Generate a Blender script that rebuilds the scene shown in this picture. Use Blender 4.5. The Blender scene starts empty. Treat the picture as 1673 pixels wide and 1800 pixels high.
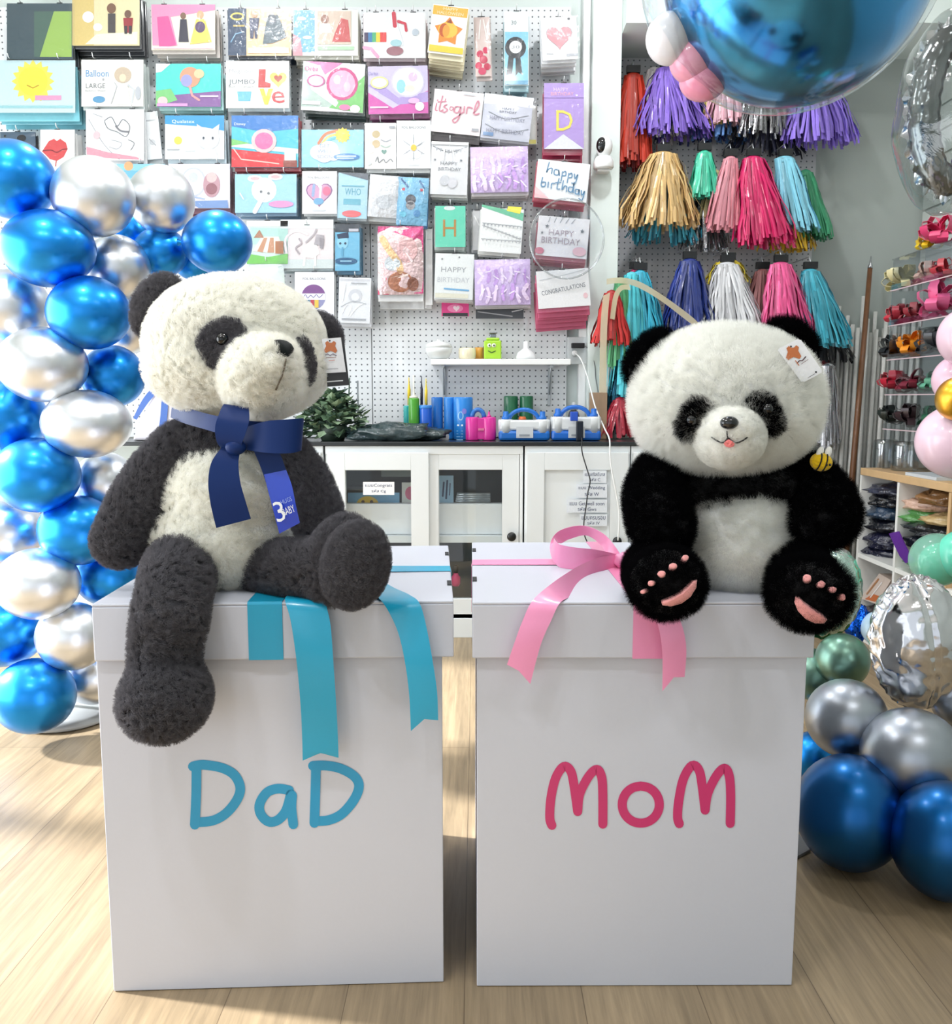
import bpy, bmesh, math, random
import numpy as np
from mathutils import Vector, Matrix, noise as mnoise
from mathutils.bvhtree import BVHTree
random.seed(7)
sc = bpy.context.scene
COL = sc.collection
PI = math.pi
sin, cos = math.sin, math.cos

# ------------------------------------------------------------------ camera
FPX = 1600.0
TH = math.atan(200 / FPX)
CAM = Vector((0, 0, 1.03))
FW = Vector((0, cos(TH), -sin(TH)))
UP = Vector((0, sin(TH), cos(TH)))
RT = Vector((1, 0, 0))
cd = bpy.data.cameras.new('camera')
cam = bpy.data.objects.new('camera', cd)
COL.objects.link(cam)
cam.location = CAM
cam.rotation_euler = (PI / 2 - TH, 0, 0)
cd.sensor_fit = 'HORIZONTAL'
cd.sensor_width = 36
cd.lens = FPX / 1673 * 36
cd.clip_start = 0.05
sc.camera = cam

def ray(px, py): return FW * FPX + RT * (px - 836.5) - UP * (py - 900)
def P(px, py, Y):
    d = ray(px, py)
    return CAM + d * (Y / d.y)
def PX(px, py, X):
    d = ray(px, py)
    return CAM + d * (X / d.x)
def PZ(px, py, Z):
    d = ray(px, py)
    return CAM + d * ((Z - CAM.z) / d.z)
def SP(Y, py=900): return Y / ray(836, py).y      # metres per pixel at depth Y

# ------------------------------------------------------------------ materials
def lin(c): return tuple((x / 255 / 12.92 if x <= 10 else ((x / 255 + .055) / 1.055) ** 2.4) for x in c)
_M = {}
def nd(nt, t, **kw):
    n = nt.nodes.new(t)
    for k, v in kw.items(): n.inputs[k].default_value = v
    return n
def M(c, rough=.5, metal=0., coat=0., bump=0., bscale=60., var=.04, spec=.5, sheen=0., trans=0., dist=.002, alpha=1., emit=0., crough=.1):
    key = (tuple(c), rough, metal, coat, bump, bscale, var, spec, sheen, trans, dist, alpha, emit, crough)
    if key in _M: return _M[key]
    m = bpy.data.materials.new('surface')
    m.use_nodes = True
    nt = m.node_tree
    b = nt.nodes['Principled BSDF']
    col = lin(c) + (1,)
    b.inputs['Roughness'].default_value = rough
    b.inputs['Metallic'].default_value = metal
    b.inputs['Coat Weight'].default_value = coat
    b.inputs['Coat Roughness'].default_value = crough
    b.inputs['Specular IOR Level'].default_value = spec
    b.inputs['Sheen Weight'].default_value = sheen
    b.inputs['Transmission Weight'].default_value = trans
    b.inputs['Alpha'].default_value = alpha
    if emit:
        b.inputs['Emission Color'].default_value = col
        b.inputs['Emission Strength'].default_value = emit
    tc = nd(nt, 'ShaderNodeTexCoord')
    nz = nd(nt, 'ShaderNodeTexNoise', Scale=bscale, Detail=3.)
    nt.links.new(tc.outputs['Object'], nz.inputs['Vector'])
    mx = nd(nt, 'ShaderNodeMix')
    mx.data_type = 'RGBA'
    mx.inputs['A'].default_value = tuple(min(1, x * (1 + var)) for x in col[:3]) + (1,)
    mx.inputs['B'].default_value = tuple(x * (1 - var) for x in col[:3]) + (1,)
    nt.links.new(nz.outputs['Fac'], mx.inputs['Factor'])
    nt.links.new(mx.outputs['Result'], b.inputs['Base Color'])
    if bump:
        bp = nd(nt, 'ShaderNodeBump', Strength=bump, Distance=dist)
        nt.links.new(nz.outputs['Fac'], bp.inputs['Height'])
        nt.links.new(bp.outputs['Normal'], b.inputs['Normal'])
        if coat: nt.links.new(bp.outputs['Normal'], b.inputs['Coat Normal'])
    _M[key] = m
    return m
def film_mat(tint=(240, 245, 250), fac=.10, bump=.6, bscale=22., rough=.12):
    key = ('film', tint, fac, bump, bscale, rough)
    if key in _M: return _M[key]
    m = bpy.data.materials.new('clear_film')
    m.use_nodes = True
    nt = m.node_tree
    nt.nodes.remove(nt.nodes['Principled BSDF'])
    out = nt.nodes['Material Output']
    tr = nd(nt, 'ShaderNodeBsdfTransparent', Color=lin(tint) + (1,))
    gl = nd(nt, 'ShaderNodeBsdfGlossy', Roughness=rough, Color=(1, 1, 1, 1))
    lw0 = nd(nt, 'ShaderNodeLayerWeight', Blend=.5)
    pw = nd(nt, 'ShaderNodeMath'); pw.operation = 'POWER'; pw.inputs[1].default_value = 4.
    lw = nd(nt, 'ShaderNodeMath'); lw.operation = 'MULTIPLY'; lw.inputs[1].default_value = .7
    ma = nd(nt, 'ShaderNodeMath')
    ma.operation = 'ADD'
    ma.use_clamp = True
    ma.inputs[1].default_value = fac
    mx = nd(nt, 'ShaderNodeMixShader')
    tc = nd(nt, 'ShaderNodeTexCoord')
    nz = nd(nt, 'ShaderNodeTexNoise', Scale=bscale, Detail=4., Distortion=1.5)
    bp = nd(nt, 'ShaderNodeBump', Strength=bump, Distance=.01)
    L = nt.links.new
    L(tc.outputs['Object'], nz.inputs['Vector']); L(nz.outputs['Fac'], bp.inputs['Height'])
    L(bp.outputs['Normal'], gl.inputs['Normal'])
    L(lw0.outputs['Facing'], pw.inputs[0]); L(pw.outputs[0], lw.inputs[0]); L(lw.outputs[0], ma.inputs[0]); L(ma.outputs[0], mx.inputs['Fac'])
    L(tr.outputs[0], mx.inputs[1]); L(gl.outputs[0], mx.inputs[2]); L(mx.outputs[0], out.inputs['Surface'])
    _M[key] = m
    return m
def paper(c): return M(c, .42, coat=.25, bscale=140, var=.09)
def matte(c): return M(c, .75, var=.05)
def glossy(c): return M(c, .22, coat=.4, bump=.08, bscale=40)
def foilm(c, bump=.5, bscale=30., rough=.16): return M(c, rough, metal=1., bump=bump, bscale=bscale, dist=.01)

# ------------------------------------------------------------------ mesh builder
W = {}
def setw(o, w):
    W[o.name] = Vector(w)
def tag(o, label=None, cat=None, group=None, kind=None):
    if label: o['label'] = label
    if cat: o['category'] = cat
    if group: o['group'] = group
    if kind: o['kind'] = kind
    return o
def thing(name, label, cat, loc, group=None):
    o = bpy.data.objects.new(name, None)
    o.empty_display_size = .05
    COL.objects.link(o)
    o.location = loc
    setw(o, loc)
    return tag(o, label, cat, group)
class MB:
    def __init__(s):
        s.v, s.f, s.m, s.s, s.mats = [], [], [], [], []
    def mi(s, mat):
        if mat not in s.mats: s.mats.append(mat)
        return s.mats.index(mat)
    def add(s, vs, fs, mat, smooth=False):
        b = len(s.v)
        k = s.mi(mat)
        s.v.extend(Vector(v) for v in vs)
        for f in fs:
            s.f.append(tuple(b + i for i in f)); s.m.append(k); s.s.append(smooth)
        return s
    def box(s, lo, hi, mat):
        x0, y0, z0 = lo; x1, y1, z1 = hi
        return s.add([(x0, y0, z0), (x1, y0, z0), (x1, y1, z0), (x0, y1, z0), (x0, y0, z1), (x1, y0, z1), (x1, y1, z1), (x0, y1, z1)],
                     [(3, 2, 1, 0), (4, 5, 6, 7), (0, 1, 5, 4), (1, 2, 6, 5), (2, 3, 7, 6), (3, 0, 4, 7)], mat)
    def prism(s, pts, ext, mat):
        n = len(pts); e = Vector(ext)
        vs = [Vector(p) for p in pts] + [Vector(p) + e for p in pts]
        return s.add(vs, [tuple(range(n)), tuple(range(2 * n - 1, n - 1, -1))] + [(i, n + i, n + (i + 1) % n, (i + 1) % n) for i in range(n)], mat)
    def tube(s, pts, r, mat, seg=8, cap=True, flat=1.):
        pts = [Vector(p) for p in pts]; n = len(pts)
        rs = r if isinstance(r, (list, tuple)) else [r] * n
        vs, fs = [], []
        up = None
        for i, p in enumerate(pts):
            t = (pts[min(i + 1, n - 1)] - pts[max(i - 1, 0)])
            if t.length < 1e-9: t = Vector((0, 0, 1))
            t.normalize()
            if up is None:
                a = Vector((0, 0, 1)) if abs(t.z) < .9 else Vector((0, 1, 0))
            else: a = up
            x = t.cross(a); x.normalize(); y = x.cross(t); up = y
            for k in range(seg):
                q = 2 * PI * k / seg
                vs.append(p + x * (cos(q) * rs[i]) + y * (sin(q) * rs[i] * flat))
        for i in range(n - 1):
            for k in range(seg):
                fs.append((i * seg + k, i * seg + (k + 1) % seg, (i + 1) * seg + (k + 1) % seg, (i + 1) * seg + k))
        if cap:
            fs.append(tuple(range(seg - 1, -1, -1))); fs.append(tuple((n - 1) * seg + k for k in range(seg)))
        return s.add(vs, fs, mat, True)
    def lathe(s, c, prof, mat, seg=24, rot=None, sy=1., smooth=True, cap=True):
        c = Vector(c); vs, fs = [], []
        for r, z in prof:
            for k in range(seg):
                q = 2 * PI * k / seg
                v = Vector((cos(q) * r, sin(q) * r * sy, z))
                if rot is not None: v = rot @ v
                vs.append(c + v)
        n = len(prof)
        for i in range(n - 1):
            for k in range(seg):
                fs.append((i * seg + k, i * seg + (k + 1) % seg, (i + 1) * seg + (k + 1) % seg, (i + 1) * seg + k))
        if cap:
            fs.append(tuple(range(seg - 1, -1, -1))); fs.append(tuple((n - 1) * seg + k for k in range(seg)))
        return s.add(vs, fs, mat, smooth)
    def ell(s, c, r, mat, rot=None, nu=24, nv=14, fn=None):
        c = Vector(c); vs, fs = [], []
        for j in range(nv + 1):
            a = PI * j / nv
            for k in range(nu):
                q = 2 * PI * k / nu
                v = Vector((sin(a) * cos(q), sin(a) * sin(q), cos(a)))
                f = fn(v) if fn else 1.
                v = Vector((v.x * r[0] * f, v.y * r[1] * f, v.z * r[2] * f))
                if rot is not None: v = rot @ v
                vs.append(c + v)
        for j in range(nv):
            for k in range(nu):
                fs.append((j * nu + k, (j + 1) * nu + k, (j + 1) * nu + (k + 1) % nu, j * nu + (k + 1) % nu))
        return s.add(vs, fs, mat, True)
    def grid(s, rows, mat, smooth=True, close=False):
        n, m = len(rows), len(rows[0])
        vs = [p for r in rows for p in r]
        fs = []
        for i in range(n - 1):
            for k in range(m if close else m - 1):
                fs.append((i * m + k, i * m + (k + 1) % m, (i + 1) * m + (k + 1) % m, (i + 1) * m + k))
        return s.add(vs, fs, mat, smooth)
    def build(s, name, parent=None, origin=None, bevel=0, solid=0, sub=0, fix=True):
        if parent is not None: org = W[parent.name]
        elif origin is not None: org = Vector(origin)
        else:
            org = Vector((sum(v.x for v in s.v) / len(s.v), sum(v.y for v in s.v) / len(s.v), min(v.z for v in s.v)))
        me = bpy.data.meshes.new(name)
        me.from_pydata([tuple(v - org) for v in s.v], [], s.f)
        for m in s.mats: me.materials.append(m)
        me.polygons.foreach_set('material_index', s.m)
        me.polygons.foreach_set('use_smooth', s.s)
        if fix:
            bm = bmesh.new(); bm.from_mesh(me)
            bmesh.ops.remove_doubles(bm, verts=bm.verts, dist=1e-6)
            bmesh.ops.recalc_face_normals(bm, faces=bm.faces)
            bm.to_mesh(me); bm.free()
        me.update()
        o = bpy.data.objects.new(name, me)
        COL.objects.link(o)
        setw(o, org)
        if parent is not None: o.parent = parent
        else: o.location = org
        if solid:
            md = o.modifiers.new('solid', 'SOLIDIFY'); md.thickness = solid; md.offset = 0
            md = o.modifiers.new('edge', 'EDGE_SPLIT'); md.split_angle = .9
        if bevel:
            md = o.modifiers.new('bevel', 'BEVEL'); md.width = bevel; md.segments = 2; md.limit_method = 'ANGLE'; md.angle_limit = .7
        if sub:
            md = o.modifiers.new('sub', 'SUBSURF'); md.levels = sub; md.render_levels = sub
        return o
def structure(o, kind='structure'):
    o['kind'] = kind
    return o
def clone(o, loc, label=None, group=None):
    c = o.copy(); COL.objects.link(c); c.location = loc; setw(c, loc)
    if label: c['label'] = label
    if group: c['group'] = group
    for ch in list(o.children):
        d = ch.copy(); COL.objects.link(d); d.parent = c
        for g in list(ch.children):
            e = g.copy(); COL.objects.link(e); e.parent = d
    return c

def crom(pts, n=6):
    """smooth curve through tuples of numbers"""
    pts = [tuple(p) for p in pts]
    if len(pts) < 3: n = max(n, 2)
    out = []
    for i in range(len(pts) - 1):
        p0 = pts[max(i - 1, 0)]; p1 = pts[i]; p2 = pts[i + 1]; p3 = pts[min(i + 2, len(pts) - 1)]
        for k in range(n):
            t = k / n
            out.append(tuple(.5 * (2 * b + (c - a) * t + (2 * a - 5 * b + 4 * c - d) * t * t + (3 * b - a - 3 * c + d) * t ** 3) for a, b, c, d in zip(p0, p1, p2, p3)))
    out.append(pts[-1])
    return out

# ------------------------------------------------------------------ text as flat outlines
_T = {}
def glyphs(txt):
    if txt in _T: return _T[txt]
    c = bpy.data.curves.new('txt', 'FONT')
    c.body = txt; c.resolution_u = 2; c.align_x = 'CENTER'
    o = bpy.data.objects.new('txt', c)
    COL.objects.link(o)
    dg = bpy.context.evaluated_depsgraph_get()
    me = bpy.data.meshes.new_from_object(o.evaluated_get(dg))
    vs = [(v.co.x, v.co.y) for v in me.vertices]
    fs = [tuple(p.vertices) for p in me.polygons]
    bpy.data.objects.remove(o); bpy.data.curves.remove(c); bpy.data.meshes.remove(me)
    x0 = min(v[0] for v in vs); x1 = max(v[0] for v in vs); y0 = min(v[1] for v in vs); y1 = max(v[1] for v in vs)
    _T[txt] = ([((x - (x0 + x1) / 2), (y - (y0 + y1) / 2)) for x, y in vs], fs, x1 - x0, y1 - y0)
    return _T[txt]

# ------------------------------------------------------------------ flat picture language: shapes given in photo pixels, laid on a surface
def disc(cx, cy, rx, ry, n=18, a0=0.):
    return [(cx + rx * cos(a0 + 2 * PI * i / n), cy + ry * sin(a0 + 2 * PI * i / n)) for i in range(n)]
def heart(cx, cy, s, n=24):
    o = []
    for i in range(n):
        t = 2 * PI * i / n
        o.append((cx + s * 16 * sin(t) ** 3 / 17, cy - s * (13 * cos(t) - 5 * cos(2 * t) - 2 * cos(3 * t) - cos(4 * t)) / 17))
    return o
def star(cx, cy, r, k=5, inner=.45, a0=-PI / 2):
    return [(cx + (r if i % 2 == 0 else r * inner) * cos(a0 + PI * i / k), cy + (r if i % 2 == 0 else r * inner) * sin(a0 + PI * i / k)) for i in range(2 * k)]
def draw(mb, shapes, to3, mk=paper, step=.0003, base=.0004, gridded=False):
    """to3(x, y, offset) places a picture pixel on the surface"""
    d = base
    for sh in shapes:
        k = sh[0]; d += step
        mat = lambda c: c if not isinstance(c, tuple) else mk(c)
        if k == 'r':
            _, x0, y0, x1, y1, c = sh
            n = 6 if gridded else 1
            mb.grid([[to3(x0 + (x1 - x0) * i / n, y0 + (y1 - y0) * j / n, d) for i in range(n + 1)] for j in range(n + 1)], mat(c), gridded)
        elif k in 'ephs':
            if k == 'e': pts = disc(sh[1], sh[2], sh[3], sh[4]); c = sh[5]
            elif k == 'h': pts = heart(sh[1], sh[2], sh[3]); c = sh[4]
            elif k == 's': pts = star(sh[1], sh[2], sh[3], *(sh[5:] or ())); c = sh[4]
            else: pts = sh[1]; c = sh[2]
            mb.add([to3(x, y, d) for x, y in pts], [tuple(range(len(pts)))], mat(c))
        elif k == 'l':
            _, pts, w, c = sh
            pts = [p[:2] for p in pts]
            q = [pts[0]]
            for p in pts[1:]:
                if math.hypot(p[0] - q[-1][0], p[1] - q[-1][1]) > .05: q.append(p)
            closed = len(q) > 3 and math.hypot(q[0][0] - q[-1][0], q[0][1] - q[-1][1]) < .3
            A, B = [], []
            n = len(q)
            for i in range(n):
                a0 = q[(i - 1) if i else (n - 2 if closed else 0)]; a1 = q[i + 1] if i < n - 1 else q[1 if closed else n - 1]
                L = math.hypot(a1[0] - a0[0], a1[1] - a0[1]) or 1
                nx, ny = -(a1[1] - a0[1]) / L * w / 2, (a1[0] - a0[0]) / L * w / 2
                A.append((q[i][0] + nx, q[i][1] + ny)); B.append((q[i][0] - nx, q[i][1] - ny))
            fs = [(i, i + 1, n + i + 1, n + i) for i in range(n - 1)]
            vs = A + B
            if not closed and n > 1:
                for e, f, s_ in ((0, n, 1), (n - 1, 2 * n - 1, -1)):
                    cx, cy_ = q[e]; ang = math.atan2(A[e][1] - cy_, A[e][0] - cx)
                    b = len(vs); vs += [(cx + w / 2 * cos(ang + s_ * PI * k_ / 6), cy_ + w / 2 * sin(ang + s_ * PI * k_ / 6)) for k_ in range(1, 6)]
                    fs.append(tuple([e] + list(range(b, b + 5)) + [f]))
            mb.add([to3(x, y, d) for x, y in vs], fs, mat(c))
        elif k == 't':
            txt, cx, cy, h, c = sh[1:6]
            w = sh[6] if len(sh) > 6 else None
            rot = math.radians(sh[7]) if len(sh) > 7 else 0.
            vs, fs, tw, thh = glyphs(txt)
            fy = h / thh; fx = (w / tw) if w else fy
            mb.add([to3(cx + x * fx * cos(rot) + y * fy * sin(rot), cy + x * fx * sin(rot) - y * fy * cos(rot), d) for x, y in vs], fs, mat(c))

# ------------------------------------------------------------------ soft bodies: rounded lumps merged to one skin
def rotm(ax=0, ay=0, az=0):
    return Matrix.Rotation(math.radians(az), 3, 'Z') @ Matrix.Rotation(math.radians(ay), 3, 'Y') @ Matrix.Rotation(math.radians(ax), 3, 'X')
def E(px, py, Y, rx, ry, rd, tilt=0., yaw=0.):
    """lump at a photo pixel and depth; radii rx, ry in pixels, rd in metres; tilt clockwise in the picture"""
    s = SP(Y, py)
    return (P(px, py, Y), (rx * s, rd, ry * s), rotm(az=yaw) @ rotm(ay=tilt))
def chain(pts, n=8):
    """limb: pts (px, py, Y, r_px)"""
    out = []
    for a, b in zip(pts[:-1], pts[1:]):
        for i in range(n):
            t = i / n
            q = [x + (y - x) * t for x, y in zip(a, b)]
            out.append((P(q[0], q[1], q[2]), (q[3] * SP(q[2], q[1]),) * 3, None))
    q = pts[-1]; out.append((P(q[0], q[1], q[2]), (q[3] * SP(q[2], q[1]),) * 3, None))
    return out
def blob(name, lumps, mat, parent, voxel=.008, smooth=8):
    mb = MB()
    for c, r, ro in lumps: mb.ell(c, r, mat, ro, 20, 12)
    o = mb.build('tmp', origin=W[parent.name])
    o.location = (0, 0, 0)
    md = o.modifiers.new('r', 'REMESH'); md.mode = 'VOXEL'; md.voxel_size = voxel; md.use_smooth_shade = True
    md = o.modifiers.new('s', 'SMOOTH'); md.factor = .5; md.iterations = smooth
    dg = bpy.context.evaluated_depsgraph_get()
    me = bpy.data.meshes.new_from_object(o.evaluated_get(dg))
    old = o.data
    bpy.data.objects.remove(o); bpy.data.meshes.remove(old)
    me.name = name
    me.materials.clear(); me.materials.append(mat)
    me.polygons.foreach_set('use_smooth', [True] * len(me.polygons))
    o = bpy.data.objects.new(name, me)
    COL.objects.link(o)
    o.parent = parent
    setw(o, W[parent.name])
    return o
def bvh_of(*objs):
    vs, fs = [], []
    for o in objs:
        b = len(vs); w = W[o.name]
        vs += [v.co + w for v in o.data.vertices]
        fs += [tuple(b + i for i in p.vertices) for p in o.data.polygons]
    return BVHTree.FromPolygons(vs, fs)
def patch(name, outline, bvh, mat, parent, thick=.006, off=.001, n=14, crown=.006):
    """cloth patch sewn on a surface: outline in photo pixels, laid on what it meets there, with thickness"""
    cx = sum(p[0] for p in outline) / len(outline); cy = sum(p[1] for p in outline) / len(outline)
    m = len(outline)
    mb = MB()
    rows = []
    for j in range(n + 1):
        t = 1 - j / n
        row = []
        for (x, y) in outline:
            d = ray(cx + (x - cx) * t, cy + (y - cy) * t)
            d.normalize()
            hit, nor, _, _ = bvh.ray_cast(CAM, d)
            if hit is None:
                hit, nor, _, _ = bvh.find_nearest(CAM + d * 1.6)
            e = off + crown * math.sqrt(max(0, 1 - t ** 4)) 
            row.append(hit + nor * e if j else hit - nor * .004)
        rows.append(row)
    mb.grid(rows, mat, True, close=True)
    o = mb.build(name, parent)
    md = o.modifiers.new('s', 'SMOOTH'); md.factor = .4; md.iterations = 2
    return o
def pile_mat(c, tl=.58):
    key = ('pile', c, tl)
    if key in _M: return _M[key]
    m = bpy.data.materials.new('pile'); m.use_nodes = True
    nt = m.node_tree; nt.nodes.remove(nt.nodes['Principled BSDF']); L = nt.links.new
    d = nd(nt, 'ShaderNodeBsdfDiffuse', Color=lin(c) + (1,)); t = nd(nt, 'ShaderNodeBsdfTranslucent', Color=lin(c) + (1,))
    mx = nd(nt, 'ShaderNodeMixShader', Fac=tl)
    tc = nd(nt, 'ShaderNodeTexCoord'); hi = nd(nt, 'ShaderNodeTexNoise', Scale=130., Detail=2.); L(tc.outputs['Object'], hi.inputs['Vector'])
    mr = nd(nt, 'ShaderNodeMapRange', **{'From Min': .3, 'From Max': .7, 'To Min': .93 if c[0] > 200 else .7, 'To Max': 1.08 if c[0] > 200 else 1.2})
    L(hi.outputs['Fac'], mr.inputs['Value'])
    mc = nd(nt, 'ShaderNodeMix'); mc.data_type = 'RGBA'; mc.blend_type = 'MULTIPLY'; mc.inputs['Factor'].default_value = 1.; mc.inputs['A'].default_value = lin(c) + (1,)
    L(mr.outputs[0], mc.inputs['B']); L(mc.outputs['Result'], d.inputs['Color']); L(mc.outputs['Result'], t.inputs['Color'])
    L(d.outputs[0], mx.inputs[1]); L(t.outputs[0], mx.inputs[2]); L(mx.outputs[0], nt.nodes['Material Output'].inputs['Surface'])
    _M[key] = m
    return m
def settle(g, *objs):
    """soft toy pressed against the box it sits on: nothing sinks into the lid"""
    for o in objs:
        w = W[o.name]
        for v in o.data.vertices:
            p = v.co + w; b = (p - g['O']).dot(g['v']); a = (p - g['O']).dot(g['u'])
            if 0 < a < g['Wd'] and b > -.004 and p.z < g['zt'] + .002:
                if b < .03: v.co += g['n'] * (b + .004)
                else: v.co.z = g['zt'] + .002 - w.z
        o.data.update()
def fur(o, count, length, kids=6, rnd=.3, rough=.004, root=.0004, tip=.0001, seed=1, clump=0., bend=.0, kink=0., rad=.006, mat=None):
    md = o.modifiers.new('pile', 'PARTICLE_SYSTEM')
    ps = md.particle_system
    ps.seed = seed
    s = ps.settings
    s.type = 'HAIR'
    s.count = count
    s.use_advanced_hair = False
    s.hair_length = length
    s.hair_step = 4
    s.render_step = 3
    s.display_step = 2
    s.length_random = rnd
    s.child_type = 'SIMPLE'
    s.rendered_child_count = kids
    s.child_percent = 1
    s.child_radius = rad
    s.child_roundness = .3
    s.clump_factor = clump
    s.roughness_1 = rough; s.roughness_1_size = .2
    s.roughness_2 = rough; s.roughness_2_size = 1.; s.roughness_2_threshold = .2
    s.roughness_endpoint = rough
    if kink:
        s.kink = 'CURL'; s.kink_amplitude = kink; s.kink_frequency = 2.
    s.radius_scale = 1.
    s.root_radius = root
    s.tip_radius = tip
    o.data.materials.append(mat)
    s.material = 2
    return ps
def strip(mb, pts, mat, n=6, cross=4, sag=0.):
    """ribbon: pts (lx, ly, rx, ry, Y) or with own depth for both edges (lx, ly, lY, rx, ry, rY)"""
    rows = []
    for q in crom(pts, n):
        if len(q) == 5: a = P(q[0], q[1], q[4]); b = P(q[2], q[3], q[4])
        else: a = P(q[0], q[1], q[2]); b = P(q[3], q[4], q[5])
        rows.append([a.lerp(b, i / cross) + Vector((0, -1, 0)) * sag * sin(PI * i / cross) for i in range(cross + 1)])
    mb.grid(rows, mat, True)
    return rows
# ================================================================== the room
XL, XR, YB, YW, ZC = -3.0, 2.12, -2.6, 4.25, 3.1
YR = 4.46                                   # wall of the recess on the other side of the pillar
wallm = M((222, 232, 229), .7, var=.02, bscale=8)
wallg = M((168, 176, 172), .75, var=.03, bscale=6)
white = M((236, 238, 238), .45, var=.015, bscale=12)

def floor_mat():
    m = bpy.data.materials.new('oak_planks'); m.use_nodes = True
    nt = m.node_tree; b = nt.nodes['Principled BSDF']; L = nt.links.new
    tc = nd(nt, 'ShaderNodeTexCoord')
    mp = nd(nt, 'ShaderNodeMapping'); mp.inputs['Rotation'].default_value = (0, 0, PI / 2); mp.inputs['Location'].default_value = (.3, .02, 0)
    br = nd(nt, 'ShaderNodeTexBrick', Scale=1., **{'Mortar Size': .0012, 'Mortar Smooth': .6, 'Bias': 0., 'Brick Width': 2.3, 'Row Height': .205})
    br.offset = .37
    br.inputs['Color1'].default_value = lin((166, 146, 117)) + (1,)
    br.inputs['Color2'].default_value = lin((151, 131, 103)) + (1,)
    br.inputs['Mortar'].default_value = lin((112, 94, 72)) + (1,)
    mp2 = nd(nt, 'ShaderNodeMapping'); mp2.inputs['Scale'].default_value = (1., .045, 1.)
    nz = nd(nt, 'ShaderNodeTexNoise', Scale=75., Detail=6., Roughness=.65, Distortion=.4)
    mp3 = nd(nt, 'ShaderNodeMapping'); mp3.inputs['Scale'].default_value = (1., .12, 1.)
    nz2 = nd(nt, 'ShaderNodeTexNoise', Scale=9., Detail=4., Distortion=1.2)
    L(tc.outputs['Object'], mp.inputs['Vector']); L(mp.outputs[0], br.inputs['Vector'])
    L(tc.outputs['Object'], mp2.inputs['Vector']); L(mp2.outputs[0], nz.inputs['Vector'])
    L(tc.outputs['Object'], mp3.inputs['Vector']); L(mp3.outputs[0], nz2.inputs['Vector'])
    r1 = nd(nt, 'ShaderNodeMapRange', **{'From Min': .3, 'From Max': .7, 'To Min': .68, 'To Max': 1.14})
    r2 = nd(nt, 'ShaderNodeMapRange', **{'From Min': .3, 'From Max': .7, 'To Min': .8, 'To Max': 1.1})
    L(nz.outputs['Fac'], r1.inputs['Value']); L(nz2.outputs['Fac'], r2.inputs['Value'])
    mm = nd(nt, 'ShaderNodeMath'); mm.operation = 'MULTIPLY'
    L(r1.outputs[0], mm.inputs[0]); L(r2.outputs[0], mm.inputs[1])
    mx = nd(nt, 'ShaderNodeMix'); mx.data_type = 'RGBA'; mx.blend_type = 'MULTIPLY'; mx.inputs['Factor'].default_value = 1.
    L(br.outputs['Color'], mx.inputs['A']); L(mm.outputs[0], mx.inputs['B']); L(mx.outputs['Result'], b.inputs['Base Color'])
    b.inputs['Roughness'].default_value = .42
    bp = nd(nt, 'ShaderNodeBump', Strength=.15, Distance=.002)
    L(nz.outputs['Fac'], bp.inputs['Height']); L(bp.outputs['Normal'], b.inputs['Normal'])
    return m
def peg_mat(tint):
    m = bpy.data.materials.new('pegboard_holes'); m.use_nodes = True
    nt = m.node_tree; b = nt.nodes['Principled BSDF']; L = nt.links.new
    tc = nd(nt, 'ShaderNodeTexCoord')
    sp = nd(nt, 'ShaderNodeSeparateXYZ'); L(tc.outputs['Object'], sp.inputs[0])
    ds = []
    for ax in ('X', 'Z'):
        a = nd(nt, 'ShaderNodeMath'); a.operation = 'DIVIDE'; a.inputs[1].default_value = .0265; L(sp.outputs[ax], a.inputs[0])
        f = nd(nt, 'ShaderNodeMath'); f.operation = 'FRACT'; L(a.outputs[0], f.inputs[0])
        s_ = nd(nt, 'ShaderNodeMath'); s_.operation = 'SUBTRACT'; s_.inputs[1].default_value = .5; L(f.outputs[0], s_.inputs[0])
        p = nd(nt, 'ShaderNodeMath'); p.operation = 'MULTIPLY'; L(s_.outputs[0], p.inputs[0]); L(s_.outputs[0], p.inputs[1])
        ds.append(p)
    ad = nd(nt, 'ShaderNodeMath'); ad.operation = 'ADD'; L(ds[0].outputs[0], ad.inputs[0]); L(ds[1].outputs[0], ad.inputs[1])
    lt = nd(nt, 'ShaderNodeMath'); lt.operation = 'LESS_THAN'; lt.inputs[1].default_value = .018; L(ad.outputs[0], lt.inputs[0])
    mx = nd(nt, 'ShaderNodeMix'); mx.data_type = 'RGBA'
    mx.inputs['A'].default_value = lin(tint) + (1,); mx.inputs['B'].default_value = lin((92, 98, 104)) + (1,)
    L(lt.outputs[0], mx.inputs['Factor']); L(mx.outputs['Result'], b.inputs['Base Color'])
    b.inputs['Roughness'].default_value = .4
    return m
pegw = peg_mat((232, 235, 238)); pegg = peg_mat((196, 196, 200))

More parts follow.
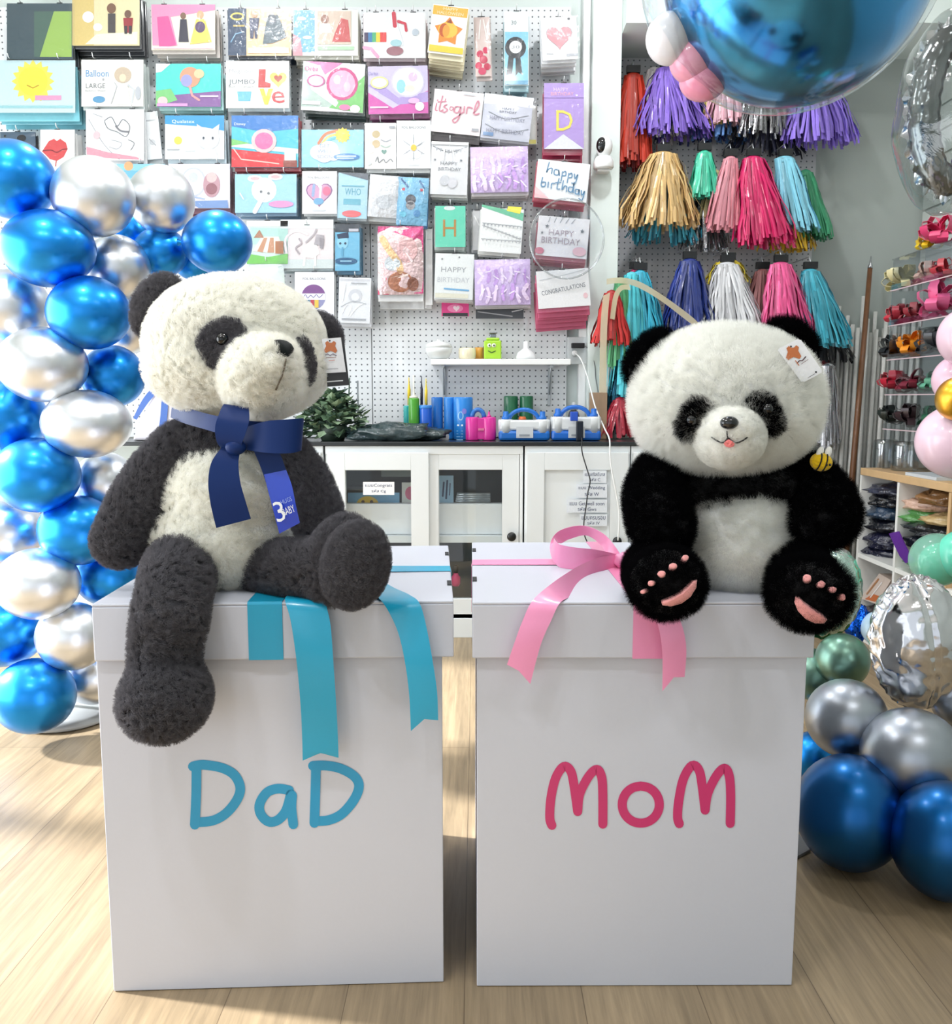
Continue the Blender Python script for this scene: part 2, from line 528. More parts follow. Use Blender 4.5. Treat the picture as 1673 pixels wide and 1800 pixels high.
mb = MB(); mb.box((XL, YB, -.05), (XR + .1, YR + .1, 0), floor_mat()); structure(mb.build('floor', origin=(0, 0, 0)))
mb = MB(); mb.box((XL, YB, ZC), (XR + .1, YR + .1, ZC + .08), M((240, 241, 240), .8)); structure(mb.build('ceiling'))
XP0, XP1 = P(1038, 300, 4.16).x, P(1089, 300, 4.16).x
mb = MB(); mb.box((XL, YW + .02, 0), (XP0, YW + .12, ZC), wallm); structure(mb.build('wall_back'))
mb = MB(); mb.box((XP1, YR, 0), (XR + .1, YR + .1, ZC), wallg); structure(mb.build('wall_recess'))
mb = MB(); mb.box((XP0, 4.16, 0), (XP1, YR + .1, ZC), wallm)
mb.box((XP0 - .035, 4.215, 0), (XP0, YW + .02, ZC), white)
structure(mb.build('pillar', bevel=.004))
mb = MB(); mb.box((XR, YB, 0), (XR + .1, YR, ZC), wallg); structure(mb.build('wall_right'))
z0 = P(1100, 72, YR).z
mb = MB(); mb.box((XP1, 4.05, P(1110, 40, 4.05).z), (XR, YR, ZC), wallm); structure(mb.build('beam'))
# shop front: glazed side and front, outside the picture but what the balloons mirror
mb = MB()
mb.box((XL - .1, YB, 2.16), (XL, YR, ZC), wallm); mb.box((XL - .1, YB, 0), (XL, -.6, 2.16), wallm); mb.box((XL - .1, 4.1, 0), (XL, YR, 2.16), wallm)  # unseen wall; its window head is lowered to keep sun off the panda
structure(mb.build('wall_left'))
mb = MB(); mb.box((XL, YB - .1, 2.5), (XR + .1, YB, ZC), wallm); mb.box((1.7, YB - .1, 0), (XR + .1, YB, 2.5), wallm)
structure(mb.build('wall_front'))
frm = M((70, 74, 78), .4, var=.02)
for i, (a, b_) in enumerate(((-.6, .95), (.95, 2.5), (2.5, 4.1))):
    mb = MB()
    for y in (a, b_ - .05): mb.box((XL - .08, y, 0), (XL - .02, y + .05, 2.16), frm)
    for z in (0, 2.11): mb.box((XL - .08, a, z), (XL - .02, b_, z + .05), frm)
    structure(mb.build('window_%d' % (i + 1)))
mb = MB(); mb.box((XL, YW + .005, 0), (XP0 - .04, YW + .02, .1), white); structure(mb.build('baseboard_back'))

# slat lines of the side wall
mb = MB()
for i in range(14):
    z = 1.25 + i * .11
    mb.box((XR - .012, 2.0, z), (XR, YR - .02, z + .1), M((196, 202, 198), .5, var=.02))
structure(mb.build('trim_1'))

# ------------------------------------------------------------------ lights
world = bpy.data.worlds.new('daylight'); sc.world = world; world.use_nodes = True
bg = world.node_tree.nodes['Background']
bg.inputs['Color'].default_value = (.86, .93, 1, 1); bg.inputs['Strength'].default_value = .8
def area(name, loc, rot, sx, sy, power, col=(1, 1, 1), shape='RECTANGLE', spread=PI):
    l = bpy.data.lights.new(name, 'AREA'); l.shape = shape; l.size = sx; l.size_y = sy; l.energy = power; l.color = col; l.spread = spread
    o = bpy.data.objects.new(name, l); COL.objects.link(o); o.location = loc; o.rotation_euler = rot
    o['kind'] = 'helper'
    return o
area('window_daylight', (XL + .02, 2.0, 1.1), (0, -PI / 2, 0), 2.0, 4.2, 110, (.93, .97, 1))
area('front_daylight', (-1.9, YB + .05, 1.35), (PI / 2, 0, 0), 2.0, 2.2, 7, (.93, .97, 1))
lampm = M((255, 252, 245), .4, emit=14.)
rimm = M((235, 235, 235), .4)
spots = [(-1.15, .35), (-.65, .35), (.75, .2), (1.2, .2), (-1.2, 1.9), (.2, 2.1), (1.5, 2.2), (-1.0, 3.3), (.6, 3.3), (1.6, 3.6)]
PW = [11, 9, 4, 4, 10, 9, 2, 12, 13, 1]
for i, (x, y) in enumerate(spots):
    t = thing('ceiling_light', 'round white downlight in the ceiling', 'light', (x, y, ZC - .03), 'ceiling downlights')
    mb = MB(); mb.lathe((x, y, ZC - .028), [(.085, 0), (.1, .004), (.1, .026), (.085, .026)], rimm, 24); mb.build('rim', t)
    mb = MB(); mb.lathe((x, y, ZC - .03), [(.002, 0), (.08, 0), (.08, .006), (.002, .006)], lampm, 24); mb.build('diffuser', t)
    area('downlight', (x, y, ZC - .045), (0, 0, 0), .14, .14, PW[i], (.97, .985, 1), 'DISK')

sl = bpy.data.lights.new('low_sun', 'SUN'); sl.energy = 11; sl.angle = .06; sl.color = (.97, .985, 1)
so_ = bpy.data.objects.new('low_sun', sl); COL.objects.link(so_); so_['kind'] = 'helper'
so_.rotation_euler = Vector((1, -.2, -.62)).to_track_quat('-Z', 'Y').to_euler(); so_.location = (-4, 3, 3)
vs_ = sc.view_settings
vs_.view_transform = 'Standard'; vs_.look = 'None'; vs_.gamma = 1; vs_.use_curve_mapping = False
vs_.exposure = 0.2
cy = sc.cycles
cy.use_denoising = True
cy.max_bounces = 7; cy.diffuse_bounces = 4; cy.glossy_bounces = 4; cy.transmission_bounces = 6; cy.transparent_max_bounces = 16
cy.caustics_reflective = False; cy.caustics_refractive = False
cy.sample_clamp_indirect = 6.

# ------------------------------------------------------------------ low cabinets and worktop
YC = 3.86; ZT = P(836, 779, YC).z
cabm = M((233, 238, 240), .42, var=.015, bscale=14)
gapm = M((150, 158, 156), .6)
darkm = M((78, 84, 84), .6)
knobm = M((22, 24, 26), .35)
glassm = film_mat((250, 252, 252), .035, 0., 5., .03)
def xat(px, Y=YC): return P(px, 850, Y).x
def zat(py, Y=YC): return P(836, py, Y).z
ztop = ZT - .012
def knob(px, py, par):
    mb = MB(); c = P(px, py, YC - .02)
    mb.lathe(c + Vector((0, .02, 0)), [(.007, 0), (.007, .014), (.016, .02), (.02, .03), (.016, .037), (.002, .039)], knobm, 16, rotm(ax=90)); mb.build('knob', par)
def door(par, x0, x1, z0, z1, fw, glass, y=YC, name='door'):
    """frame of stiles and rails around a pane or a flat panel"""
    mb = MB()
    mb.box((x0, y - .02, z0), (x0 + fw, y, z1), cabm); mb.box((x1 - fw, y - .02, z0), (x1, y, z1), cabm)
    mb.box((x0 + fw, y - .02, z1 - fw), (x1 - fw, y, z1), cabm); mb.box((x0 + fw, y - .02, z0), (x1 - fw, y, z0 + fw * 1.1), cabm)
    d = mb.build(name, par, bevel=.002)
    mb = MB(); mb.box((x0 + fw, y - .008, z0 + fw), (x1 - fw, y - .004, z1 - fw), glassm if glass else cabm)
    mb.build('pane' if glass else 'panel', d)
    return d
for (pa, pb, kind) in ((250, 569, 'solid'), (573, 919, 'glass'), (922, 1106, 'solid'), (1108, 1290, 'solid')):
    x0, x1 = xat(pa), xat(pb)
    lab = {250: 'white low cabinet behind the big bear with the navy bow', 573: 'white low cabinet with two framed glass sliding doors', 922: 'white low cabinet whose panelled door carries paper notes', 1108: 'white low cabinet behind the smiling plush panda, partly hidden'}[pa]
    t = thing('low_cabinet', lab, 'cabinet', ((x0 + x1) / 2, YC, 0), 'row of white low cabinets')
    mb = MB()
    zp = zat(1087)
    mb.box((x0, YC, .0), (x0 + .018, YW - .03, ztop), cabm); mb.box((x1 - .018, YC, 0), (x1, YW - .03, ztop), cabm)
    mb.box((x0, YC - .004, ztop - .035), (x1, YW - .03, ztop), cabm); mb.box((x0 + .018, YC, zp), (x1 - .018, YW - .03, zp + .02), cabm)
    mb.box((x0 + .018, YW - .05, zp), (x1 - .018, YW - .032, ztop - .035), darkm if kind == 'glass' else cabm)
    mb.box((x0, YC - .012, 0), (x1, YC + .03, zp + .0015), cabm)
    if kind == 'glass':
        mb.box((x0 + .018, YC + .03, zat(956)), (x1 - .018, YW - .05, zat(944)), cabm)
    mb.build('body', t, bevel=.0015)
    zt = zat(795); zb = zp + .004
    if kind == 'glass':
        door(t, xat(577), xat(754), zb, zt, xat(608) - xat(577), True)
        door(t, xat(740), xat(914), zb, zt, xat(771) - xat(740), True, YC + .02)
        knob(899, 943, t)
    else:
        door(t, x0 + .008, x1 - .008, zb, zt, .075, False)
        knob(pb - 22 if pb != 569 else 545, 951, t)
# inside the glass cabinet
def simplebox(name, label, cat, lo, hi, mat, group=None, bevel=.003):
    mb = MB(); mb.box(lo, hi, mat)
    return tag(mb.build(name, bevel=bevel), label, cat, group)
bin_w = M((246, 248, 250), .5)
for (a, b_, lab) in ((609, 724, 'white storage bin behind the glass door under the paper label'), (772, 884, 'white storage bin behind the glass door beside the black knob')):
    simplebox('storage_bin', lab, 'bin', (xat(a - 4, 3.93), 3.93, zat(944) + .001), (xat(b_ + 3, 3.93), 3.985, zat(886, 3.93)), bin_w, 'white bins in the glass cabinet')
def card3(name, label, cat, x0, y0, x1, y1, Y, shapes, base=(240, 242, 244), th=.004, group=None, mk=paper, tilt=0., parent=None):
    """flat printed card standing at depth Y"""
    cx, cy_ = (x0 + x1) / 2, (y0 + y1) / 2; a = math.radians(tilt)
    def to3(x, y, d=0.):
        dx, dy = x - cx, y - cy_
        return P(cx + dx * cos(a) - dy * sin(a), cy_ + dx * sin(a) + dy * cos(a), Y) + Vector((0, -d, 0))
    mb = MB(); mb.prism([to3(x0, y0), to3(x1, y0), to3(x1, y1), to3(x0, y1)], (0, th, 0), mk(base) if isinstance(base, tuple) else base)
    draw(mb, shapes, to3, mk)
    o = mb.build(name, parent)
    if parent is None: tag(o, label, cat, group)
    return o
card3('balloon_packet', 'blue packet with a round yellow face behind the glass door', 'packet', 611, 866, 702, 905, 4.0, [('e', 646, 888, 20, 16, (250, 205, 60)), ('e', 638, 882, 3, 3, (90, 60, 30)), ('e', 653, 882, 3, 3, (90, 60, 30))], (120, 180, 215))
card3('balloon_packet', 'white packet with a pink dome behind the glass door', 'packet', 706, 848, 730, 905, 4.01, [('e', 722, 867, 10, 12, (220, 110, 140)), ('r', 708, 885, 728, 890, (170, 205, 150))], (236, 238, 232))
card3('balloon_packet', 'pale blue packet with dark stripes behind the sliding glass door', 'packet', 771, 836, 797, 905, 4.0, [('l', [(778, 872), (780, 848)], 3, (70, 80, 110)), ('l', [(784, 876), (786, 845)], 3, (60, 70, 100)), ('l', [(790, 870), (791, 850)], 2, (90, 100, 130))], (165, 200, 222))
mb = MB()
for k in range(4): mb.tube([P(800 + k, 881 - k * 4, 4.0), P(862, 881 - k * 4, 4.0)], .008, M((190, 196, 200), .25, metal=.6), 8)
tag(mb.build('foil_roll'), 'silver foil rolls lying behind the sliding glass door', 'roll')
mb = MB(); mb.box(P(670, 838, 4.0), P(725, 820, 4.12), M((120, 132, 132), .6)); tag(mb.build('storage_box'), 'grey box at the back behind the glass door', 'box')
mb = MB(); mb.box(P(612, 863, 3.98), P(668, 852, 4.1), M((60, 66, 70), .5)); tag(mb.build('packet_stack'), 'dark flat box lying behind the glass door', 'box')
mb = MB(); c = P(803, 1005, 3.93)
pinkm = M((225, 60, 120), .4)
mb.lathe(P(801, 1030, 3.95), [(.014, 0), (.02, .01), (.02, .04), (.012, .05), (.01, .06)], pinkm, 14); 
rt = mb.build('toy_bottle', origin=P(801, 1030, 3.95)); tag(rt, 'small pink bottle with black cap on the lower cabinet shelf', 'bottle')
mb = MB(); mb.lathe(P(801, 1030, 3.95) + Vector((0, 0, .06)), [(.012, 0), (.012, .03), (.004, .035)], knobm, 12); mb.build('cap', rt)

tmat = M((30, 34, 36), .35, coat=.3)
mb = MB(); mb.box((XL + .4, YC - .015, ztop + .001), (xat(1310), YW - .005, ZT + .006), tmat)
tag(mb.build('worktop', bevel=.002), 'thin black worktop lying across the white cabinets', 'worktop')
ZT = ZT + .006
# paper notes
inkm = (60, 70, 110)
def note(x0, y0, x1, y1, l1, l2, lab, Y=YC - .0235, base=(232, 238, 246)):
    w = x1 - x0
    card3('paper_note', lab, 'note', x0, y0, x1, y1, Y, [('t', l1, (x0 + x1) / 2, y0 + (y1 - y0) * .3, (y1 - y0) * .30, inkm, w * .86), ('t', l2, (x0 + x1) / 2, y0 + (y1 - y0) * .72, (y1 - y0) * .28, inkm, w * .46)], base, .0008)
note(1025, 827, 1066, 849, 'แบบคริสต์มาส', 'รหัส C', 'paper note with code C, topmost on the cabinet door')
note(1013, 851, 1067, 875, 'แบบ Wedding', 'รหัส W', 'paper note about weddings, second from the top on the door', YC - .0227)
note(996, 878, 1067, 901, 'แบบ Get well soon', 'รหัส Gws', 'widest paper note about getting well, on the cabinet door')
note(1019, 904, 1067, 925, 'แบบครบรอบ', 'รหัส IV', 'lowest paper note with code IV on the cabinet door', YC - .0227)
note(638, 847, 693, 870, 'แบบCongrats', 'รหัส Cg', 'white paper label taped on the glass cabinet door', YC - .0237, (246, 248, 252))
# ================================================================== pegboard wall
zb_ = ZT + .005
def board(name, label, x0, x1, y, mat, zlo, zhi):
    mb = MB(); mb.box((x0, y - .008, zlo), (x1, y, zhi), mat)
    return tag(mb.build(name), label, 'pegboard', 'white pegboards')
xs = P(652, 500, YW).x
pegA = board('pegboard', 'white pegboard at the end with the blue balloon column', XL + .6, xs - .002, YW, pegw, zb_, P(300, 14, YW).z)
pegB = board('pegboard', 'white pegboard with the small shelf, next to the pillar', xs + .002, P(997, 500, YW).x, YW, pegw, zb_, P(800, 14, YW).z)
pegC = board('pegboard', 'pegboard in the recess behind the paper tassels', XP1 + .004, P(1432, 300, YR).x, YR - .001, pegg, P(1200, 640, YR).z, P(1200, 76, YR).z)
wire = M((225, 228, 230), .3, metal=.7)
blk = M((25, 27, 30), .4)
def hook(par, x, z, yfront, ywall):
    mb = MB()
    mb.tube([(x, ywall - .009, z + .004), (x, yfront + .012, z + .004), (x, yfront - .008, z + .006), (x, yfront - .018, z + .02)], .0021, wire, 6)
    mb.box((x - .012, yfront - .0012, z - .0035), (x + .012, yfront - .0004, z), blk)
    mb.build('hook', par)

film = film_mat((250, 251, 252), .035, .5, 22., .14)
film2 = film_mat((250, 251, 252), .02, .25, 30., .08)
def packet(x0, y0, x1, y1, base, shapes, label, short, Y=4.10, stack=3, scol=(225, 228, 228), hooks=1, rot=0, sleeve=True, bulge=0., mk=paper, board=None, th=.004, name='balloon_packet', group=None, drop=0., hole=True):
    cx, cy_ = (x0 + x1) / 2, (y0 + y1) / 2
    a = math.radians(rot)
    hw, hh = (x1 - x0) / 2, (y1 - y0) / 2
    def to3(x, y, d=0.):
        dx, dy = x - cx, y - cy_
        o = 0.
        if bulge:
            u, v = min(1, abs(dx / hw)), min(1, abs(dy / hh))
            o = bulge * (1 - u ** 4) * (1 - v ** 4) + bulge * .35 * mnoise.noise(Vector((x * .06, y * .06, x0)))
        return P(cx + dx * cos(a) - dy * sin(a), cy_ + dx * sin(a) + dy * cos(a), Y) + Vector((0, -d - o, 0))
    org = P(cx, cy_, Y)
    mb = MB()
    bm_ = mk(base) if isinstance(base, tuple) else base
    if bulge:
        n = 14
        mb.grid([[to3(x0 + (x1 - x0) * i / n, y0 + (y1 - y0) * j / n) for i in range(n + 1)] for j in range(n + 1)], bm_, True)
        b4 = [P(0, 0, Y)] 
        k = len(mb.v)
        q = [to3(x0, y0), to3(x1, y0), to3(x1, y1), to3(x0, y1)]
        mb.add([p + Vector((0, .006, 0)) for p in q], [(0, 1, 2, 3)], bm_)
    else:
        mb.prism([to3(x0, y0), to3(x1, y0), to3(x1, y1), to3(x0, y1)], (0, th, 0), bm_)
    draw(mb, shapes, to3, mk, gridded=bool(bulge))
    o = mb.build(name, origin=org)
    tag(o, label, 'packet', group)
    if sleeve:
        mb = MB(); n = 9; m = 4
        mb.grid([[to3(x0 - m + (x1 - x0 + 2 * m) * i / n, y0 - 1 + (y1 - y0 + 2 * m) * j / n, .005) + Vector((0, -.0025 * mnoise.noise(Vector((i * .7 + x0, j * .7 + y0, 3))), 0)) for i in range(n + 1)] for j in range(n + 1)], film2 if sleeve == 2 else film, True)
        mb.build('plastic_sleeve', o)
    # the packets hung behind it on the same hook
    if stack:
        mb = MB(); s = SP(Y, cy_)
        w2, h2 = hw * s, hh * s
        R_ = rotm(ay=rot)
        q = [R_ @ Vector((sx * w2, 0, sz * h2)) for sx, sz in ((-1, 1), (1, 1), (1, -1), (-1, -1))]
        mb.prism([org + v for v in q], (0, .007, 0), M(scol, .35, coat=.3, var=.08))
        src = None
        dz = (YW - .028 - Y - .012) / max(stack, 1)
        for k in range(stack):
            loc = org + Vector((random.uniform(-.006, .006), .012 + k * dz + random.uniform(0, .3) * dz, -.003 - random.uniform(0, .012) - drop * (k + 1)))
            if src is None:
                src = mb.build('balloon_packet', origin=org, bevel=.002)
                tag(src, 'packet in the stack hanging behind the ' + short, 'packet', 'stack behind the ' + short)
                src.location = loc
            else: clone(src, loc)
    par = board or (pegA if cx < 652 else pegB)
    if hooks:
        for f in ((.5,) if hooks == 1 else (.2, .8)):
            p = to3(x0 + (x1 - x0) * f, y0 - 1); hook(par, p.x, p.z + .001, Y, YW)
    return o

G1, G2, G3 = (120, 124, 130), (165, 168, 174), (205, 208, 212)
# --- top row
packet(12, 6, 128, 104, (58, 78, 88), [('r', 60, 20, 126, 100, (150, 185, 90)), ('p', [(60, 20), (95, 20), (70, 100), (60, 100)], (70, 100, 90))], 'dark slate packet with a green panel in the top corner of the wall', 'dark slate packet', hooks=2, stack=3, scol=(60, 70, 76))
packet(127, -16, 245, 80, (228, 214, 170), [('r', 127, -16, 165, 80, (214, 190, 120)), ('e', 155, 30, 10, 10, (240, 240, 235)), ('e', 172, 48, 8, 7, (235, 236, 230)), ('p', [(170, 60), (242, 56), (242, 78), (150, 78)], (240, 232, 205)), ('e', 196, 15, 8, 9, (120, 86, 66)), ('r', 190, 24, 203, 58, (70, 64, 66)), ('e', 225, 25, 6, 7, (110, 80, 66)), ('p', [(217, 32), (234, 32), (232, 58), (219, 58)], (150, 44, 52)), ('r', 219, 46, 224, 60, (50, 48, 56)), ('r', 227, 46, 232, 60, (50, 48, 56))], 'cream costume packet picturing two small children at the top of the wall', 'cream costume packet', hooks=2, stack=5, scol=(70, 72, 76))
packet(266, 8, 378, 88, (232, 224, 202), [('p', [(266, 8), (378, 8), (378, 18), (300, 30), (312, 80), (268, 80)], (226, 140, 176)), ('p', [(276, 30), (296, 28), (310, 80), (280, 84)], (208, 86, 146)), ('e', 322, 28, 5, 6, (120, 90, 72)), ('p', [(317, 34), (328, 34), (332, 74), (314, 74)], (52, 50, 66)), ('e', 352, 26, 6, 7, (206, 166, 130)), ('p', [(345, 34), (360, 34), (372, 74), (334, 78)], (232, 206, 96)), ('e', 352, 48, 9, 10, (90, 72, 104)), ('r', 270, 82, 376, 86, (236, 196, 208))], 'pink and cream costume packet with a yellow gown on the top row', 'pink and cream costume packet', hooks=2, stack=3, scol=(214, 206, 200))
packet(401, 15, 512, 98, (226, 190, 150), [('r', 401, 15, 433, 98, (38, 60, 88)), ('e', 417, 29, 12, 7, (214, 196, 90)), ('e', 417, 29, 9, 4, (30, 46, 70)), ('l', [(406, 74), (414, 60), (428, 56)], 2, (120, 160, 190)), ('r', 410, 44, 430, 47, (180, 160, 90)), ('e', 447, 24, 6, 7, (190, 150, 120)), ('p', [(438, 32), (456, 32), (454, 48), (452, 68), (448, 68), (447, 50), (445, 68), (440, 68)], (42, 52, 84)), ('p', [(470, 30), (488, 26), (498, 48), (504, 66), (480, 76), (462, 78), (466, 50)], (76, 92, 100)), ('e', 478, 34, 8, 9, (60, 72, 82)), ('r', 436, 84, 508, 94, (238, 216, 186))], 'costume packet with navy band and a child in a dark suit', 'navy banded costume packet', hooks=2, stack=2, scol=(40, 54, 72))
packet(515, 17, 629, 98, (222, 226, 214), [('r', 516, 18, 553, 92, (108, 166, 200)), ('e', 530, 33, 8, 3, (236, 240, 244)), ('e', 540, 66, 8, 3, (230, 236, 240)), ('p', [(515, 60), (528, 68), (532, 98), (515, 98)], (232, 140, 150)), ('r', 558, 20, 617, 78, (206, 186, 170)), ('e', 571, 34, 7, 8, (150, 110, 96)), ('p', [(562, 42), (580, 42), (584, 58), (560, 58)], (236, 226, 220)), ('p', [(588, 60), (600, 32), (612, 36), (616, 74), (584, 74)], (190, 84, 84)), ('r', 558, 82, 622, 88, (170, 206, 170))], 'packet with blue band and photograph of a girl in red', 'packet with the girl in red', hooks=2, stack=5, scol=(222, 220, 208))
packet(639, 22, 748, 102, (240, 241, 242), [('r', 640, 57, 647, 74, (70, 60, 90)), ('r', 647, 57, 654, 74, (60, 120, 170)), ('r', 654, 57, 661, 74, (80, 170, 120)), ('r', 661, 57, 668, 74, (240, 200, 70)), ('r', 668, 57, 679, 74, (214, 70, 70)), ('l', [(640, 84), (652, 86), (664, 100)], 6, (232, 160, 190)), ('p', [(676, 26), (690, 22), (698, 40), (704, 60), (710, 80), (690, 84), (684, 60), (676, 44)], (222, 226, 230)), ('l', [(692, 24), (694, 46)], 7, (196, 62, 80)), ('l', [(700, 38), (712, 42), (714, 54)], 5, (196, 62, 80)), ('e', 694, 90, 15, 8, (150, 100, 110)), ('e', 730, 57, 6, 6, (180, 190, 200)), ('e', 696, 76, 10, 6, (160, 200, 206))], 'white packet with rainbow stripes and a red-maned unicorn', 'red-maned unicorn packet', hooks=2, stack=3, scol=(206, 190, 196))
packet(756, 10, 819, 96, (244, 243, 238), [('r', 757, 12, 818, 28, (226, 180, 76)), ('t', 'HAPPY', 788, 16, 5, (250, 236, 200), 26), ('t', 'HALLOWEEN', 788, 23.5, 5.5, (250, 236, 200), 46), ('s', 788, 56, 26, (236, 140, 60), 5, .62), ('e', 787, 53, 17, 14, (244, 190, 80)), ('e', 780, 54, 8, 12, (190, 90, 50)), ('e', 784, 55, 6, 11, (236, 160, 70)), ('p', [(783, 40), (790, 33), (793, 41)], (150, 80, 60)), ('r', 758, 82, 818, 93, (232, 200, 70))], 'pumpkin star card with yellow bands lettered HAPPY HALLOWEEN', 'pumpkin star card', rot=7, stack=8, scol=(228, 220, 190), sleeve=2, Y=4.06, drop=.004)
packet(834, 30, 862, 134, (216, 196, 190), [('e', 843, 96, 6, 6, (196, 50, 84)), ('e', 853, 90, 5, 6, (206, 60, 92)), ('e', 849, 106, 7, 7, (190, 40, 76)), ('e', 840, 116, 6, 6, (206, 66, 96)), ('e', 855, 118, 6, 6, (196, 50, 84)), ('e', 846, 126, 7, 6, (214, 80, 110)), ('l', [(846, 36), (842, 70)], 2, (236, 232, 226)), ('l', [(851, 36), (856, 72)], 2, (240, 236, 230))], 'narrow clear bag of red petals beside the pumpkin card', 'bag of red petals', bulge=.008, stack=1, scol=(190, 176, 172), mk=glossy, rot=-2)
packet(886, 20, 929, 150, (226, 236, 236), [('r', 887, 56, 928, 142, (130, 194, 222)), ('t', '30', 903, 40, 7, G1), ('p', [(894, 96), (903, 98), (900, 130), (890, 132)], (34, 40, 48)), ('p', [(906, 98), (914, 98), (918, 132), (911, 127), (906, 134)], (34, 40, 48)), ('e', 906, 84, 18.5, 19, (30, 36, 44)), ('e', 906, 83, 11, 11, (236, 238, 238)), ('t', '30', 906, 83, 6, G1, 14), ('r', 887, 142, 928, 149, (80, 150, 186))], 'tall blue packet holding a black rosette badge', 'black rosette packet', stack=3, scol=(150, 190, 200))
packet(952, 30, 1014, 105, (244, 245, 246), [('h', 983, 64, 25, (150, 154, 158)), ('h', 983, 64, 23.5, (232, 142, 150)), ('r', 959, 93, 974, 95, G2), ('r', 994, 95, 1014, 100, G2), ('e', 1001, 34, 2.4, 2.4, (60, 64, 70))], 'white packet with one large plain pink heart on the top row', 'pink heart packet', stack=6, scol=(226, 228, 232), rot=-3, Y=4.07)
# --- second row
packet(-12, 106, 132, 198, (196, 224, 228), [('s', 58, 143, 38, (240, 222, 90), 16, .78), ('e', 58, 143, 26, 26, (246, 222, 70)), ('l', [(48, 150), (58, 155), (68, 150)], 2, (190, 150, 40)), ('r', 62, 168, 108, 176, (232, 150, 186)), ('r', -10, 186, 128, 190, (150, 200, 206))], 'pale blue packet with a smiling yellow sun', 'smiling sun packet', hooks=2, stack=3, scol=(120, 190, 204), drop=.012)
packet(143, 105, 252, 187, (240, 239, 232), [('t', 'Balloon', 171, 129, 12, (70, 140, 196), 40), ('t', 'LARGE', 168, 151, 9, G1, 34), ('t', 'Balloon Shape', 168, 160, 4, G2, 36), ('e', 174, 175, 11, 6, (90, 150, 190)), ('e', 216, 132, 15, 14, (196, 178, 156)), ('e', 216, 137, 6, 7, (232, 208, 180)), ('p', [(208, 148), (224, 148), (230, 184), (198, 184)], (232, 232, 228)), ('l', [(202, 146), (206, 152), (196, 182)], 1.4, G2), ('l', [(226, 150), (236, 158), (232, 180)], 3, (196, 200, 204)), ('e', 243, 164, 5, 12, (180, 184, 190)), ('s', 182, 140, 3, G2)], 'cream packet lettered LARGE with a pale figure balloon', 'packet lettered LARGE', hooks=2, stack=3, scol=(206, 214, 212))
packet(274, 112, 388, 188, (76, 200, 190), [('p', [(274, 112), (300, 112), (284, 126), (274, 128)], (232, 236, 240)), ('p', [(274, 170), (388, 160), (388, 188), (274, 188)], (130, 92, 150)), ('p', [(274, 160), (300, 156), (312, 176), (274, 188)], (120, 190, 120)), ('e', 334, 136, 18, 18, (232, 150, 120)), ('e', 328, 142, 10, 11, (150, 150, 200)), ('e', 350, 130, 9, 8, (240, 190, 150)), ('l', [(334, 152), (338, 168), (350, 176)], 4, (226, 150, 150)), ('e', 286, 178, 9, 8, (240, 190, 190)), ('r', 352, 168, 384, 171, (220, 200, 230)), ('r', 276, 182, 330, 187, (210, 150, 200))], 'turquoise packet with purple ground and peach balloons', 'turquoise packet', hooks=2, stack=3, scol=(170, 210, 210))
packet(397, 107, 508, 190, (244, 244, 240), [('t', 'Megaloon', 425, 126, 9, G2, 44), ('t', 'JUMBO', 425, 145, 11, (96, 104, 112), 46), ('t', 'Balloon Shape', 424, 153, 4, G1, 44), ('p', [(417, 161), (442, 161), (440, 178), (419, 178)], (110, 180, 214)), ('p', [(455, 122), (467, 122), (466, 144), (476, 147), (475, 154), (454, 154)], (186, 60, 60)), ('h', 489, 139, 16, (240, 220, 90)), ('h', 489, 138, 8, (170, 70, 50)), ('p', [(456, 156), (464, 156), (468, 170), (472, 156), (480, 156), (471, 184), (465, 184)], (236, 210, 76)), ('t', 'e', 489, 171, 21, (196, 60, 64), 23)], 'white packet lettered JUMBO with red and yellow LOVE letters', 'packet lettered JUMBO', hooks=2, stack=2, scol=(206, 220, 224))
packet(531, 110, 640, 196, (226, 222, 228), [('p', [(531, 112), (552, 150), (590, 188), (531, 190)], (170, 190, 180)), ('p', [(534, 110), (600, 110), (570, 132), (560, 116)], (214, 130, 176)), ('p', [(580, 190), (640, 130), (640, 196)], (120, 190, 110)), ('p', [(534, 128), (548, 160), (592, 188), (596, 180), (560, 140)], (240, 226, 238)), ('e', 601, 147, 28, 29, (196, 76, 130)), ('e', 601, 147, 23, 24, (226, 170, 196)), ('e', 592, 140, 6, 8, (240, 220, 200)), ('e', 610, 152, 6, 9, (236, 190, 210)), ('e', 555, 144, 16, 11, (180, 90, 140)), ('e', 555, 144, 13, 9, (226, 190, 214)), ('t', 'Orbz', 546, 123, 8, (200, 90, 150)), ('r', 533, 180, 565, 186, (244, 240, 246)), ('e', 626, 190, 9, 7, (240, 240, 240)), ('e', 608, 188, 10, 5, (226, 120, 160))], 'packet with a round deep pink balloon and green corner', 'round pink balloon packet', hooks=2, stack=3, scol=(70, 84, 82), rot=3)
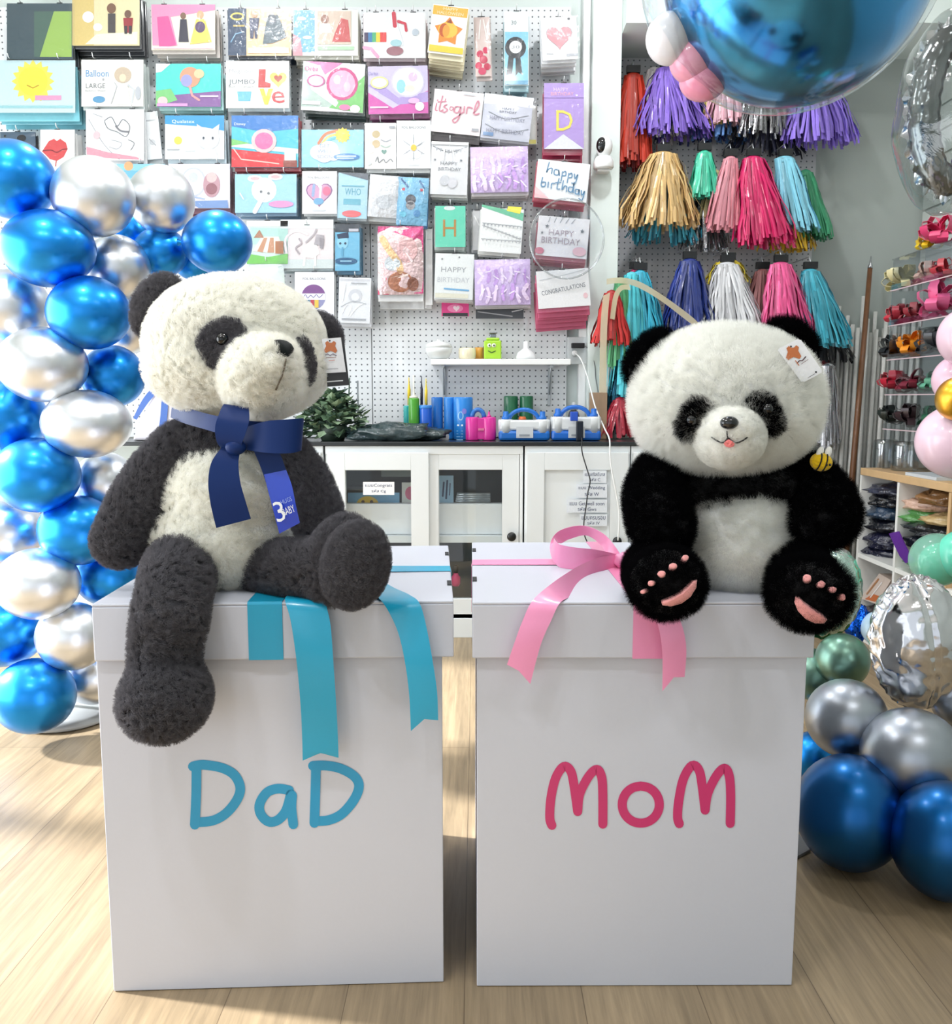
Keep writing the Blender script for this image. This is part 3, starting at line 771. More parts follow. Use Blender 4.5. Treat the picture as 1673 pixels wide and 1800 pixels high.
packet(647, 116, 752, 200, (200, 190, 222), [('p', [(647, 162), (690, 190), (752, 160), (752, 200), (647, 200)], (206, 90, 170)), ('p', [(647, 150), (700, 184), (752, 180), (752, 162), (700, 172), (660, 140)], (170, 150, 206)), ('e', 717, 144, 30, 28, (206, 200, 226)), ('e', 717, 144, 27, 25, (236, 234, 240)), ('e', 705, 152, 8, 12, (150, 206, 214)), ('e', 726, 136, 8, 8, (214, 190, 214)), ('e', 720, 156, 9, 6, (240, 226, 200)), ('e', 667, 145, 16, 11, (226, 234, 150)), ('e', 667, 145, 13, 8, (240, 240, 226)), ('t', 'Orbz', 656, 129, 6, (150, 140, 190)), ('e', 737, 188, 8, 8, (240, 238, 244)), ('e', 727, 178, 10, 5, (230, 180, 220)), ('r', 650, 187, 682, 190, (240, 200, 230))], 'lilac and magenta packet with a round white balloon', 'lilac and magenta packet', hooks=2, stack=3, scol=(130, 70, 110), rot=-1)
packet(760, 160, 847, 235, (236, 226, 228), [('l', crom([(766, 186), (765, 197), (768, 198)], 4), 2.2, (206, 130, 150)), ('e', 767, 180, 1.4, 1.4, (206, 130, 150)), ('l', [(781, 176), (780, 180)], 1.4, (206, 130, 150)), ('l', crom([(796, 190), (791, 189), (790, 194), (794, 195), (796, 190), (797, 196)], 3), 1.4, (206, 130, 150)), ('l', crom([(775, 172), (772, 192), (773, 199), (778, 196)], 4), 2.2, (206, 130, 150)), ('l', [(768, 183), (782, 181)], 1.8, (206, 130, 150)), ('l', crom([(784, 186), (779, 190), (786, 195), (781, 200), (776, 198)], 4), 2.2, (206, 130, 150)), ('l', crom([(808, 188), (800, 188), (798, 197), (805, 198), (809, 187), (808, 205), (802, 216), (797, 212), (806, 204), (814, 196)], 4), 2.2, (206, 130, 150)), ('l', [(815, 186), (815, 197)], 2.2, (206, 130, 150)), ('l', crom([(820, 198), (821, 187), (829, 188)], 4), 2.2, (206, 130, 150)), ('l', crom([(832, 196), (840, 182), (838, 174), (834, 184), (834, 198), (842, 196)], 4), 2.4, (206, 130, 150)), ('r', 832, 223, 844, 228, G2), ('r', 812, 164, 832, 166, G3)], "pale pink card lettered it's a girl in script", "it's a girl card", rot=6, stack=3, scol=(70, 66, 70), drop=.018)
packet(848, 168, 934, 246, (198, 200, 214), [('r', 848, 168, 934, 186, (232, 233, 236)), ('t', 'HAPPY', 892, 192, 4, (90, 94, 110), 22), ('t', 'BIRTHDAY', 892, 198, 4, (90, 94, 110), 30), ('l', crom([(858, 200), (890, 210), (928, 200)], 6), 1, G1), ('t', 'HAPPY BIRTHDAY', 892, 210, 7, (150, 152, 170), 62), ('l', crom([(854, 222), (890, 234), (930, 224)], 6), 1, G1), ('t', 'HAPPY BIRTHDAY', 890, 232, 7, (140, 142, 160), 66), ('r', 852, 236, 870, 242, (120, 150, 190))], 'grey lilac birthday banner bag with white header', 'grey lilac banner bag', rot=6, stack=4, scol=(206, 206, 212), bulge=.005, mk=glossy)
packet(956, 146, 1026, 262, (168, 140, 206), [('t', 'HAPPY', 986, 157, 6, (226, 200, 236), 26), ('t', 'BIRTHDAY', 988, 165, 6, (236, 170, 190), 40), ('r', 956, 171, 1026, 172.5, (146, 118, 186)), ('t', 'D', 992, 212, 36, (240, 210, 80), 29), ('p', [(956, 262), (990, 236), (1026, 262)], (214, 214, 220))], 'purple pennant packet with a golden letter D', 'purple letter D packet', stack=4, scol=(160, 50, 80), Y=4.08, drop=.012)
packet(918, 186, 944, 254, (214, 214, 208), [('r', 919, 246, 942, 253, (226, 214, 110)), ('l', [(930, 196), (924, 240)], 3, (240, 240, 238))], 'clear narrow bag with a yellow bottom edge', 'bag with the yellow edge', bulge=.006, stack=0, mk=glossy, Y=4.15)
# --- third row
packet(71, 228, 131, 300, (244, 243, 242), [('p', [(74, 266), (86, 248), (95, 244), (100, 248), (106, 244), (116, 251), (119, 262), (112, 276), (100, 283), (88, 280)], (204, 70, 74)), ('l', crom([(76, 265), (90, 264), (100, 268), (110, 263), (118, 262)], 4), 2, (130, 34, 44)), ('l', [(99, 282), (98, 292)], 2, (190, 90, 90))], 'white packet with a pair of glossy red lips', 'red lips packet', stack=2, scol=(226, 226, 226))
packet(151, 192, 253, 282, (242, 242, 243), [('l', crom([(156, 210), (180, 250), (200, 272), (210, 280)], 5), 1.3, G2), ('l', crom([(184, 212), (196, 206), (206, 222), (216, 210), (228, 222), (222, 240), (206, 232), (190, 226), (184, 214)], 4), 1.6, G1), ('l', crom([(196, 246), (214, 252), (206, 262), (192, 258)], 4), 1.2, G2), ('l', crom([(226, 246), (236, 252), (230, 264)], 4), 1.4, G1), ('e', 170, 238, 6, 7, (226, 190, 196)), ('p', [(152, 258), (190, 268), (240, 276), (250, 281), (153, 276)], (226, 150, 166)), ('l', [(164, 200), (180, 206)], 1.2, G2), ('l', crom([(204, 222), (212, 230), (226, 232)], 4), 3, (120, 120, 126))], 'white packet with grey line drawing and pink stripe', 'grey line drawing packet', hooks=2, stack=3, scol=(214, 216, 218))
packet(255, 196, 281, 280, (240, 243, 244), [('e', 267, 250, 5, 5, G3), ('l', [(262, 244), (272, 256)], 1.4, G2), ('r', 260, 210, 276, 212, G3)], 'narrow white packet squeezed beside the line drawing packet', 'narrow white packet', stack=1, rot=-6, Y=4.13)
packet(290, 203, 394, 280, (226, 229, 230), [('p', [(290, 203), (394, 203), (394, 230), (350, 222), (290, 218)], (60, 150, 206)), ('t', 'Qualatex', 322, 214, 7, (230, 240, 246), 40), ('e', 313, 247, 7, 7, (232, 210, 90)), ('e', 366, 244, 20, 19, (206, 210, 216)), ('p', [(348, 236), (346, 218), (362, 228)], (206, 210, 216)), ('p', [(384, 236), (386, 218), (372, 228)], (206, 210, 216)), ('p', [(354, 262), (378, 262), (384, 279), (348, 279)], (214, 218, 222)), ('e', 358, 243, 1.8, 2.4, (80, 86, 96)), ('e', 374, 243, 1.8, 2.4, (80, 86, 96)), ('r', 294, 262, 316, 264, G2), ('r', 325, 264, 344, 266, G3)], 'grey and white packet with blue header and a pale cat balloon', 'pale cat balloon packet', hooks=2, stack=3, scol=(196, 214, 222))
packet(407, 203, 524, 294, (80, 186, 208), [('p', [(407, 203), (524, 203), (524, 226), (466, 232), (407, 222)], (58, 120, 190)), ('p', [(407, 250), (524, 262), (524, 270), (407, 258)], (236, 230, 220)), ('p', [(407, 244), (440, 252), (407, 256)], (120, 190, 110)), ('p', [(407, 262), (500, 272), (500, 294), (407, 294)], (206, 56, 64)), ('l', [(411, 262), (424, 280), (490, 288)], 2, (236, 190, 180)), ('r', 500, 268, 520, 282, (236, 232, 226)), ('r', 498, 282, 522, 294, (140, 70, 60)), ('e', 464, 248, 22, 21, (244, 190, 190)), ('e', 464, 248, 16, 15, (226, 110, 160)), ('t', 'Disney', 422, 219, 6, (230, 238, 246), 20)], 'blue packet with a red fence and one round pink balloon', 'red fence packet', hooks=2, stack=4, scol=(150, 60, 70), Y=4.09)
packet(530, 228, 639, 294, (150, 208, 234), [('l', crom([(560, 252), (572, 236), (592, 230)], 5), 5, (236, 130, 90)), ('l', crom([(566, 253), (576, 241), (592, 236)], 5), 4, (244, 206, 110)), ('l', crom([(572, 254), (580, 246), (592, 242)], 5), 4, (90, 176, 190)), ('s', 602, 238, 14, (246, 214, 80), 12, .78), ('e', 602, 238, 10, 10, (250, 222, 90)), ('e', 560, 268, 15, 13, (244, 247, 250)), ('e', 578, 262, 17, 14, (244, 247, 250)), ('e', 586, 272, 12, 11, (244, 247, 250)), ('e', 570, 276, 14, 10, (244, 247, 250)), ('t', 'GET', 571, 257, 6, (130, 150, 180), 18), ('t', 'WELL', 571, 266, 6, (130, 150, 180), 26), ('t', 'SOON', 571, 276, 6, (130, 150, 180), 26), ('e', 609, 276, 23, 6, (70, 130, 190)), ('r', 592, 274, 626, 276, (210, 226, 240)), ('r', 592, 278, 622, 279.5, (190, 214, 236))], 'sky blue packet lettered GET WELL SOON under a rainbow', 'GET WELL SOON packet', hooks=2, stack=3, scol=(90, 100, 104), drop=-.008)
packet(641, 216, 696, 297, (241, 240, 236), [('e', 661, 236, 7, 6.5, (196, 178, 140)), ('e', 649, 246, 7, 7, (226, 216, 206)), ('e', 661, 253, 7, 7, (206, 186, 150)), ('e', 651, 262, 8, 8, (232, 226, 220)), ('l', crom([(670, 246), (678, 249), (686, 246)], 4), 2, G2), ('l', crom([(670, 256), (678, 259), (686, 256)], 4), 2, (170, 190, 180)), ('h', 675, 267, 5, (110, 150, 140)), ('l', crom([(660, 284), (664, 276), (666, 286), (674, 280), (678, 286), (686, 280), (690, 284)], 4), 1.5, G1), ('e', 649, 287, 4, 4, G3), ('r', 684, 222, 694, 226, G2)], 'white card with gold and pearl balloon discs', 'gold balloon disc card', stack=3, sleeve=2)
packet(697, 212, 757, 296, (240, 242, 244), [('t', 'FOIL BALLOONS', 727, 224, 4, G1, 42)] + [('e', 727 + 11 * cos(q), 260 + 13 * sin(q), 8, 8, (226, 229, 234)) for q in (0, 1.05, 2.1, 3.14, 4.19, 5.24)] + [('l', crom([(727 + 8 * cos(q), 260 + 8 * sin(q)), (727 + 21 * cos(q), 260 + 23 * sin(q))], 2), 1, G2) for q in (.5, 1.57, 2.6, 3.7, 4.7, 5.8)] + [('e', 727, 260, 5, 5.5, (236, 190, 70)), ('r', 715, 288, 738, 290, G3)], 'white daisy foil balloon card with yellow centre', 'daisy balloon card', stack=3, sleeve=2)
packet(757, 250, 822, 342, (226, 227, 230), [('l', crom([(760, 258), (788, 268), (818, 258)], 6), 1.4, G1)] + [('p', [(764 + i * 7, 260 + 4 * sin(i * .45)), (769 + i * 7, 260 + 4 * sin(i * .45)), (766.5 + i * 7, 267 + 4 * sin(i * .45))], G2) for i in range(8)] + [('t', 'HAPPY', 789, 288, 6, G1, 30), ('t', 'BIRTHDAY', 790, 298, 6, G1, 40), ('e', 782, 318, 8, 9, (206, 208, 214)), ('e', 796, 322, 8, 9, (214, 214, 220)), ('s', 810, 282, 3, G1), ('s', 764, 282, 3, G1), ('l', [(780, 262), (778, 282)], 3, (240, 240, 242)), ('l', [(794, 262), (798, 280)], 2, (240, 240, 242)), ('r', 757, 250, 822, 255, (240, 241, 242))], 'clear white bag lettered HAPPY BIRTHDAY under a bunting', 'white birthday bunting bag', stack=4, rot=2, bulge=.004, scol=(214, 216, 216), mk=glossy)
LIL = (214, 190, 236)
def foil_letters(x0, y0, x1, y1, seed, c=(196, 158, 226)):
    rr = random.Random(seed); o = []
    for r in range(2):
        n = 7
        for i in range(n):
            x = x0 + (i + .5) * (x1 - x0) / n + rr.uniform(-2, 2); y = y0 + (r + .5) * (y1 - y0) / 2 + rr.uniform(-3, 3)
            o.append(('l', crom([(x + rr.uniform(-4, 4), y - 12), (x + rr.uniform(-5, 5), y), (x + rr.uniform(-4, 4), y + 12)], 3), rr.uniform(4, 7), c if rr.random() < .6 else (232, 214, 246)))
            o.append(('l', [(x - 4, y + rr.uniform(-8, 8)), (x + 5, y + rr.uniform(-8, 8))], 2, (240, 228, 250)))
    return o
packet(827, 258, 928, 338, LIL, foil_letters(830, 280, 926, 334, 4), 'lilac bag of folded foil letters below the grey banner bag', 'upper lilac letter bag', stack=4, bulge=.009, scol=(214, 208, 210), mk=lambda c: M(c, .25, coat=.5, bump=.4, bscale=50, dist=.01), rot=-1)
BLU = (96, 140, 176)
packet(942, 284, 1034, 352, (238, 241, 244), [
    ('l', crom([(962, 288), (959, 306), (962, 300), (968, 298), (968, 307)], 4), 2, BLU), ('l', crom([(980, 300), (973, 300), (973, 308), (980, 308), (980, 300), (982, 309)], 4), 2, BLU), ('l', crom([(987, 302), (986, 318)], 3), 2, BLU), ('l', crom([(987, 304), (992, 301), (993, 308), (987, 309)], 4), 2, BLU), ('l', crom([(998, 304), (997, 320)], 3), 2, BLU), ('l', crom([(998, 306), (1003, 303), (1004, 310), (998, 311)], 4), 2, BLU), ('l', crom([(1008, 304), (1010, 312), (1014, 304), (1011, 320), (1005, 320)], 4), 2, BLU),
    ('l', crom([(953, 316), (952, 330), (958, 331), (959, 324), (953, 324)], 4), 2, BLU), ('l', crom([(964, 323), (964, 332)], 3), 2, BLU), ('l', crom([(970, 333), (970, 325), (975, 324)], 4), 2, BLU), ('l', crom([(982, 315), (980, 332), (985, 333)], 4), 2, BLU), ('l', [(976, 323), (986, 321)], 1.8, BLU), ('l', crom([(990, 318), (989, 334), (993, 327), (997, 328), (997, 336)], 4), 2, BLU), ('l', crom([(1007, 328), (1001, 328), (1001, 335), (1007, 335), (1009, 318), (1009, 337)], 4), 2, BLU), ('l', crom([(1018, 331), (1013, 331), (1013, 338), (1018, 338), (1019, 330), (1020, 340)], 4), 2, BLU), ('l', crom([(1023, 332), (1025, 340), (1029, 332), (1026, 348), (1020, 346)], 4), 2, BLU),
    ('p', [(942, 332), (968, 352), (942, 352)], (236, 190, 196))], 'white card lettered happy birthday in blue script', 'blue script birthday card', rot=6, stack=3, scol=(196, 90, 110), Y=4.08)
# --- fourth row
packet(205, 288, 290, 352, (140, 200, 222), [('e', 226, 292, 8, 8, (240, 170, 120)), ('r', 216, 300, 288, 312, (110, 180, 214))], 'blue packet peeping over the silver balloons', 'blue peeping packet', stack=1)
packet(296, 288, 404, 366, (226, 222, 234), [('e', 340, 320, 22, 26, (196, 200, 214)), ('e', 340, 320, 19, 23, (226, 228, 236)), ('e', 340, 312, 8, 9, (200, 206, 220)), ('e', 372, 325, 15, 22, (190, 150, 160)), ('e', 372, 312, 9, 9, (214, 190, 190)), ('e', 372, 332, 10, 10, (150, 100, 110)), ('p', [(330, 354), (400, 352), (402, 366), (350, 366)], (120, 150, 200)), ('l', [(338, 346), (360, 350)], 2, (160, 180, 214))], 'lilac packet with two round figure balloons', 'two figure balloons packet', hooks=2, stack=3, scol=(120, 80, 96))
packet(413, 306, 521, 374, (160, 206, 232), [('e', 464, 334, 22, 22, (240, 243, 246)), ('p', disc(448, 314, 13, 6, 14), (240, 243, 246)), ('p', disc(484, 311, 13, 6, 14), (240, 243, 246)), ('e', 448, 314, 8, 3, (214, 180, 186)), ('e', 484, 311, 8, 3, (214, 180, 186)), ('l', [(448, 372), (460, 350), (474, 336)], 8, (244, 246, 248)), ('e', 459, 337, 2.4, 2.4, G1), ('e', 472, 340, 2.4, 2.4, G1), ('e', 494, 359, 22, 6, (232, 150, 196)), ('l', [(422, 340), (428, 350)], 2, (240, 244, 248))], 'sky blue packet with a white long-eared bunny balloon', 'bunny balloon packet', hooks=2, stack=4, scol=(120, 150, 176))
packet(531, 301, 592, 376, (241, 241, 246), [('t', 'FOIL BALLOONS', 560, 312, 3.6, G1, 38), ('h', 561, 340, 25, (150, 110, 150)), ('h', 561, 340, 22.5, (206, 160, 190)), ('l', [(552, 326), (550, 344)], 5, (150, 170, 206)), ('l', [(564, 328), (562, 350)], 4, (240, 214, 226)), ('e', 574, 336, 7, 8, (224, 120, 150)), ('e', 560, 354, 9, 6, (120, 170, 206)), ('r', 549, 369, 573, 371, G3)], 'white foil balloon card with a purple rimmed heart', 'purple heart card', stack=2, sleeve=2)
packet(594, 304, 646, 384, (170, 208, 226), [('t', 'WHO', 620, 337, 12, (90, 160, 180), 28), ('r', 604, 350, 634, 360, (110, 176, 196)), ('p', [(594, 304), (646, 316), (646, 304)], (100, 106, 116)), ('e', 619, 376, 17, 6, (226, 110, 116)), ('r', 600, 326, 640, 328, (110, 176, 196))], 'light blue packet with a red oval at its foot', 'red oval packet', stack=2, scol=(196, 206, 212), rot=2)
packet(648, 308, 700, 382, (214, 216, 220), [('p', [(648, 308), (694, 312), (690, 340), (652, 330)], (238, 240, 242)), ('l', [(652, 326), (692, 320)], 3, (244, 246, 248)), ('l', [(656, 350), (690, 344)], 2, (196, 198, 204)), ('e', 676, 356, 14, 12, (196, 200, 206))], 'crumpled silver grey bag with white header', 'silver grey bag', stack=2, bulge=.01, mk=lambda c: M(c, .3, coat=.5, bump=.6, bscale=60, dist=.01), rot=4)
packet(698, 312, 752, 396, (120, 180, 214), [('p', [(704, 334), (744, 330), (744, 386), (700, 388)], (232, 238, 242)), ('l', [(708, 334), (740, 334)], 5, (190, 60, 80)), ('e', 722, 352, 9, 9, (70, 74, 84)), ('e', 722, 362, 8, 8, (150, 150, 154)), ('e', 734, 376, 6, 6, (80, 140, 190)), ('e', 710, 378, 6, 5, (110, 190, 216)), ('l', [(704, 316), (716, 330)], 3, (40, 90, 140)), ('l', [(736, 318), (744, 330)], 3, (60, 110, 160))], 'crumpled blue bag with a red streak and grey balloon', 'crumpled blue bag', stack=1, bulge=.012, scol=(60, 120, 180), mk=lambda c: M(c, .3, coat=.5, bump=.6, bscale=60, dist=.01), rot=3)
packet(765, 362, 818, 434, (96, 206, 176), [('t', 'H', 790, 401, 30, (176, 128, 60), 23), ('e', 790, 366, 10, 4, (214, 224, 224))], 'mint green card with a golden letter H', 'mint letter H card', stack=3, scol=(196, 206, 202))
packet(844, 366, 918, 444, (238, 240, 240), [('p', [(844, 362), (918, 372), (918, 386), (844, 366)], (110, 190, 156)), ('p', [(890, 362), (914, 362), (912, 374), (888, 370)], (236, 226, 80))] + [('l', [(847, y0), (915, y1)], .8, G1) for y0, y1 in ((394, 396), (398, 418), (422, 422))] + [('p', [(848 + i * 6.5, y0 + (y1 - y0) * i / 11), (852 + i * 6.5, y0 + (y1 - y0) * i / 11), (850 + i * 6.5, y0 + (y1 - y0) * i / 11 + 5)], G2) for y0, y1 in ((394, 396), (398, 418), (422, 422)) for i in range(11)], 'white bunting card with a green top edge', 'green edged bunting card', rot=4, stack=4, scol=(222, 224, 222), Y=4.08)
packet(831, 370, 846, 440, (206, 206, 208), [('l', [(834, 380), (842, 396)], 2, (240, 240, 240))], 'thin grey bag beside the green edged bunting card', 'thin grey bag', stack=1, Y=4.13, mk=glossy, scol=(190, 190, 192))
packet(944, 382, 1034, 452, (236, 233, 236), [('l', [(962 + i * 10, 392), (964 + i * 11, 384)], 1.4, G2) for i in range(5)] + [('t', 'HAPPY', 986, 410, 10, (176, 160, 170), 44), ('t', 'BIRTHDAY', 986, 424, 11, (176, 160, 170), 68), ('s', 960, 400, 4, G1), ('s', 1022, 404, 4, G1), ('s', 952, 412, 3, G1), ('s', 1018, 436, 4, G1), ('e', 1020, 440, 12, 8, (232, 190, 200)), ('e', 950, 444, 8, 6, (206, 120, 140))], 'white birthday topper card behind the clear round bubble', 'birthday topper card', rot=5, stack=4, scol=(206, 130, 146), Y=4.11, drop=.006)
packet(764, 446, 832, 526, (232, 236, 236), [('t', 'HAPPY', 797, 474, 9, G2, 44), ('t', 'BIRTHDAY', 797, 492, 9, (200, 204, 210), 56), ('l', [(782, 508), (824, 510)], 3, (110, 170, 214)), ('r', 766, 516, 824, 524, (226, 224, 206)), ('e', 776, 456, 1.5, 1.5, G1), ('e', 806, 452, 1.5, 1.5, G1)], 'white bag lettered HAPPY BIRTHDAY with a blue streak', 'blue streak birthday bag', stack=3, rot=2, scol=(216, 216, 214))
packet(834, 456, 932, 536, LIL, foil_letters(838, 470, 930, 532, 9), 'lilac bag of folded foil letters under the bunting card', 'lower lilac letter bag', stack=4, bulge=.009, scol=(206, 202, 206), mk=lambda c: M(c, .25, coat=.5, bump=.4, bscale=50, dist=.01), rot=-1)
packet(944, 474, 1036, 540, (241, 240, 241), [('t', 'CONGRATULATIONS', 990, 508, 8, (110, 112, 122), 78, -8), ('l', crom([(950, 490), (980, 486), (1030, 476)], 4), 1, G3), ('e', 1028, 522, 4, 5, (240, 200, 206))], 'white card lettered CONGRATULATIONS on a pink fanned stack', 'CONGRATULATIONS card', rot=-4, stack=6, scol=(206, 96, 130), Y=4.05, drop=.012)
CU = (184, 120, 90)
packet(664, 398, 744, 518, (226, 196, 196), [('p', [(664, 398), (744, 398), (744, 516), (728, 516), (726, 420), (690, 408), (664, 412)], (216, 66, 130)), ('p', [(664, 480), (680, 490), (684, 518), (664, 518)], (220, 40, 96)), ('l', crom([(672, 420), (684, 440), (700, 462), (704, 476)], 5), 12, (232, 190, 140)), ('e', 690, 464, 14, 13, (200, 206, 210)), ('e', 704, 496, 22, 18, CU), ('l', [(690, 490), (716, 484)], 4, (226, 200, 190)), ('e', 716, 440, 18, 22, (226, 180, 180)), ('l', [(700, 420), (724, 460)], 4, (240, 220, 220)), ('e', 726, 500, 10, 12, (150, 96, 76))], 'crinkled pink bag of rose gold and copper foil balloons', 'rose gold foil bag', stack=2, bulge=.016, mk=lambda c: M(c, .28, metal=.35, coat=.5, bump=.7, bscale=50, dist=.01), scol=(226, 228, 230), drop=.022)
packet(434, 388, 506, 464, (206, 226, 220), [('r', 434, 388, 506, 398, (236, 240, 240)), ('p', [(440, 400), (506, 402), (506, 424), (440, 430)], (180, 220, 210)), ('p', [(444, 442), (460, 416), (490, 416), (500, 446)], (240, 232, 220)), ('p', [(452, 442), (464, 418), (470, 418), (462, 444)], (200, 150, 120)), ('p', [(470, 444), (475, 418), (481, 418), (482, 444)], (200, 150, 120)), ('p', [(446, 418), (456, 404), (464, 418)], (170, 120, 96)), ('r', 484, 424, 498, 446, (176, 116, 80)), ('p', [(434, 446), (470, 452), (506, 446), (506, 464), (434, 464)], (120, 196, 96))], 'mint packet with a striped circus tent on grass', 'circus tent packet', hooks=1, stack=2)
packet(493, 396, 586, 472, (228, 218, 220), [('r', 493, 386, 586, 402, (222, 232, 232)), ('r', 493, 456, 586, 472, (206, 216, 216)), ('l', crom([(504, 448), (502, 420), (520, 406), (540, 412)], 5), 4, (236, 226, 228)), ('p', [(530, 434), (556, 428), (562, 446), (550, 454), (534, 452)], (236, 234, 234)), ('l', [(536, 450), (534, 466)], 4, (238, 236, 236)), ('l', [(554, 450), (554, 466)], 4, (238, 236, 236)), ('l', crom([(526, 446), (520, 436), (530, 428), (526, 420)], 4), 3, (170, 160, 166)), ('p', [(552, 430), (556, 412), (570, 414), (566, 432)], (170, 164, 170)), ('l', crom([(538, 426), (552, 412), (556, 404)], 4), 3, (180, 172, 178)), ('p', [(562, 418), (570, 420), (568, 438), (562, 436)], (150, 144, 150))], 'pale pink packet with a grey maned unicorn', 'pale pink unicorn packet', hooks=1, stack=2, scol=(196, 210, 212))
packet(589, 394, 632, 476, (110, 180, 214), [('r', 589, 394, 632, 408, (58, 64, 74)), ('r', 613, 402, 630, 407, (190, 190, 200)), ('e', 602, 426, 10, 12, (140, 200, 226)), ('p', [(592, 412), (612, 408), (613, 418), (594, 420)], (30, 50, 80)), ('e', 598, 428, 2, 2, (30, 50, 80)), ('e', 607, 428, 2, 2, (30, 50, 80)), ('e', 608, 459, 20, 6, (40, 90, 130)), ('r', 598, 458, 618, 460, (150, 200, 226)), ('l', [(602, 436), (602, 450)], 3, (90, 160, 196))], 'blue packet with dark header and a boy face balloon', 'blue boy face packet', stack=2, scol=(80, 130, 160))
packet(518, 478, 587, 556, (238, 238, 246), [('t', 'FOIL BALLOONS', 552, 490, 4, G1, 40), ('e', 551, 522, 21, 22, (150, 150, 190)), ('p', [(530, 521)] + [(551 + 21 * cos(q), 521 + 21 * sin(q)) for q in [PI + PI * i / 12 for i in range(13)]], (126, 80, 140)), ('r', 530, 516, 572, 527, (236, 236, 244)), ('l', crom([(533, 523), (537, 518), (541, 524), (546, 519), (551, 523), (556, 518), (561, 523), (567, 518)], 3), 1.4, (130, 126, 170)), ('r', 546, 527, 552, 542, (190, 70, 80)), ('r', 553, 527, 560, 541, (232, 196, 80)), ('r', 538, 527, 545, 540, (110, 140, 160))], 'white foil balloon card with a round purple striped badge', 'striped badge card', stack=2, sleeve=2)
packet(595, 488, 651, 568, (228, 230, 234), [('r', 597, 490, 649, 494, (206, 208, 214)), ('e', 624, 520, 12, 12, (206, 208, 214)), ('e', 624, 522, 7, 7, (228, 230, 234)), ('l', crom([(602, 552), (610, 536), (618, 540), (612, 556)], 4), 1.6, (244, 246, 248)), ('l', crom([(616, 556), (628, 540), (640, 532)], 4), 2, (244, 246, 248)), ('l', crom([(600, 540), (620, 530), (644, 534)], 4), 1, G2), ('r', 602, 560, 644, 563, G2), ('l', [(606, 500), (602, 530)], 2, (246, 247, 250)), ('r', 616, 497, 644, 499, G2)], 'clear white bag with faint sketch beside the striped badge card', 'faint sketch bag', stack=5, rot=2, sleeve=True, scol=(214, 216, 220))
packet(440, 462, 500, 520, (222, 234, 230), [('p', [(440, 470), (500, 462), (498, 490), (450, 520)], (208, 224, 218)), ('l', [(448, 478), (496, 470)], 1, (190, 206, 200))], 'pale mint bag showing behind the big panda head', 'pale mint bag', stack=1, rot=-4, bulge=.006, mk=glossy)
packet(776, 527, 824, 556, (222, 60, 136), [('e', 800, 542, 14, 7, (240, 130, 180)), ('h', 802, 542, 6, (244, 220, 230)), ('r', 778, 550, 822, 556, (40, 40, 46))], 'hot pink packet peeping below the blue streak birthday bag', 'hot pink packet', stack=0, Y=4.16, sleeve=False)
packet(836, 538, 920, 560, (66, 68, 74), [('l', [(840, 548), (900, 556)], 2, (160, 160, 166)), ('l', [(900, 548), (918, 544)], 2, (200, 200, 204))], 'dark packet peeping below the lower lilac bag', 'dark peeping packet', stack=0, Y=4.16, sleeve=False, hooks=0)
packet(748, 402, 760, 536, (232, 233, 235), [('r', 750, 420, 758, 422, G3)], 'thin white card between the copper bag and the mint card', 'thin white card', stack=1, Y=4.14, sleeve=False, scol=(226, 226, 228))
packet(0, 232, 62, 262, (70, 90, 110), [('l', [(10, 240), (50, 256)], 4, (30, 34, 40)), ('e', 40, 244, 8, 6, (30, 34, 40))], 'dark bag hanging above the topmost blue balloon', 'dark bag', stack=1, bulge=.01, mk=glossy, scol=(40, 44, 50), Y=4.14)

# clear flat bubble balloon hung in front of the cards
t = thing('bubble_balloon', 'clear round bubble balloon hanging in front of the topper card', 'balloon', P(996, 420, 4.02))
mb = MB(); c = P(996, 420, 4.02); s = SP(4.02, 420)
mb.tube([c + Vector((65 * s * cos(q), .006 * sin(3 * q), 68 * s * sin(q))) for q in [2 * PI * i / 40 for i in range(41)]], .0042, film_mat((226, 230, 232), .22, .3, 20, .1), 8, False)
mb.build('rim', t)
mb = MB(); mb.ell(c, (64 * s, .012, 67 * s), film_mat((252, 253, 254), .03, .3, 14, .06), nu=36, nv=18); mb.build('skin', t)

# --- small shelf on the pegboard
YS = 4.07
sz0, sz1 = P(880, 641, YS).z, P(880, 631, YS).z
t = thing('wall_shelf', 'narrow white shelf on brackets fixed to the pegboard', 'shelf', (P(880, 641, YS).x, YS, sz0))
mb = MB(); mb.box((P(757, 636, YS).x, YS, sz0), (P(1003, 636, YS).x, YW - .012, sz1), white); mb.build('board', t, bevel=.002)
for px in (779, 968):
    x = P(px, 640, 4.15).x
    mb = MB(); mb.box((x - .006, YW - .016, sz0 - .18), (x + .006, YW - .0095, sz0 - .001), M((190, 196, 200), .4, metal=.3)); mb.box((x - .006, YS + .03, sz0 - .012), (x + .006, YW - .016, sz0 - .001), M((190, 196, 200), .4, metal=.3))
    mb.tube([(x, YS + .05, sz0 - .01), (x, YW - .06, sz0 - .05), (x, YW - .02, sz0 - .13)], .004, M((190, 196, 200), .4, metal=.3), 6); mb.build('bracket', t)
def on(px, Y, z): 
    p = P(px, 640, Y); return Vector((p.x, Y, z))
s4 = SP(4.13, 620)
mb = MB(); c = on(771, 4.13, sz1 + .001)
mb.lathe(c, [(.030, 0), (.045, .006), (.058, .03), (.062, .05), (.059, .05), (.055, .03), (.042, .009), (.002, .008)], M((222, 226, 226), .12, coat=.3), 24)
o = mb.build('glass_dish', origin=c); tag(o, 'clear grey glass dish with lid at the end of the small shelf', 'dish')
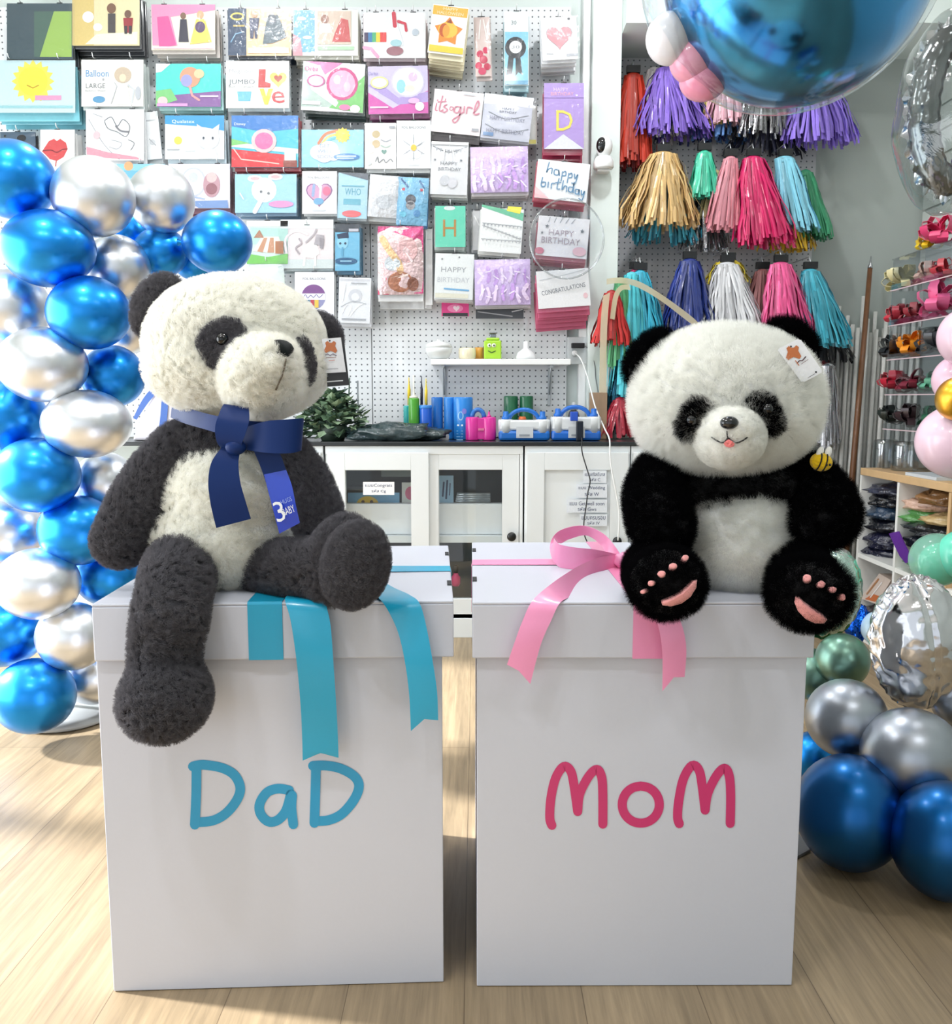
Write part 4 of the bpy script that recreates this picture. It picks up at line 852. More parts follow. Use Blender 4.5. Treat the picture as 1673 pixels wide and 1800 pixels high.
mb = MB(); mb.lathe(c + Vector((0, 0, .051)), [(.061, 0), (.055, .016), (.035, .026), (.01, .03), (.008, .036), (.001, .037)], M((228, 232, 232), .12, coat=.3), 24); mb.build('lid', o)
mb = MB(); c = on(822, 4.14, sz1 + .001)
def rib(n, amp): return lambda k: 1 + amp * cos(n * 2 * PI * k)
for nm, px, r, h, colr, lab in (('ribbed_cup', 821, .037, .05, (236, 226, 196), 'cream ribbed cup on the small shelf'), ('candle_cup', 842, .022, .055, (222, 160, 70), 'amber ribbed cup behind the cream one on the small shelf')):
    mb = MB(); c = on(px, 4.13 if nm == 'ribbed_cup' else 4.18, sz1 + .001); vs, fs = [], []
    rows = []
    for (rr, z) in ((.8, 0), (1, .006), (1.03, h * .5), (1, h - .004), (.9, h), (.82, h - .006), (.8, .01)):
        rows.append([c + Vector((cos(2 * PI * k / 60) * r * rr * (1 + .025 * cos(20 * 2 * PI * k / 60)), sin(2 * PI * k / 60) * r * rr * (1 + .025 * cos(20 * 2 * PI * k / 60)), z)) for k in range(60)])
    mb.grid(rows, glossy(colr), True, close=True); mb.add([c + Vector((cos(2 * PI * k / 30) * r * .8, sin(2 * PI * k / 30) * r * .8, .01)) for k in range(30)], [tuple(range(30))], glossy(colr))
    tag(mb.build(nm, origin=c), lab, 'cup')
c = on(866, 4.13, sz1 + .001)
lime = glossy((166, 214, 50))
t = thing('toy_dispenser', 'lime green dispenser with a face and silver spout on the small shelf', 'dispenser', c)
mb = MB(); mb.box(c + Vector((-.04, -.03, 0)), c + Vector((.038, .03, .082)), lime); mb.box(c + Vector((-.03, -.026, .082)), c + Vector((.03, .026, .094)), lime); mb.build('body', t, bevel=.008)
mb = MB(); mb.box(c + Vector((-.014, -.012, .094)), c + Vector((.014, .012, .112)), M((150, 156, 160), .25, metal=.9)); mb.box(c + Vector((-.018, -.02, .112)), c + Vector((.02, .014, .12)), M((150, 156, 160), .25, metal=.9)); mb.build('spout', t, bevel=.003)
mb = MB()
dk = matte((50, 90, 30))
mb.lathe(c + Vector((-.016, -.0305, .06)), [(.009, 0), (.009, .002)], M((236, 240, 220), .3), 16, rotm(ax=90)); mb.lathe(c + Vector((.004, -.0305, .06)), [(.009, 0), (.009, .002)], M((236, 240, 220), .3), 16, rotm(ax=90))
mb.lathe(c + Vector((-.016, -.033, .06)), [(.004, 0), (.004, .001)], dk, 12, rotm(ax=90)); mb.lathe(c + Vector((.004, -.033, .06)), [(.004, 0), (.004, .001)], dk, 12, rotm(ax=90))
mb.tube([c + Vector((-.022, -.031, .036)), c + Vector((-.006, -.032, .028)), c + Vector((.012, -.031, .036))], .002, dk, 6); mb.build('face', t)
mb = MB(); c = on(924, 4.13, sz1 + .001)
mb.lathe(c, [(.046, 0), (.045, .012), (.036, .03), (.02, .042), (.012, .048), (.011, .078), (.009, .08), (.008, .05), (.003, .048)], M((240, 242, 244), .25, coat=.3), 28)
tag(mb.build('funnel', origin=c), 'white plastic funnel standing upside down on the small shelf', 'funnel')
# ================================================================== things on the worktop
def plast(c): return M(c, .28, coat=.25, var=.03)
zt_ = ZT + .0008
def cyl(name, label, cat, p0, p1, ptop, Y, c, cap=None, group=None, rimc=None, extra=None):
    x0, x1 = P(p0, 740, Y).x, P(p1, 740, Y).x
    r = (x1 - x0) / 2; cx = (x0 + x1) / 2; h = P((p0 + p1) / 2, ptop, Y).z - zt_
    o = Vector((cx, Y, zt_))
    mb = MB(); mb.lathe(o, [(r * .96, 0), (r, .004), (r, h - .006), (r * .95, h - .001), (r * .9, h)], plast(c), 24)
    ob = mb.build(name, origin=o); tag(ob, label, cat, group)
    if rimc:
        mb = MB(); mb.lathe(o, [(r * 1.03, h - .012), (r * 1.06, h - .01), (r * 1.06, h - .002), (r * 1.0, h + .002), (r * .8, h + .002)], plast(rimc), 24, cap=False); mb.build('rim', ob)
    if extra:
        mb = MB()
        def to3(x, y, d):
            q = (P(x, y, Y).x - cx) / r; q = max(-.98, min(.98, q)); a = math.asin(q)
            return Vector((cx + (r + d) * sin(a), Y - (r + d) * cos(a), P(x, y, Y - r).z))
        draw(mb, extra, to3); mb.build('print', ob)
    return ob, o, r, h
BL = (30, 112, 206)
cyl('pump_cylinder', 'teal pump tube at the end of the row on the worktop', 'pump', 709, 722, 713, 4.12, (48, 176, 176))
ob, o, r, h = cyl('hand_pump', 'grass green balloon hand pump standing on the worktop', 'pump', 718, 737, 700, 4.05, (76, 160, 44))
mb = MB(); mb.lathe(o + Vector((0, 0, h + .0005)), [(r * .8, 0), (r * .8, .008), (.006, .012), (.0035, .03), (.0035, .1)], plast((226, 226, 214)), 14); mb.build('nozzle', ob)
cyl('pump_cylinder', 'royal blue tub holding the yellow and black pump handles', 'pump', 737, 759, 713, 4.05, (30, 96, 206), rimc=(60, 140, 226))
def spike(px, ptop, pbot, Y, c, lab, w=.0075):
    p = P(px, pbot, Y); h = P(px, ptop, Y).z - p.z
    mb = MB(); mb.lathe(p, [(w, 0), (w, h * .55), (w * .75, h * .62), (w * .35, h * .8), (w * .3, h * .97), (w * .1, h)], plast(c), 12)
    tag(mb.build('pump_nozzle', origin=p), lab, 'nozzle', 'pump nozzles')
spike(719, 663, 712, 4.13, (236, 206, 40), 'yellow pump nozzle behind the green hand pump')
spike(741, 661, 711.5, 4.056, (40, 42, 60), 'black pump nozzle standing in the royal blue tub', .006)
spike(749, 665, 711.5, 4.045, (240, 210, 60), 'yellow pump nozzle standing in the royal blue tub', .0065)
cyl('canister', 'blue canister next to the royal blue tub', 'canister', 758, 779, 698, 4.12, (36, 116, 200), group='tall blue canisters')
cyl('canister', 'blue canister between the two other blue canisters', 'canister', 780, 799, 698, 4.10, (46, 136, 220), group='tall blue canisters')
cyl('canister', 'widest blue canister, printed with white rings', 'canister', 797, 831, 698, 4.06, (40, 132, 216), group='tall blue canisters', extra=[('e', 810, 731, 5, 8, (150, 200, 236)), ('e', 810, 731, 3, 6, (40, 132, 216)), ('e', 816, 723, 4, 5, (130, 130, 214)), ('r', 804, 746, 814, 749, (220, 236, 246)), ('r', 803, 757, 814, 758.5, (120, 180, 230)), ('r', 803, 762, 814, 763.5, (120, 180, 230)), ('r', 803, 767, 814, 768.5, (120, 180, 230)), ('r', 803, 772, 814, 774, (150, 200, 240))])
card3('paper_slip', 'folded white paper slip lying against the blue canisters', 'paper', 760, 764, 789, 773, 4.02, [('r', 781, 762, 788, 772, (236, 240, 246))], (236, 240, 246), .002, tilt=6)
# twin pump, magenta
Y = 4.0
c0 = Vector((P(845, 770, Y).x, Y, zt_))
mag = plast((214, 44, 150))
t = thing('balloon_pump', 'magenta twin balloon pump with round blue handle', 'pump', c0)
mb = MB(); w = P(872, 770, Y).x - P(819, 770, Y).x; hh = P(845, 733, Y).z - zt_
for sx in (-1, 1): mb.lathe(c0 + Vector((sx * w * .27, 0, 0)), [(w * .23, 0), (w * .235, .004), (w * .235, hh - .006), (w * .21, hh)], mag, 24)
mb.box(c0 + Vector((-w * .2, -.022, .004)), c0 + Vector((w * .2, .03, hh - .004)), mag); mb.build('body', t, bevel=.002)
mb = MB(); mb.tube([c0 + Vector((-.012 + .026 * cos(q), 0, hh - .002 + .034 * sin(q))) for q in [PI * i / 10 for i in range(11)]], .010, plast((40, 110, 190)), 10); mb.build('handle', t)
mb = MB(); mb.lathe(c0 + Vector((w * .27, -.006, hh + .0005)), [(.010, 0), (.009, .006), (.005, .008), (.004, .02), (.002, .024)], mag, 12); mb.build('nozzle', t)
mb = MB(); mb.box(c0 + Vector((-.012, -.026, hh * .42)), c0 + Vector((.014, -.0225, hh * .52)), plast((226, 120, 160))); mb.build('badge', t)
# tall green canisters at the back
for px0, px1, lab in ((885, 910, 'dark green canister nearest the magenta pump, behind the blue pump'), (913, 937, 'dark green canister behind the middle of the blue pump')):
    ob, o, r, h = cyl('canister', lab, 'canister', px0, px1, 696, 4.17, (34, 108, 72), group='dark green canisters')
mb = MB(); p = P(918, 733, 4.12); mb.lathe(Vector((p.x, 4.12, zt_)), [(.018, 0), (.018, .09), (.014, .1)], plast((226, 110, 50)), 16); tag(mb.build('bottle_cap'), 'orange capped bottle glimpsed behind the blue pump handle', 'bottle')
def epump(px0, px1, Y, label, ptop, blue, group):
    x0, x1 = P(px0, 770, Y).x, P(px1, 770, Y).x; cx = (x0 + x1) / 2; w = x1 - x0
    o = Vector((cx, Y, zt_)); t = thing('balloon_pump', label, 'pump', o, group)
    hm = P(900, 756, Y).z - zt_; hh = P(900, ptop, Y).z - zt_
    mb = MB(); mb.box(o + Vector((-w / 2, -.05, 0)), o + Vector((w / 2, .05, hm)), blue); mb.build('base', t, bevel=.012)
    wm = plast((226, 230, 232))
    mb = MB(); mb.box(o + Vector((-w * .48, -.046, hm + .0005)), o + Vector((w * .48, .046, hh)), wm); mb.build('lid', t, bevel=.008)
    mb = MB()
    for sx in (-1, 1): mb.lathe(o + Vector((sx * w * .36, -.018, hm - .01)), [(w * .15, 0), (w * .15, hh - hm + .006), (w * .135, hh - hm + .012)], wm, 20)
    mb.build('air_outlet', t)
    for sx in (-1, 1):
        mb = MB(); mb.lathe(o + Vector((sx * w * .36, -.018, hh + .003)), [(.018, 0), (.018, .01), (.012, .014), (.012, .03), (.01, .034)], blue, 16); mb.build('nozzle', t)
    mb = MB(); mb.tube([o + Vector((w * .3 * cos(q), .012, hh - .006 + .05 * sin(q))) for q in [PI * i / 12 for i in range(13)]], .0095, blue, 10); mb.build('handle', t)
    mb = MB(); mb.box(o + Vector((-w * .16, -.053, .012)), o + Vector((w * .17, -.0505, .06)), M((206, 210, 214), .4)); mb.box(o + Vector((-w * .1, -.0545, .02)), o + Vector((w * .1, -.0532, .028)), M((150, 156, 164), .4)); mb.build('label_plate', t)
    return t
epump(876, 965, 3.98, 'blue and white electric balloon pump with arched handle and label plate', 738, plast((22, 108, 196)), 'blue electric balloon pumps')
epump(967, 1054, 3.985, 'blue and white electric pump under the hanging white cable', 733, plast((24, 104, 200)), 'blue electric balloon pumps')
o = Vector((P(1018, 740, 3.92).x, 3.915, zt_)); mb = MB(); mb.box(o + Vector((-.014, -.012, 0)), o + Vector((.016, .006, .085)), M((14, 24, 40), .35)); mb.box(o + Vector((-.04, -.004, .085)), o + Vector((-.006, .006, .125)), plast((34, 80, 190))); tag(mb.build('tape_dispenser', origin=o, bevel=.004), 'navy tape dispenser leaning on the electric pump', 'dispenser')
# dark plastic bag, plant, dark vase
def lump(name, label, cat, c, r, mat, amp=.25, fr=3., group=None, nu=36, nv=20, rot=None, seed=0., stuff=None, flatten=True):
    c = Vector(c)
    mb = MB(); mb.ell((0, 0, 0), r, mat, rot, nu, nv, fn=lambda v: 1 + amp * mnoise.noise(v * fr + Vector((seed, 0, 0))) + amp * .5 * mnoise.noise(v * fr * 2.3 + Vector((0, seed, 0))))
    zmin = min(v.z for v in mb.v)
    for v in mb.v:
        if flatten and v.z < -r[2] * .55: v.z = -r[2] * .55
        v += c
    o = mb.build(name, origin=c); tag(o, label, cat, group, stuff); return o
a, b_ = P(612, 775, 3.98), P(780, 775, 3.98)
lump('plastic_bag', 'flattened dark green plastic bag lying on the worktop', 'bag', ((a.x + b_.x) / 2, 3.965, zt_ + .028), ((b_.x - a.x) / 2, .085, .048), M((52, 68, 70), .25, coat=.4, bump=.5, bscale=40, dist=.01), .35, 2.2)
leafm = [M((84, 110, 84), .5), M((136, 160, 130), .5), M((60, 84, 72), .5)]
pt = thing('artificial_plant', 'bushy grey green artificial plant behind the big panda shoulder', 'plant', (P(585, 770, 3.99).x, 3.99, zt_))
c0 = W[pt.name]
mb = MB(); mb.lathe(c0, [(.05, 0), (.06, .03), (.06, .06), (.055, .065), (.05, .06), (.002, .06)], M((60, 76, 64), .5), 20); mb.build('pot', pt)
rr = random.Random(3); mb = MB()
for i in range(460):
    th = rr.uniform(0, 2 * PI); el = rr.uniform(-.3, 1.45); R0 = rr.uniform(.04, .15)
    c = c0 + Vector((R0 * cos(th) * cos(el), R0 * .6 * sin(th) * cos(el), .06 + .15 * sin(el) * rr.uniform(.5, 1)))
    d = Vector((cos(th), sin(th) * .5, rr.uniform(-.5, .8))).normalized(); s_ = Vector((-sin(th), cos(th), rr.uniform(-.4, .4))).normalized(); L_ = rr.uniform(.035, .062)
    n_ = d.cross(s_)
    mb.add([c, c + d * L_ * .4 + s_ * L_ * .42 + n_ * .004, c + d * L_, c + d * L_ * .4 - s_ * L_ * .42 + n_ * .004, c + d * L_ * .45 - n_ * .004], [(0, 1, 4), (1, 2, 4), (2, 3, 4), (3, 0, 4)], leafm[i % 3], False)
o = mb.build('foliage', pt, fix=False); o['kind'] = 'stuff'
mb = MB(); mb.tube([c0 + Vector((.06, 0, .12)), c0 + Vector((.075, -.01, .2)), c0 + Vector((.08, -.02, .27))], .003, leafm[2], 6); mb.build('stem', pt)
# thin grey rod by the plant
mb = MB(); p = P(630, 770, 4.12); mb.tube([(p.x, 4.12, zt_), (p.x, 4.12, zt_ + .26)], .004, M((120, 126, 130), .4, metal=.5), 8); mb.lathe((p.x, 4.12, zt_), [(.03, 0), (.03, .006), (.004, .008)], M((120, 126, 130), .4, metal=.5), 16); tag(mb.build('metal_stand'), 'thin grey metal rod stand beside the plant on the worktop', 'stand')

# sockets, cables, camera on the pillar
mb = MB(); a = P(998, 592, 4.2); b_ = P(1030, 640, 4.2)
mb.box((a.x, 4.212, b_.z), (b_.x + .02, 4.24, a.z), M((214, 220, 222), .5)); so = mb.build('wall_socket', bevel=.003); tag(so, 'white wall socket box with black plug and white cable', 'socket')
mb = MB(); a = P(1004, 603, 4.2); b_ = P(1027, 612, 4.2); mb.box((a.x, 4.185, b_.z), (b_.x, 4.2115, a.z), blk); mb.build('plug', so, bevel=.003)
mb = MB(); mb.lathe(P(1009, 621, 4.2), [(.012, 0), (.012, .02), (.008, .024)], white, 14, rotm(ax=90)); mb.build('plug', so)
cordw = M((240, 242, 242), .4); cordk = M((40, 42, 46), .5)
def cable(name, label, pts, r, mat):
    mb = MB(); mb.tube([P(*q) for q in crom(pts, 6)], r, mat, 8); return tag(mb.build(name), label, 'cable')
cable('charging_cable', 'white cable hanging from the wall socket past the worktop edge', [(1012, 621, 4.16), (1022, 634, 4.13), (1034, 668, 4.1), (1046, 715, 4.05), (1062, 752, 3.93), (1071, 772, 3.83), (1072, 800, 3.815), (1075, 826, 3.81), (1083, 868, 3.81), (1088, 905, 3.81), (1086, 950, 3.81)], .0032, cordw)
cable('power_cord', 'thin dark cord drooping over the noted cabinet door', [(1022, 770, 3.9), (1022.5, 776, 3.83), (1023, 795, 3.82), (1031, 823, 3.815), (1037, 845, 3.815), (1033, 866, 3.815), (1030, 890, 3.815), (1026, 920, 3.815), (1027, 940, 3.815), (1034, 957, 3.81)], .0026, cordk)
cable('adapter_cord', 'grey adapter cord running down from the black plug', [(1029, 609, 4.19), (1038, 618, 4.17), (1045, 640, 4.16), (1047, 665, 4.155), (1052, 700, 4.15), (1053, 765, 4.14)], .0022, M((110, 114, 116), .5))
mb = MB(); a = P(1038, 690, 4.1); b_ = P(1066, 775, 4.1); mb.box((a.x, 4.1, zt_), (b_.x, 4.148, a.z), M((170, 142, 116), .7)); tag(mb.build('cardboard_box', bevel=.002), 'small brown cardboard box on the worktop behind the white cable', 'box')
c = P(1008, 735, 4.17); c.z = zt_
t = thing('glass_bottle', 'dark glass bottle on the worktop beneath the wall socket', 'bottle', c)
mb = MB(); mb.lathe(c, [(.028, 0), (.03, .006), (.03, .09), (.022, .12), (.012, .13)], M((70, 74, 78), .15, coat=.4), 18); mb.build('body', t)
mb = MB(); mb.lathe(c + Vector((0, 0, .1305)), [(.016, 0), (.016, .008), (.008, .012), (.008, .03), (.004, .034)], M((206, 210, 212), .3), 14); mb.build('stopper', t)
# security camera
c = P(1061, 296, 4.1)
camw = M((238, 240, 240), .3, coat=.2); c.y = 4.11
t = thing('security_camera', 'small white security camera with black face fixed to the pillar', 'camera', c)
mb = MB(); mb.box((c.x - .028, 4.1, c.z - .012), (c.x + .028, 4.159, c.z - .002), camw); mb.build('bracket', t, bevel=.004)
mb = MB(); mb.lathe(c + Vector((0, 0, -.001)), [(.04, 0), (.044, .006), (.043, .03), (.034, .05), (.02, .056)], camw, 24); mb.build('base', t)
mb = MB(); h = c + Vector((.002, -.002, .092)); mb.ell(h, (.036, .036, .046), camw); mb.build('head', t)
mb = MB(); mb.ell(h + Vector((-.013, -.016, .002)), (.024, .023, .034), M((16, 18, 20), .12, coat=.5)); mb.ell(h + Vector((-.018, -.036, .004)), (.006, .005, .006), M((50, 54, 60), .1)); mb.build('lens', t)

# ================================================================== paper tassels in the recess
def tassel(px, ptop, pbot, wpx, Y, c, label, n=70, kind='paper', wtop=None, seed=1, flat=.55, lw=.0052, wild=.3, clip=True, group='bunches of paper tassels', pxb=None, ws=1.18):
    rr = random.Random(seed)
    top = P(px, ptop, Y); bot = P(px, pbot, Y); lean = (P(pxb, pbot, Y) - bot) if pxb else Vector((0, 0, 0)); s = SP(Y, (ptop + pbot) / 2)
    R = wpx * ws * s / 2; Rt = (wtop or 22) * s / 2; H = top.z - bot.z
    t = thing('paper_tassel', label, 'tassel', bot, group)
    n = int(n * 1.6)
    mats = []
    for f in (1., .88, 1.1):
        cc = tuple(max(0, min(255, x * f)) for x in c)
        mats.append(M(cc, .3, coat=.4, bump=.2, bscale=70) if kind == 'foil' else (M(cc, .22, metal=.75, bump=.4, bscale=60, dist=.006) if kind == 'metal' else M(cc, .55, coat=.15, bscale=60)))
    mb = MB()
    for i in range(n):
        th = rr.uniform(0, 2 * PI); q = math.sqrt(rr.uniform(.25, 1)) if i % 3 else 1.
        L_ = H * rr.uniform(.86, 1.0); w = lw * rr.uniform(.8, 1.4)
        r0 = Rt * q; r1 = R * q * rr.uniform(.86, 1.06)
        rows = []
        ph = rr.uniform(-.25, .25) * wild * 8; tw = rr.uniform(-1, 1) * .6
        for k in range(7):
            u = k / 6
            r = r0 + (r1 - r0) * (u ** .8 if u < .8 else .8 ** .8 + (u - .8) * .5 + .06) + R * .06 * sin(3 * PI * u + ph * 6) * wild * 3
            a_ = th + ph * u * .4
            p = top + Vector((cos(a_) * r, sin(a_) * r * flat, -L_ * u - .008 * (1 - u))) + lean * u
            sd = Vector((-sin(a_ + tw * u), cos(a_ + tw * u) * flat, 0)).normalized()
            rows.append([p - sd * w, p + Vector((cos(a_), sin(a_) * flat, 0)) * .0015, p + sd * w])
        mb.grid(rows, mats[rr.randrange(3)], False)
    o = mb.build('fringe', t, fix=False); o['kind'] = 'stuff'
    mb = MB(); mb.lathe(top + Vector((0, 0, -.03)), [(Rt * 1.06, 0), (Rt * 1.1, .012), (Rt * .7, .03), (Rt * .2, .036)], mats[0], 18, sy=flat); mb.build('knot', t)
    if clip:
        mb = MB(); mb.box(top + Vector((-.03, -.012, .004)), top + Vector((.03, .012, .034)), blk); mb.tube([top + Vector((0, 0, .034)), top + Vector((0, .02, .06)), (top.x, YR - .01, top.z + .064)], .0025, wire, 6); mb.build('hanger_clip', t)
    return t
T = tassel
Yt = 4.28
T(1172, 118, 244, 128, Yt, (134, 104, 206), 'purple paper tassel bunch under the pink balloon on the top row', 90, seed=2, wtop=30, pxb=1184)
T(1113, 130, 292, 62, 4.3, (190, 50, 26), 'orange red paper tassel next to the pillar', 60, seed=3, wtop=30)
T(1110, 190, 300, 70, 4.36, (150, 30, 36), 'dark red tassel hanging behind the orange red one', 40, seed=4, clip=False)
T(1150, 120, 250, 92, 4.36, (232, 226, 226), 'white and silver tassel behind the purple bunch', 60, seed=5, clip=False)
T(1205, 140, 250, 120, 4.37, (34, 44, 104), 'navy tassel tucked behind the purple bunch', 50, seed=6, clip=False)
T(1278, 120, 224, 66, 4.3, (226, 176, 190), 'pale pink tassel hanging under the blue orb balloon', 60, seed=7)
T(1258, 140, 226, 46, 4.34, (226, 206, 120), 'pale yellow tassel between the purple and pale pink ones', 30, seed=8, clip=False)
T(1275, 170, 250, 100, 4.38, (86, 130, 190), 'slate blue tassel behind the pale pink one', 50, seed=9, clip=False)
T(1345, 110, 246, 104, 4.32, (150, 150, 154), 'silver grey tassel under the blue orb balloon', 90, 'metal', seed=10, wtop=40)
T(1345, 190, 278, 120, 4.4, (28, 30, 52), 'dark navy tassel behind the silver grey one', 50, seed=11, clip=False)
T(1432, 120, 258, 112, 4.28, (138, 112, 214), 'purple tassel at the far end of the top row', 90, seed=12, wtop=46, pxb=1448)
T(1166, 268, 404, 132, 4.2, (206, 172, 116), 'large gold beige paper tassel on the middle row', 110, 'foil', seed=13, wtop=40, pxb=1160)
T(1238, 266, 350, 50, 4.24, (76, 206, 170), 'mint green tassel on the middle row', 60, 'foil', seed=14, wild=.3, pxb=1240)
T(1284, 276, 408, 52, 4.22, (226, 150, 164), 'light pink tassel next to the crimson one', 70, seed=15, wild=.3, pxb=1272)
T(1324, 276, 436, 96, 4.2, (206, 34, 100), 'crimson pink tassel on the middle row', 110, 'foil', seed=16, wtop=34, pxb=1350)
T(1380, 276, 410, 62, 4.24, (130, 200, 222), 'pale sky blue tassel beside the crimson one', 60, 'foil', seed=17, wtop=34, pxb=1408)
T(1416, 300, 424, 50, 4.3, (54, 140, 100), 'green tassel at the end of the middle row', 50, seed=18, clip=False, pxb=1440)
T(1170, 320, 432, 112, 4.32, (70, 170, 196), 'turquoise tassel behind the large gold beige one', 50, seed=19, clip=False)
T(1240, 330, 442, 76, 4.34, (150, 150, 154), 'silver tassel behind the mint one', 50, 'metal', seed=20, clip=False)
T(1385, 360, 444, 86, 4.32, (220, 176, 40), 'mustard yellow tassel behind the crimson one', 50, seed=21, clip=False)
T(1256, 300, 392, 40, 4.3, (226, 214, 156), 'cream tassel strips behind the mint one', 30, seed=22, clip=False)
T(1125, 476, 600, 84, 4.18, (60, 180, 210), 'long cyan tissue tassel beside the little panda ear', 70, 'paper', seed=23, wild=.3)
T(1110, 480, 700, 64, 4.13, (80, 196, 210), 'very long turquoise tissue strips hanging to the worktop', 50, 'paper', seed=24, wild=.35, clip=False)
T(1118, 474, 530, 40, 4.24, (226, 50, 120), 'small hot pink tassel above the cyan one', 40, seed=25)
T(1075, 512, 610, 60, 4.08, (176, 38, 36), 'red tassel in front of the pillar', 50, 'paper', seed=26, wild=.3, clip=False)
T(1092, 490, 652, 48, 4.12, (90, 176, 120), 'green tissue strips between the red and cyan tassels', 24, 'paper', seed=27, wild=.3, clip=False)
T(1095, 630, 768, 66, 4.16, (40, 96, 120), 'dark teal foil tassel above the end of the worktop', 50, 'metal', seed=28, wild=.3, clip=False)
T(1090, 700, 770, 60, 4.12, (170, 40, 60), 'dark red foil tassel low behind the little panda', 40, 'foil', seed=29, wild=.3, clip=False)
T(1212, 456, 590, 84, 4.2, (38, 58, 136), 'royal navy tassel on the lower row', 90, 'foil', seed=30, wtop=30)
T(1278, 462, 590, 92, 4.2, (206, 208, 212), 'silver white tassel on the lower row', 90, 'foil', seed=31, wtop=34, pxb=1292)
T(1280, 458, 500, 70, 4.24, (230, 210, 70), 'yellow tassel top peeping out behind the silver white one', 40, seed=32, wtop=40)
T(1372, 462, 592, 88, 4.2, (232, 92, 150), 'bubblegum pink tassel on the lower row', 90, 'foil', seed=33, wtop=34, pxb=1388)
T(1340, 474, 580, 60, 4.3, (180, 120, 120), 'dusty rose tassel behind the silver white one', 40, seed=34)
T(1424, 474, 612, 84, 4.22, (66, 168, 190), 'turquoise blue tassel at the end of the lower row', 90, 'foil', seed=35, wtop=30, pxb=1452)
T(1424, 480, 604, 50, 4.3, (200, 200, 206), 'silver tassel between the pink and turquoise blue ones', 40, 'metal', seed=36, clip=False)
T(1445, 630, 770, 60, 4.36, (120, 40, 46), 'dark red tassel low beside the clear sticks', 40, seed=37, clip=False)
T(1456, 640, 790, 50, 4.3, (206, 206, 210), 'silver tassel low beside the clear sticks', 40, 'metal', seed=38, clip=False)
T(1450, 560, 640, 90, 4.38, (24, 24, 28), 'black tassel behind the turquoise blue one', 40, seed=39, clip=False)
# loose ribbon loop in front of the lower tassels
def loose(name, label, pts, mat, cat='ribbon'):
    mb = MB(); strip(mb, pts, mat, 6, 3); return tag(mb.build(name, fix=False, solid=.0006), label, cat)
loose('organza_ribbon', 'cream organza ribbon looping past the cyan tassel', [(1066, 500, 1066, 490, 4.06), (1090, 498, 1094, 488, 4.05), (1120, 505, 1126, 496, 4.05), (1160, 528, 1166, 520, 4.05), (1205, 562, 1210, 552, 4.06), (1226, 578, 1228, 568, 4.06)], M((206, 196, 166), .4, coat=.2, alpha=.6))
loose('organza_ribbon', 'long cream ribbon hanging straight down beside the red tassel', [(1060, 520, 1072, 514, 4.02), (1056, 560, 1068, 558, 4.02), (1054, 620, 1066, 620, 4.02), (1053, 690, 1066, 690, 4.02)], M((216, 204, 176), .4, coat=.2, alpha=.6))
loose('organza_ribbon', 'cream ribbon arching over the green tissue strips', [(1072, 560, 1080, 562, 4.03), (1078, 520, 1086, 524, 4.03), (1090, 502, 1094, 510, 4.03), (1106, 500, 1108, 510, 4.03)], M((212, 202, 170), .4, coat=.2, alpha=.6))

# ================================================================== corner: clear sticks, pole, cube shelf, bow rack
stm = M((214, 214, 210), .12, coat=.5, var=.1)
rr = random.Random(11)
for i in range(30):
    row = i % 3
    xb = P(1446 + i * 5.4, 800, 4.3).x; xb = min(xb, XR - .075)
    Yt2 = YR - .02 - row * .028; ptop = 572 + rr.uniform(-26, 22) - (30 if i % 7 == 3 else 0)
    bt = Vector((xb, Yt2 - .10, .002)); tp = Vector((xb + .055, Yt2, P(1500, ptop, Yt2).z))
    mb = MB(); mb.tube([bt, tp], .0095, stm, 8)
    tag(mb.build('balloon_stick', origin=bt), 'clear plastic balloon stick leaning in the corner behind the brown pole', 'stick', 'clear sticks leaning in the corner')
wood = M((112, 74, 46), .45, coat=.2, var=.3, bscale=30)
bt = P(1486, 900, 4.12); bt.z = .003; tp = P(1529, 472, 4.36)
t = thing('wooden_pole', 'brown wooden pole with pointed metal tip leaning in the corner', 'pole', bt)
mb = MB(); mb.tube([bt, tp], [.017, .011], wood, 12); mb.build('shaft', t)
d = (tp - bt).normalized()
mb = MB(); mb.tube([tp + d * .0005, tp + d * .012, tp + d * .024, tp + d * .06], [.0125, .011, .006, .001], M((190, 192, 196), .25, metal=.9), 12); mb.build('tip', t)

# cube shelf along the side wall
XS = 1.65
def py_(px, py): p = PX(px, py, XS); return p
zs = py_(1640, 845).z
yfar, ymid, ynear = py_(1512, 830).y, py_(1576, 900).y, py_(1668, 900).y
shw = M((232, 233, 230), .45); oak = M((206, 172, 128), .5, var=.12, bscale=20)
t = thing('cube_shelf', 'white cube shelf with pale oak top along the side wall', 'shelf', (1.85, ymid, 0))
th = .018
zm = py_(1577, 1000).z
mb = MB(); mb.box((XS, ynear - .34, zs - .03), (XR - .02, yfar, zs), oak); mb.build('top', t, bevel=.002)
for y, m_ in ((yfar - th, shw), (ymid - th / 2, shw), (ynear - th / 2, oak), (ynear - .34, shw)):
    mb = MB(); mb.box((XS, y, .03), (XR - .02, y + th, zs - .031), m_); mb.build('upright', t)
mb = MB(); mb.box((XS + .002, ynear - .34, zm - th), (XR - .02, yfar, zm), shw); mb.build('shelf_board', t)
mb = MB(); mb.box((XS, ynear - .34, 0), (XR - .02, yfar, .03), shw); mb.build('base', t)
mb = MB(); mb.box((XR - .019, ynear - .34, 0), (XR - .012, yfar, zs - .035), M((170, 150, 132), .7)); mb.build('back_panel', t)
